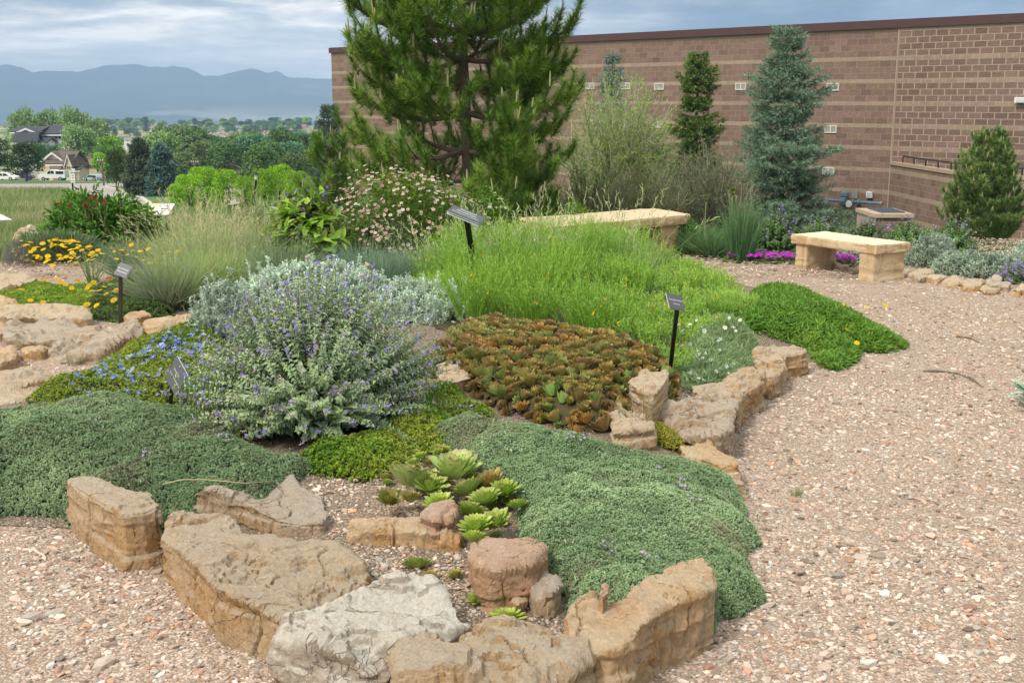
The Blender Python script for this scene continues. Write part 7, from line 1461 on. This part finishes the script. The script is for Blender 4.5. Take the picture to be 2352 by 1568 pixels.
for px, yt, Y, wpx, lab in ((452, 402, 60, 88, 'left and lowest of the lime green trees behind the feathery grass'), (488, 385, 63, 108, 'tallest of the left lime green trees behind the feathery grass'), (536, 392, 62, 92, 'right one of the left lime green trees behind the feathery grass'), (622, 390, 66, 76, 'left one of the lime green trees behind the broad leaved bush'), (655, 380, 68, 92, 'tallest lime green tree behind the broad leaved bush'), (692, 394, 64, 76, 'right one of the lime green trees behind the broad leaved bush'), (425, 424, 57, 66, 'lowest lime green shrub beside the blue verge spruce')):
    tree_px('limelow', 'lime_tree', lab, px, yt, Y, wpx)
tree_px('limelow', 'lime_tree', 'small lime bush between the two lime trees', 578, 405, 60, 60, cat='bush')
tree_px('mid', 'tree', 'round mid green tree between the two lime trees', 612, 332, 150, 96)
tree_px('mid2', 'tree', 'dull green tree right of the hipped roof', 690, 352, 130, 90)
tree_px('darkr', 'tree', 'dull dark tree behind the hipped roof', 540, 340, 265, 110)
tree_px('mid2', 'tree', 'dull green tree above the blue spruce', 440, 350, 190, 90)
VG = 'trees of the valley wood'
rr_ = np.random.default_rng(5)
for k in range(190):
    Y = 210*(1150/210)**rr_.uniform(0, 1)**.85; px = rr_.uniform(395, 800) if Y < 420 else rr_.uniform(230, 800); g = on(px, Y); v = rr_.choice(['mid', 'mid2', 'teal', 'mid', 'light', 'darkr', 'deep']); tree(v, 'valley_tree', 'green tree in the crowded valley wood', g, rr_.uniform(6.5, 11.0)*(1 if Y < 700 else .8), rr_.uniform(.9, 1.35), VG)
RGG = 'small trees dotted over the far ridge'
for k in range(150):
    px = rr_.uniform(250, 800); Y = rr_.uniform(1080, 1330); g = on(px, Y); tree(rr_.choice(['mid', 'darkr', 'teal', 'lime', 'light']), 'ridge_tree', 'tiny tree on the sunny far ridge', g, rr_.uniform(4, 10), rr_.uniform(.9, 1.5), RGG)
for k, px in enumerate(np.linspace(575, 730, 14)):
    g = on(px, 1260); tree('darkr', 'ridge_tree', 'tiny dark tree in the line along the far ridge top', g, rr_.uniform(3.5, 5.5), 1.6, 'dark trees along the ridge top')
# ------------------------------------------------------------------ houses
M_SID_G = paint('grey_siding', (.44, .44, .43), .8, .06, .5); M_SID_C = paint('cream_siding', (.66, .56, .42), .8, .06, .5); M_ROOF_D = paint('dark_shingle', (.045, .05, .062), .85, .15, 2); M_ROOF_B = paint('brown_shingle', (.13, .095, .08), .85, .15, 2); M_WIN = paint('window_glass', (.03, .035, .04), .15, .1, 2); M_BRICKR = paint('red_brick', (.36, .20, .13), .9, .15, 2); M_TRIM = paint('white_trim', (.74, .74, .72), .6, .04, 2)
def local(c, rz):
    k, q = math.cos(rz), math.sin(rz); ex = np.array([k, q, 0]); ey = np.array([-q, k, 0]); c = np.asarray(c, float); return lambda x, y, z: c+ex*x+ey*y+np.array([0, 0, z])
def gable(root, f, x0, x1, y0, y1, h0, h1, rise, wall, roof, along_x=True, over=.5, th=.25, fascia=True):
    """walls with a pitched roof; y0 is the side facing the camera"""
    b = MB(); V = [f(x, y, z) for z in (h0, h1) for x, y in ((x0, y0), (x1, y0), (x1, y1), (x0, y1))]; b.hexa(V)
    if along_x: ym = (y0+y1)/2; b.add([f(x0, y0, h1), f(x0, y1, h1), f(x0, ym, h1+rise), f(x1, y0, h1), f(x1, y1, h1), f(x1, ym, h1+rise)], [(0, 1, 2), (5, 4, 3)])
    else: xm = (x0+x1)/2; b.add([f(x0, y0, h1), f(x1, y0, h1), f(xm, y0, h1+rise), f(x0, y1, h1), f(x1, y1, h1), f(xm, y1, h1+rise)], [(0, 1, 2), (5, 4, 3)])
    b.build('wall', wall, root); r = MB()
    def slab(a, c, d, e):
        n = norm(np.cross(c-a, e-a)); n = n if n[2] > 0 else -n; r.hexa([a, c, d, e, a+n*th, c+n*th, d+n*th, e+n*th])
    sl = rise/(((y1-y0) if along_x else (x1-x0))/2); o = over
    if along_x:
        slab(f(x0-o, y0-o, h1-o*sl+.03), f(x1+o, y0-o, h1-o*sl+.03), f(x1+o, ym, h1+rise+.03), f(x0-o, ym, h1+rise+.03)); slab(f(x1+o, y1+o, h1-o*sl+.03), f(x0-o, y1+o, h1-o*sl+.03), f(x0-o, ym, h1+rise+.03), f(x1+o, ym, h1+rise+.03))
    else:
        slab(f(x0-o, y1+o, h1-o*sl+.03), f(x0-o, y0-o, h1-o*sl+.03), f(xm, y0-o, h1+rise+.03), f(xm, y1+o, h1+rise+.03)); slab(f(x1+o, y0-o, h1-o*sl+.03), f(x1+o, y1+o, h1-o*sl+.03), f(xm, y1+o, h1+rise+.03), f(xm, y0-o, h1+rise+.03))
    ro = r.build('roof', roof, root); ro.location = (0, 0, 0)
    if fascia:
        t = MB()
        if along_x: t.hexa([f(x, y, z) for z in (h1-o*sl-.22, h1-o*sl+.06) for x, y in ((x0-o, y0-o-.06), (x1+o, y0-o-.06), (x1+o, y0-o-.01), (x0-o, y0-o-.01))])
        else:
            for s0, s1 in ((x0-o, xm), (x1+o, xm)):
                za, zb_ = h1-o*sl, h1+rise; t.hexa([f(s0, y0-o-.07, za-.2), f(s1, y0-o-.07, zb_-.2), f(s1, y0-o-.01, zb_-.2), f(s0, y0-o-.01, za-.2), f(s0, y0-o-.07, za+.2), f(s1, y0-o-.07, zb_+.2), f(s1, y0-o-.01, zb_+.2), f(s0, y0-o-.01, za+.2)])
        link('fascia', t.mesh('fascia', root.location), M_TRIM, ro)
def win(root, f, x, y, z, w_, h_, name='window', frame=M_TRIM, glass=M_WIN):
    b = MB(); b.hexa([f(x+a, y+o_, z+c) for c in (-h_/2, h_/2) for a, o_ in ((-w_/2, -.10), (w_/2, -.10), (w_/2, .02), (-w_/2, .02))]); wo = b.build(name, frame, root); wo.location = (0, 0, 0)
    g = MB(); m = .12*min(w_, h_); g.add([f(x+a, y-.115, z+c) for a, c in ((-w_/2+m, -h_/2+m), (w_/2-m, -h_/2+m), (w_/2-m, h_/2-m), (-w_/2+m, h_/2-m))], [(0, 1, 2, 3)]); link('pane', g.mesh('pane', root.location), glass, wo)
def white_house():
    Y = 252; k = Y/FP; x0 = P(34, 300, Y)[0]; z0 = -14.5; zr = float(P(100, 291, Y)[2]); h = thing('house', 'two storey pale grey house with white trim and blue black roofs', 'house', (x0, Y, z0)); f = local((x0, Y, 0), 0); pz = lambda y: float(P(0, y, Y)[2]); w = lambda a: (a-34)*k
    gable(h, f, w(96), w(162), 0, 9, z0, pz(308), pz(291)-pz(308)-.05, M_SID_G, M_ROOF_D)
    gable(h, f, w(36), w(94), -1.5, 8, z0, pz(303), pz(294)-pz(303), M_SID_G, M_ROOF_D)
    gable(h, f, w(60), w(98), -4.2, -1.52, z0, pz(303), pz(295)-pz(303), M_SID_G, M_ROOF_D, False)
    gable(h, f, w(64), w(108), -6.5, -4.3, z0, pz(319), pz(304)-pz(319), M_SID_G, M_ROOF_D)
    gable(h, f, w(92), w(124), -5.6, -.1, z0, pz(326), .7, M_TRIM, M_ROOF_D)
    for px, py, y, ww, hh in ((127, 314, 0, .9, 1.1), (136, 314, 0, .9, 1.1), (144, 314, 0, .9, 1.1), (42, 311, -1.5, .8, 1.2), (108, 331, -5.6, .8, 1.5), (114, 331, -5.6, .8, 1.5), (153, 330, 0, .9, 1.4), (110, 344, -5.6, 1.6, .9), (158, 345, 0, 1.0, 1.2)): win(h, f, w(px), y, pz(py), ww, hh)
    b = MB(); b.hexa([f(a, y, z) for z in (pz(349), pz(347)) for a, y in ((w(120), -2.5), (w(190), -2.5), (w(190), -.1), (w(120), -.1))])
    for a in np.linspace(w(121), w(189), 14): b.hexa([f(a+q, y, z) for z in (pz(347), pz(338)) for q, y in ((-.04, -2.5), (.04, -2.5), (.04, -2.42), (-.04, -2.42))])
    b.hexa([f(a, y, z) for z in (pz(338), pz(337)) for a, y in ((w(120), -2.55), (w(190), -2.55), (w(190), -2.4), (w(120), -2.4))]); b.build('deck', M_TRIM, h)
    b = MB(); b.hexa([f(w(150)+a, 4.5+o_, z) for z in (pz(296), pz(287)) for a, o_ in ((-.4, -.4), (.4, -.4), (.4, .4), (-.4, .4))]); b.build('chimney', M_SID_G, h)
white_house()
def cream_house():
    Y = 224; k = Y/FP; x0 = P(112, 400, Y)[0]; z0 = float(H(x0, Y))-.8; h = thing('house', 'cream gabled house with a brown roof and brick pillars behind the white pickup', 'house', (x0, Y, z0)); f = local((x0, Y, 0), 0); pz = lambda y: float(P(0, y, Y)[2]); w = lambda a: (a-112)*k
    gable(h, f, w(90), w(159), 0, 8, z0, pz(378), pz(349)-pz(378)-.2, M_SID_C, M_ROOF_B, False)
    gable(h, f, w(118), w(168), -.8, 6.5, z0, pz(374.5), pz(351)-pz(374.5), M_SID_C, M_ROOF_B)
    gable(h, f, w(159.5), w(171), -1.6, 5, z0, pz(373), pz(356)-pz(373), M_SID_C, M_ROOF_B, False, over=.3)
    gable(h, f, w(170), w(183), -.6, 5, z0, pz(391), .55, M_SID_C, M_ROOF_B, True, over=.3)
    for px, py, ww, hh, y in ((163.5, 384, .32, .55, -1.6), (167.5, 384, .32, .55, -1.6)): win(h, f, w(px), y, pz(py), ww, hh)
    for px in (131, 137.5, 143.5): b = MB(); b.hexa([f(w(px)+a, -1.3+o_, z) for z in (z0, pz(391)) for a, o_ in ((-.28, -.2), (.28, -.2), (.28, .2), (-.28, .2))]); b.build('brick_pillar', M_BRICKR, h)
    b = MB(); b.hexa([f(a, y, z) for z in (pz(387), pz(382)) for a, y in ((w(126), -1.35), (w(148), -1.35), (w(148), -.82), (w(126), -.82))]); b.build('brick_band', M_BRICKR, h)
    b = MB(); b.hexa([f(a, y, z) for z in (z0, pz(392)) for a, y in ((w(132.5), -.9), (w(142), -.9), (w(142), -.78), (w(132.5), -.78))]); b.build('garage_door', M_WIN, h)
cream_house()
def plain_house(px, ybase_px, Y, wpx, hpx, rpx, label, wall, roof, hip=False, group=None, wins=2, zdrop=.5):
    k = Y/FP; g = on(px, Y); zb = float(P(px, ybase_px, Y)[2]); z0 = min(zb, g.z)-zdrop; W = wpx*k; f = local((g.x, Y, 0), rng.uniform(-.12, .12)); h = thing('house', label, 'house', (g.x, Y, z0), group); ht = zb+hpx*k
    if hip:
        b = MB(); b.hexa([f(x, y, z) for z in (z0, ht) for x, y in ((-W/2, 0), (W/2, 0), (W/2, W*.7), (-W/2, W*.7))]); b.build('wall', wall, h); b = MB(); o = .5; t = rpx*k; q = [f(-W/2-o, -o, ht-.02), f(W/2+o, -o, ht-.02), f(W/2+o, W*.7+o, ht-.02), f(-W/2-o, W*.7+o, ht-.02), f(-W*.12, W*.35, ht+t), f(W*.12, W*.35, ht+t)]; b.add(q, [(0, 1, 5, 4), (2, 3, 4, 5)]); b.add(q, [(1, 2, 5), (3, 0, 4)]); b.build('roof', roof, h)
    else: gable(h, f, -W/2, W/2, 0, W*.6, z0, ht, rpx*k, wall, roof, over=.4, fascia=False)
    for i in range(wins): win(h, f, -W/2+W*(i+.6)/(wins+.2), 0, zb+hpx*k*.55, W*.13, hpx*k*.42, glass=M_WIN)
plain_house(535, 396, 222, 58, 8, 15, 'low house whose taupe hipped roof shows between the trees', M_SID_C, paint('taupe_shingle', (.21, .17, .14), .9, .12, 2), True)
plain_house(240, 404, 246, 60, 26, 16, 'house with a faded brown roof behind the utility pole', M_SID_C, paint('faded_shingle', (.22, .17, .14), .9, .1, 2))
W2 = paint('warm_siding', (.58, .48, .40), .8, .06, .5); RR = paint('grey_shingle', (.26, .24, .23), .9, .1, 2); RT = paint('tile_roof', (.34, .21, .16), .9, .1, 2)
HG_ = 'small houses scattered on the far ridge'
for px, yb, Y, wpx, hpx, rpx, wl, rf, lab in ((378, 301, 1150, 13, 6, 4, M_TRIM, RT, 'bright white house standing alone left on the far ridge'), (558, 303, 1200, 20, 7, 4, M_SID_G, RR, 'long pale house on the far ridge behind the hipped roof'), (597, 313, 1090, 18, 6, 4, M_TRIM, RR, 'white house low on the far ridge'), (620, 303, 1210, 15, 5, 4, M_TRIM, RR, 'white house at the ridge middle'), (642, 299, 1240, 12, 5, 3, M_TRIM, RT, 'small white house near the ridge top'), (672, 301, 1220, 22, 6, 5, W2, RT, 'broad tan house near the building end of the ridge'), (712, 297, 1240, 16, 6, 4, W2, RT, 'pinkish house at the right end of the ridge'), (565, 320, 1040, 16, 6, 4, W2, RR, 'tan house below the ridge houses'), (610, 328, 1000, 14, 5, 4, M_TRIM, RT, 'white gabled house just above the valley wood'), (535, 312, 1120, 14, 5, 4, M_TRIM, RR, 'small pale house left on the ridge slope'), (640, 321, 1030, 14, 5, 4, W2, RR, 'tan house on the slope above the wood'), (585, 299, 1240, 12, 4, 3, W2, RR, 'tiny tan house on the ridge crest'), (520, 345, 640, 26, 7, 6, W2, RT, 'brown roofed house among the valley trees'), (610, 352, 560, 30, 6, 6, W2, RR, 'long low house in the valley wood'), (580, 343, 690, 18, 6, 5, M_TRIM, RR, 'white house half hidden in the valley wood'), (678, 366, 430, 20, 9, 7, M_TRIM, RR, 'white gabled house at the right of the valley wood'), (660, 332, 860, 40, 7, 4, paint('dark_siding', (.16, .13, .12), .9, .1), RR, 'long dark building below the ridge'), (330, 327, 900, 30, 5, 4, M_TRIM, RR, 'white building half hidden left of the valley wood'), (690, 312, 1120, 15, 5, 4, M_TRIM, RR, 'pale house on the right ridge slope'), (728, 312, 1120, 15, 5, 4, W2, RT, 'tan house beside the blue green spruce on the ridge')):
    plain_house(px, yb, Y, wpx, hpx, rpx, lab, wl, rf, False, HG_)
for k in range(34):
    px = rr_.uniform(360, 745); Y = rr_.uniform(950, 1260); g = on(px, Y); a = (CY-FP*math.tan(PITCH-math.atan((CAMH-g.z)/Y)))
    plain_house(px, a, Y, rr_.uniform(9, 16), 5, 4, 'tiny pale house among many on the far ridge', [M_TRIM, W2, M_SID_G][k % 3], [RR, RT][k % 2], False, 'tiny pale houses on the far ridge', 1)
# ------------------------------------------------------------------ vehicles, poles, bin, lantern
M_CARW = paint('white_car_paint', (.78, .79, .80), .3, .02, 2); M_CARS = paint('silver_car_paint', (.50, .56, .62), .3, .03, 2, 0, .2); M_TYRE = paint('tyre', (.02, .02, .02), .9, .1); M_RIM = paint('rim', (.45, .45, .46), .35, .1, 5, 0, .6); M_GLASS = paint('car_glass', (.02, .025, .03), .1, .1); M_CARR = paint('dark_red_car_paint', (.10, .02, .02), .35, .05); M_LAMP = paint('lamp_glass', (.7, .68, .6), .2, .05); M_TAIL = paint('tail_lamp', (.4, .02, .02), .3, .05)
def car(name, label, g, rz, L, W, Hh, prof, wins, paintm, wheels, group=None, cat='car'):
    """side profile (fractions of L and H) extruded across the width, with glazing, wheels and lamps"""
    t = thing(name, label, cat, tuple(g), group); f = local(g, rz); b = MB(); ex, ey = f(1, 0, 0)-f(0, 0, 0), f(0, 1, 0)-f(0, 0, 0); o = f(0, 0, 0)
    b.prism([((x-.5)*L, z*Hh) for x, z in prof], o, ex, (0, 0, 1), ey, -W/2, W/2); b.build('body', paintm, t)
    for pl in wins:
        for s in (-1, 1): b = MB(); b.prism([((x-.5)*L, z*Hh) for x, z in pl], o, ex, (0, 0, 1), ey, s*(W/2+.012)-.01, s*(W/2+.012)+.01); b.build('side_window', M_GLASS, t)
    for x in wheels:
        for s in (-1, 1):
            b = MB(); b.lathe([(.20, -.11), (.34, -.10), (.36, 0), (.34, .10), (.20, .11)], f((x-.5)*L, s*(W/2-.08), .35), tuple(ey), 16); wh = b.build('wheel', M_TYRE, t); wh.location = (0, 0, 0); b = MB(); b.lathe([(.19, -.02), (.21, 0), (.19, .02)], f((x-.5)*L, s*(W/2+.035), .35), tuple(ey), 12); link('rim', b.mesh('rim', t.location), M_RIM, wh)
    x1 = max(p[0] for p in prof); x0 = min(p[0] for p in prof)
    for s in (-1, 1):
        b = MB(); b.box(f((x1-.5)*L+.005, s*W*.36, Hh*.46), (.06, .34, .16), rz); b.build('headlight', M_LAMP, t); b = MB(); b.box(f((x0-.5)*L-.005, s*W*.42, Hh*.5), (.05, .18, .3), rz); b.build('tail_lamp', M_TAIL, t)
    return t
PK = [(0, .26), (.0, .55), (.02, .94), (.34, .94), (.35, .97), (.40, 1.0), (.585, 1.0), (.68, .64), (.985, .57), (1.0, .48), (1.0, .24)]
g = GT(123.5, 416.2, 150); car('pickup_truck', 'white pickup truck with a capped bed parked before the cream house', (g.x, g.y, g.z+.1), 0, 62*g.y/FP, 1.95, 1.85, [(1-x, z) for x, z in PK][::-1], [[(1-x, z) for x, z in q] for q in ([(.05, .64), (.05, .9), (.33, .9), (.33, .64)], [(.39, .66), (.41, .94), (.50, .94), (.50, .66)], [(.515, .66), (.515, .94), (.58, .94), (.655, .66)])], M_CARW, (.20, .82), cat='pickup truck')
MV = [(0, .24), (.0, .6), (.06, .95), (.15, 1.0), (.62, 1.0), (.80, .66), (.97, .55), (1, .42), (1, .22)]
g = GT(216, 417, 150); car('minivan', 'silver minivan parked in front of the olive bush', (g.x, g.y, g.z+.1), R(155), 3.1, 1.8, 1.05, MV, [[(.06, .64), (.09, .90), (.26, .93), (.26, .64)], [(.28, .64), (.28, .93), (.46, .93), (.46, .64)], [(.48, .64), (.48, .93), (.60, .93), (.72, .64)]], M_CARS, (.2, .8), cat='minivan')
g = GT(52, 414.5, 150); car('parked_car', 'dark red car half hidden under the dark pines', (g.x, g.y, g.z+.1), R(8), 4.4, 1.8, 1.4, MV, [[(.10, .64), (.13, .92), (.44, .94), (.44, .64)], [(.47, .64), (.47, .94), (.6, .94), (.72, .64)]], M_CARR, (.2, .8))
g = GT(15, 416, 150); car('parked_car', 'pale parked car at the left border under the dark pines', (g.x, g.y, g.z+.1), R(-6), 4.2, 1.8, 1.35, MV, [[(.10, .64), (.13, .92), (.44, .94), (.44, .64)], [(.47, .64), (.47, .94), (.6, .94), (.72, .64)]], M_CARW, (.2, .8))
g = GT(64, 416, 150); t = thing('recycling_bin', 'blue wheeled bin between the dark pines', 'bin', tuple(g)); mbin = paint('blue_plastic', (.02, .06, .32), .5, .1)
b = MB(); w_, q_ = .42, .34; b.hexa([(g.x+s*x, g.y+s*y, g.z+z) for z, s in ((.06, .85), (.9, 1.0)) for x, y in ((-w_, -q_), (w_, -q_), (w_, q_), (-w_, q_))]); b.build('body', mbin, t); b = MB(); b.box((g.x, g.y, g.z+.95), (.92, .76, .08)); b.build('lid', mbin, t)
for s in (-1, 1): b = MB(); b.lathe([(.08, -.04), (.10, 0), (.08, .04)], (g.x+s*.36, g.y+.32, g.z+.10), (1, 0, 0), 10); b.build('wheel', M_TYRE, t)
def pole(px, yb, yt, d0, label, arm=7, lean=0.0):
    g = GT(px, yb, d0); top = P(px-lean, yt, g.y); t = thing('utility_pole', label, 'utility pole', tuple(g)); b = MB(); b.tubes([[np.array(g)-[0, 0, .2], top]], np.array([[.12, .09]]), 8); b.build('pole', M_BARK, t); k = g.y/FP
    for dz_ in (3.0, 6.0): b = MB(); b.box(top-np.array([0, 0, dz_*k]), (arm*2*k, .1, .09)); b.build('crossarm', M_BARK, t)
    for q in (-.9, -.3, .3, .9): b = MB(); b.lathe([(.05, 0), (.07, .07), (.03, .16)], top+np.array([q*arm*k, 0, -2.6*k]), (0, 0, 1), 8); b.build('insulator', M_TRIM, t)
pole(239, 431, 367, 110, 'wooden utility pole at the roadside left of the lime tree', 9, 6); pole(447, 425, 370, 120, 'utility pole showing behind the blue spruce', 8)
for px, yb, yt in ((226, 431.5, 418), (272, 433, 420)): g = GT(px, yb, 100); top = P(px, yt, g.y); t = thing('road_post', 'short roadside marker post '+('left of the utility pole' if px < 240 else 'right of the utility pole'), 'post', tuple(g)); b = MB(); b.tubes([[np.array(g), top]], .07, 6); b.build('post', M_BARK, t); b = MB(); b.lathe([(.09, 0), (.09, .06), (.03, .1)], top, (0, 0, 1), 8); b.build('cap', M_TRIM, t)
Y = 27; tp = P(588, 404, Y); g = on(590, Y); t = thing('garden_lantern', 'white lantern with a black hood on a post between the lime trees', 'lantern', tuple(g)); b = MB(); b.tubes([[np.array(g), tp-np.array([0, 0, .10])]], .025, 6); b.build('post', M_BLACK, t); b = MB(); b.lathe([(.032, -.07), (.045, .03)], tp, (0, 0, 1), 6); b.build('glass', M_WHITE, t); b = MB(); b.lathe([(.075, .03), (.06, .05), (.02, .09), (.008, .11)], tp, (0, 0, 1), 8); b.build('hood', M_BLACK, t)
# ------------------------------------------------------------------ meadow and rough grass
def meadow():
    b = MB(); n = 60000; y = 14.6*(54/14.6)**rng.uniform(0, 1, n); u = rng.uniform(-.52, -.24, n); k = rng.uniform(0, 1, n) < np.clip((-.24-u)/.05+.35*(y < 30), 0, 1); y, u = y[k], u[k]; n = len(y); x = y*u; z = H(x, y)-.02; pn = n2(x, y, .35, 4); c0 = patch_cols(x, y, [(.13, .21, .05), (.19, .27, .08), (.27, .30, .13), (.36, .35, .19)], .45, 9, .2); a = rng.uniform(0, 6.3, n); D = np.stack([np.cos(a)*.3, np.sin(a)*.3, np.ones(n)], 1); L = rng.uniform(.10, .30, n); bend = np.stack([np.cos(a)*.3+.12, np.sin(a)*.3, -.15+0*a], 1)*L[:, None]; b.blades(np.stack([x, y, z], 1), D, L, .0042+.00040*y, bend, c0*.85, c0*1.15, 2)
    o = b.build('meadow_grass', M_LEAF, loc=(0, 0, 0)); tag(o, 'rough seeding meadow grass on the slope at the left', None, None, 'stuff')
    b = MB(); n = 42000; y = rng.uniform(16.2, 34, n); u = rng.uniform(-.24, .46, n); x = y*u; k = ~inpoly(LAWNR, x, y); x, y = x[k], y[k]; n = len(x); c0 = patch_cols(x, y, [(.07, .11, .03), (.11, .16, .045), (.16, .19, .07), (.22, .21, .10)], .7, 5, .2); a = rng.uniform(0, 6.3, n); D = np.stack([np.cos(a)*.4, np.sin(a)*.4, np.ones(n)], 1); L = rng.uniform(.08, .30, n); bend = np.stack([np.cos(a)*.3, np.sin(a)*.3, -.2+0*a], 1)*L[:, None]; b.blades(np.stack([x, y, H(x, y)-.02], 1), D, L, .014, bend, c0*.8, c0*1.15, 2)
    o = b.build('rough_grass', M_LEAF, loc=(0, 0, 0)); tag(o, 'rough grass between the garden bed and the building', None, None, 'stuff')
    b = MB(); n = 16000; q = np.array(LAWNR); x = rng.uniform(q[:, 0].min(), q[:, 0].max(), n); y = rng.uniform(q[:, 1].min(), q[:, 1].max(), n); k = inpoly(LAWNR, x, y); x, y = x[k], y[k]; n = len(x); a = rng.uniform(0, 6.3, n); D = np.stack([np.cos(a)*.4, np.sin(a)*.4, np.ones(n)], 1); b.blades(np.stack([x, y, H(x, y)], 1), D, rng.uniform(.05, .10, n), .012, np.zeros((n, 3)), jit((.10, .20, .03), n), jit((.16, .29, .05), n), 1)
    o = b.build('lawn_grass', M_LEAF, loc=(0, 0, 0)); tag(o, 'short mown lawn grass before the building', None, None, 'stuff')
meadow()
# ------------------------------------------------------------------ air
def haze():
    m = bpy.data.materials.new('haze'); m.use_nodes = True; t = NT(m.node_tree); t.n.clear(); out = t.node('ShaderNodeOutputMaterial'); v = t.node('ShaderNodeVolumePrincipled'); v.inputs['Color'].default_value = (.49, .71, 1.0, 1); v.inputs['Density'].default_value = HAZE_D; v.inputs['Anisotropy'].default_value = -0.3; t.l.new(v.outputs[0], out.inputs['Volume'])
    mn = bpy.data.objects['mountains']; top = max(v_.co.z for v_ in mn.data.vertices)+6; b = MB(); x0, x1, y0, y1, z0, z1 = -8400, 8400, -8000, 8500, -124.5, top; b.hexa([(x, y, z) for z in (z0, z1) for x, y in ((x0, y0), (x1, y0), (x1, y1), (x0, y1))]); o = b.build('haze', m, loc=(0, 0, 0)); tag(o, 'thin blue summer haze over the valley', None, None, 'stuff')
HAZE_D = 2.1e-4
haze()
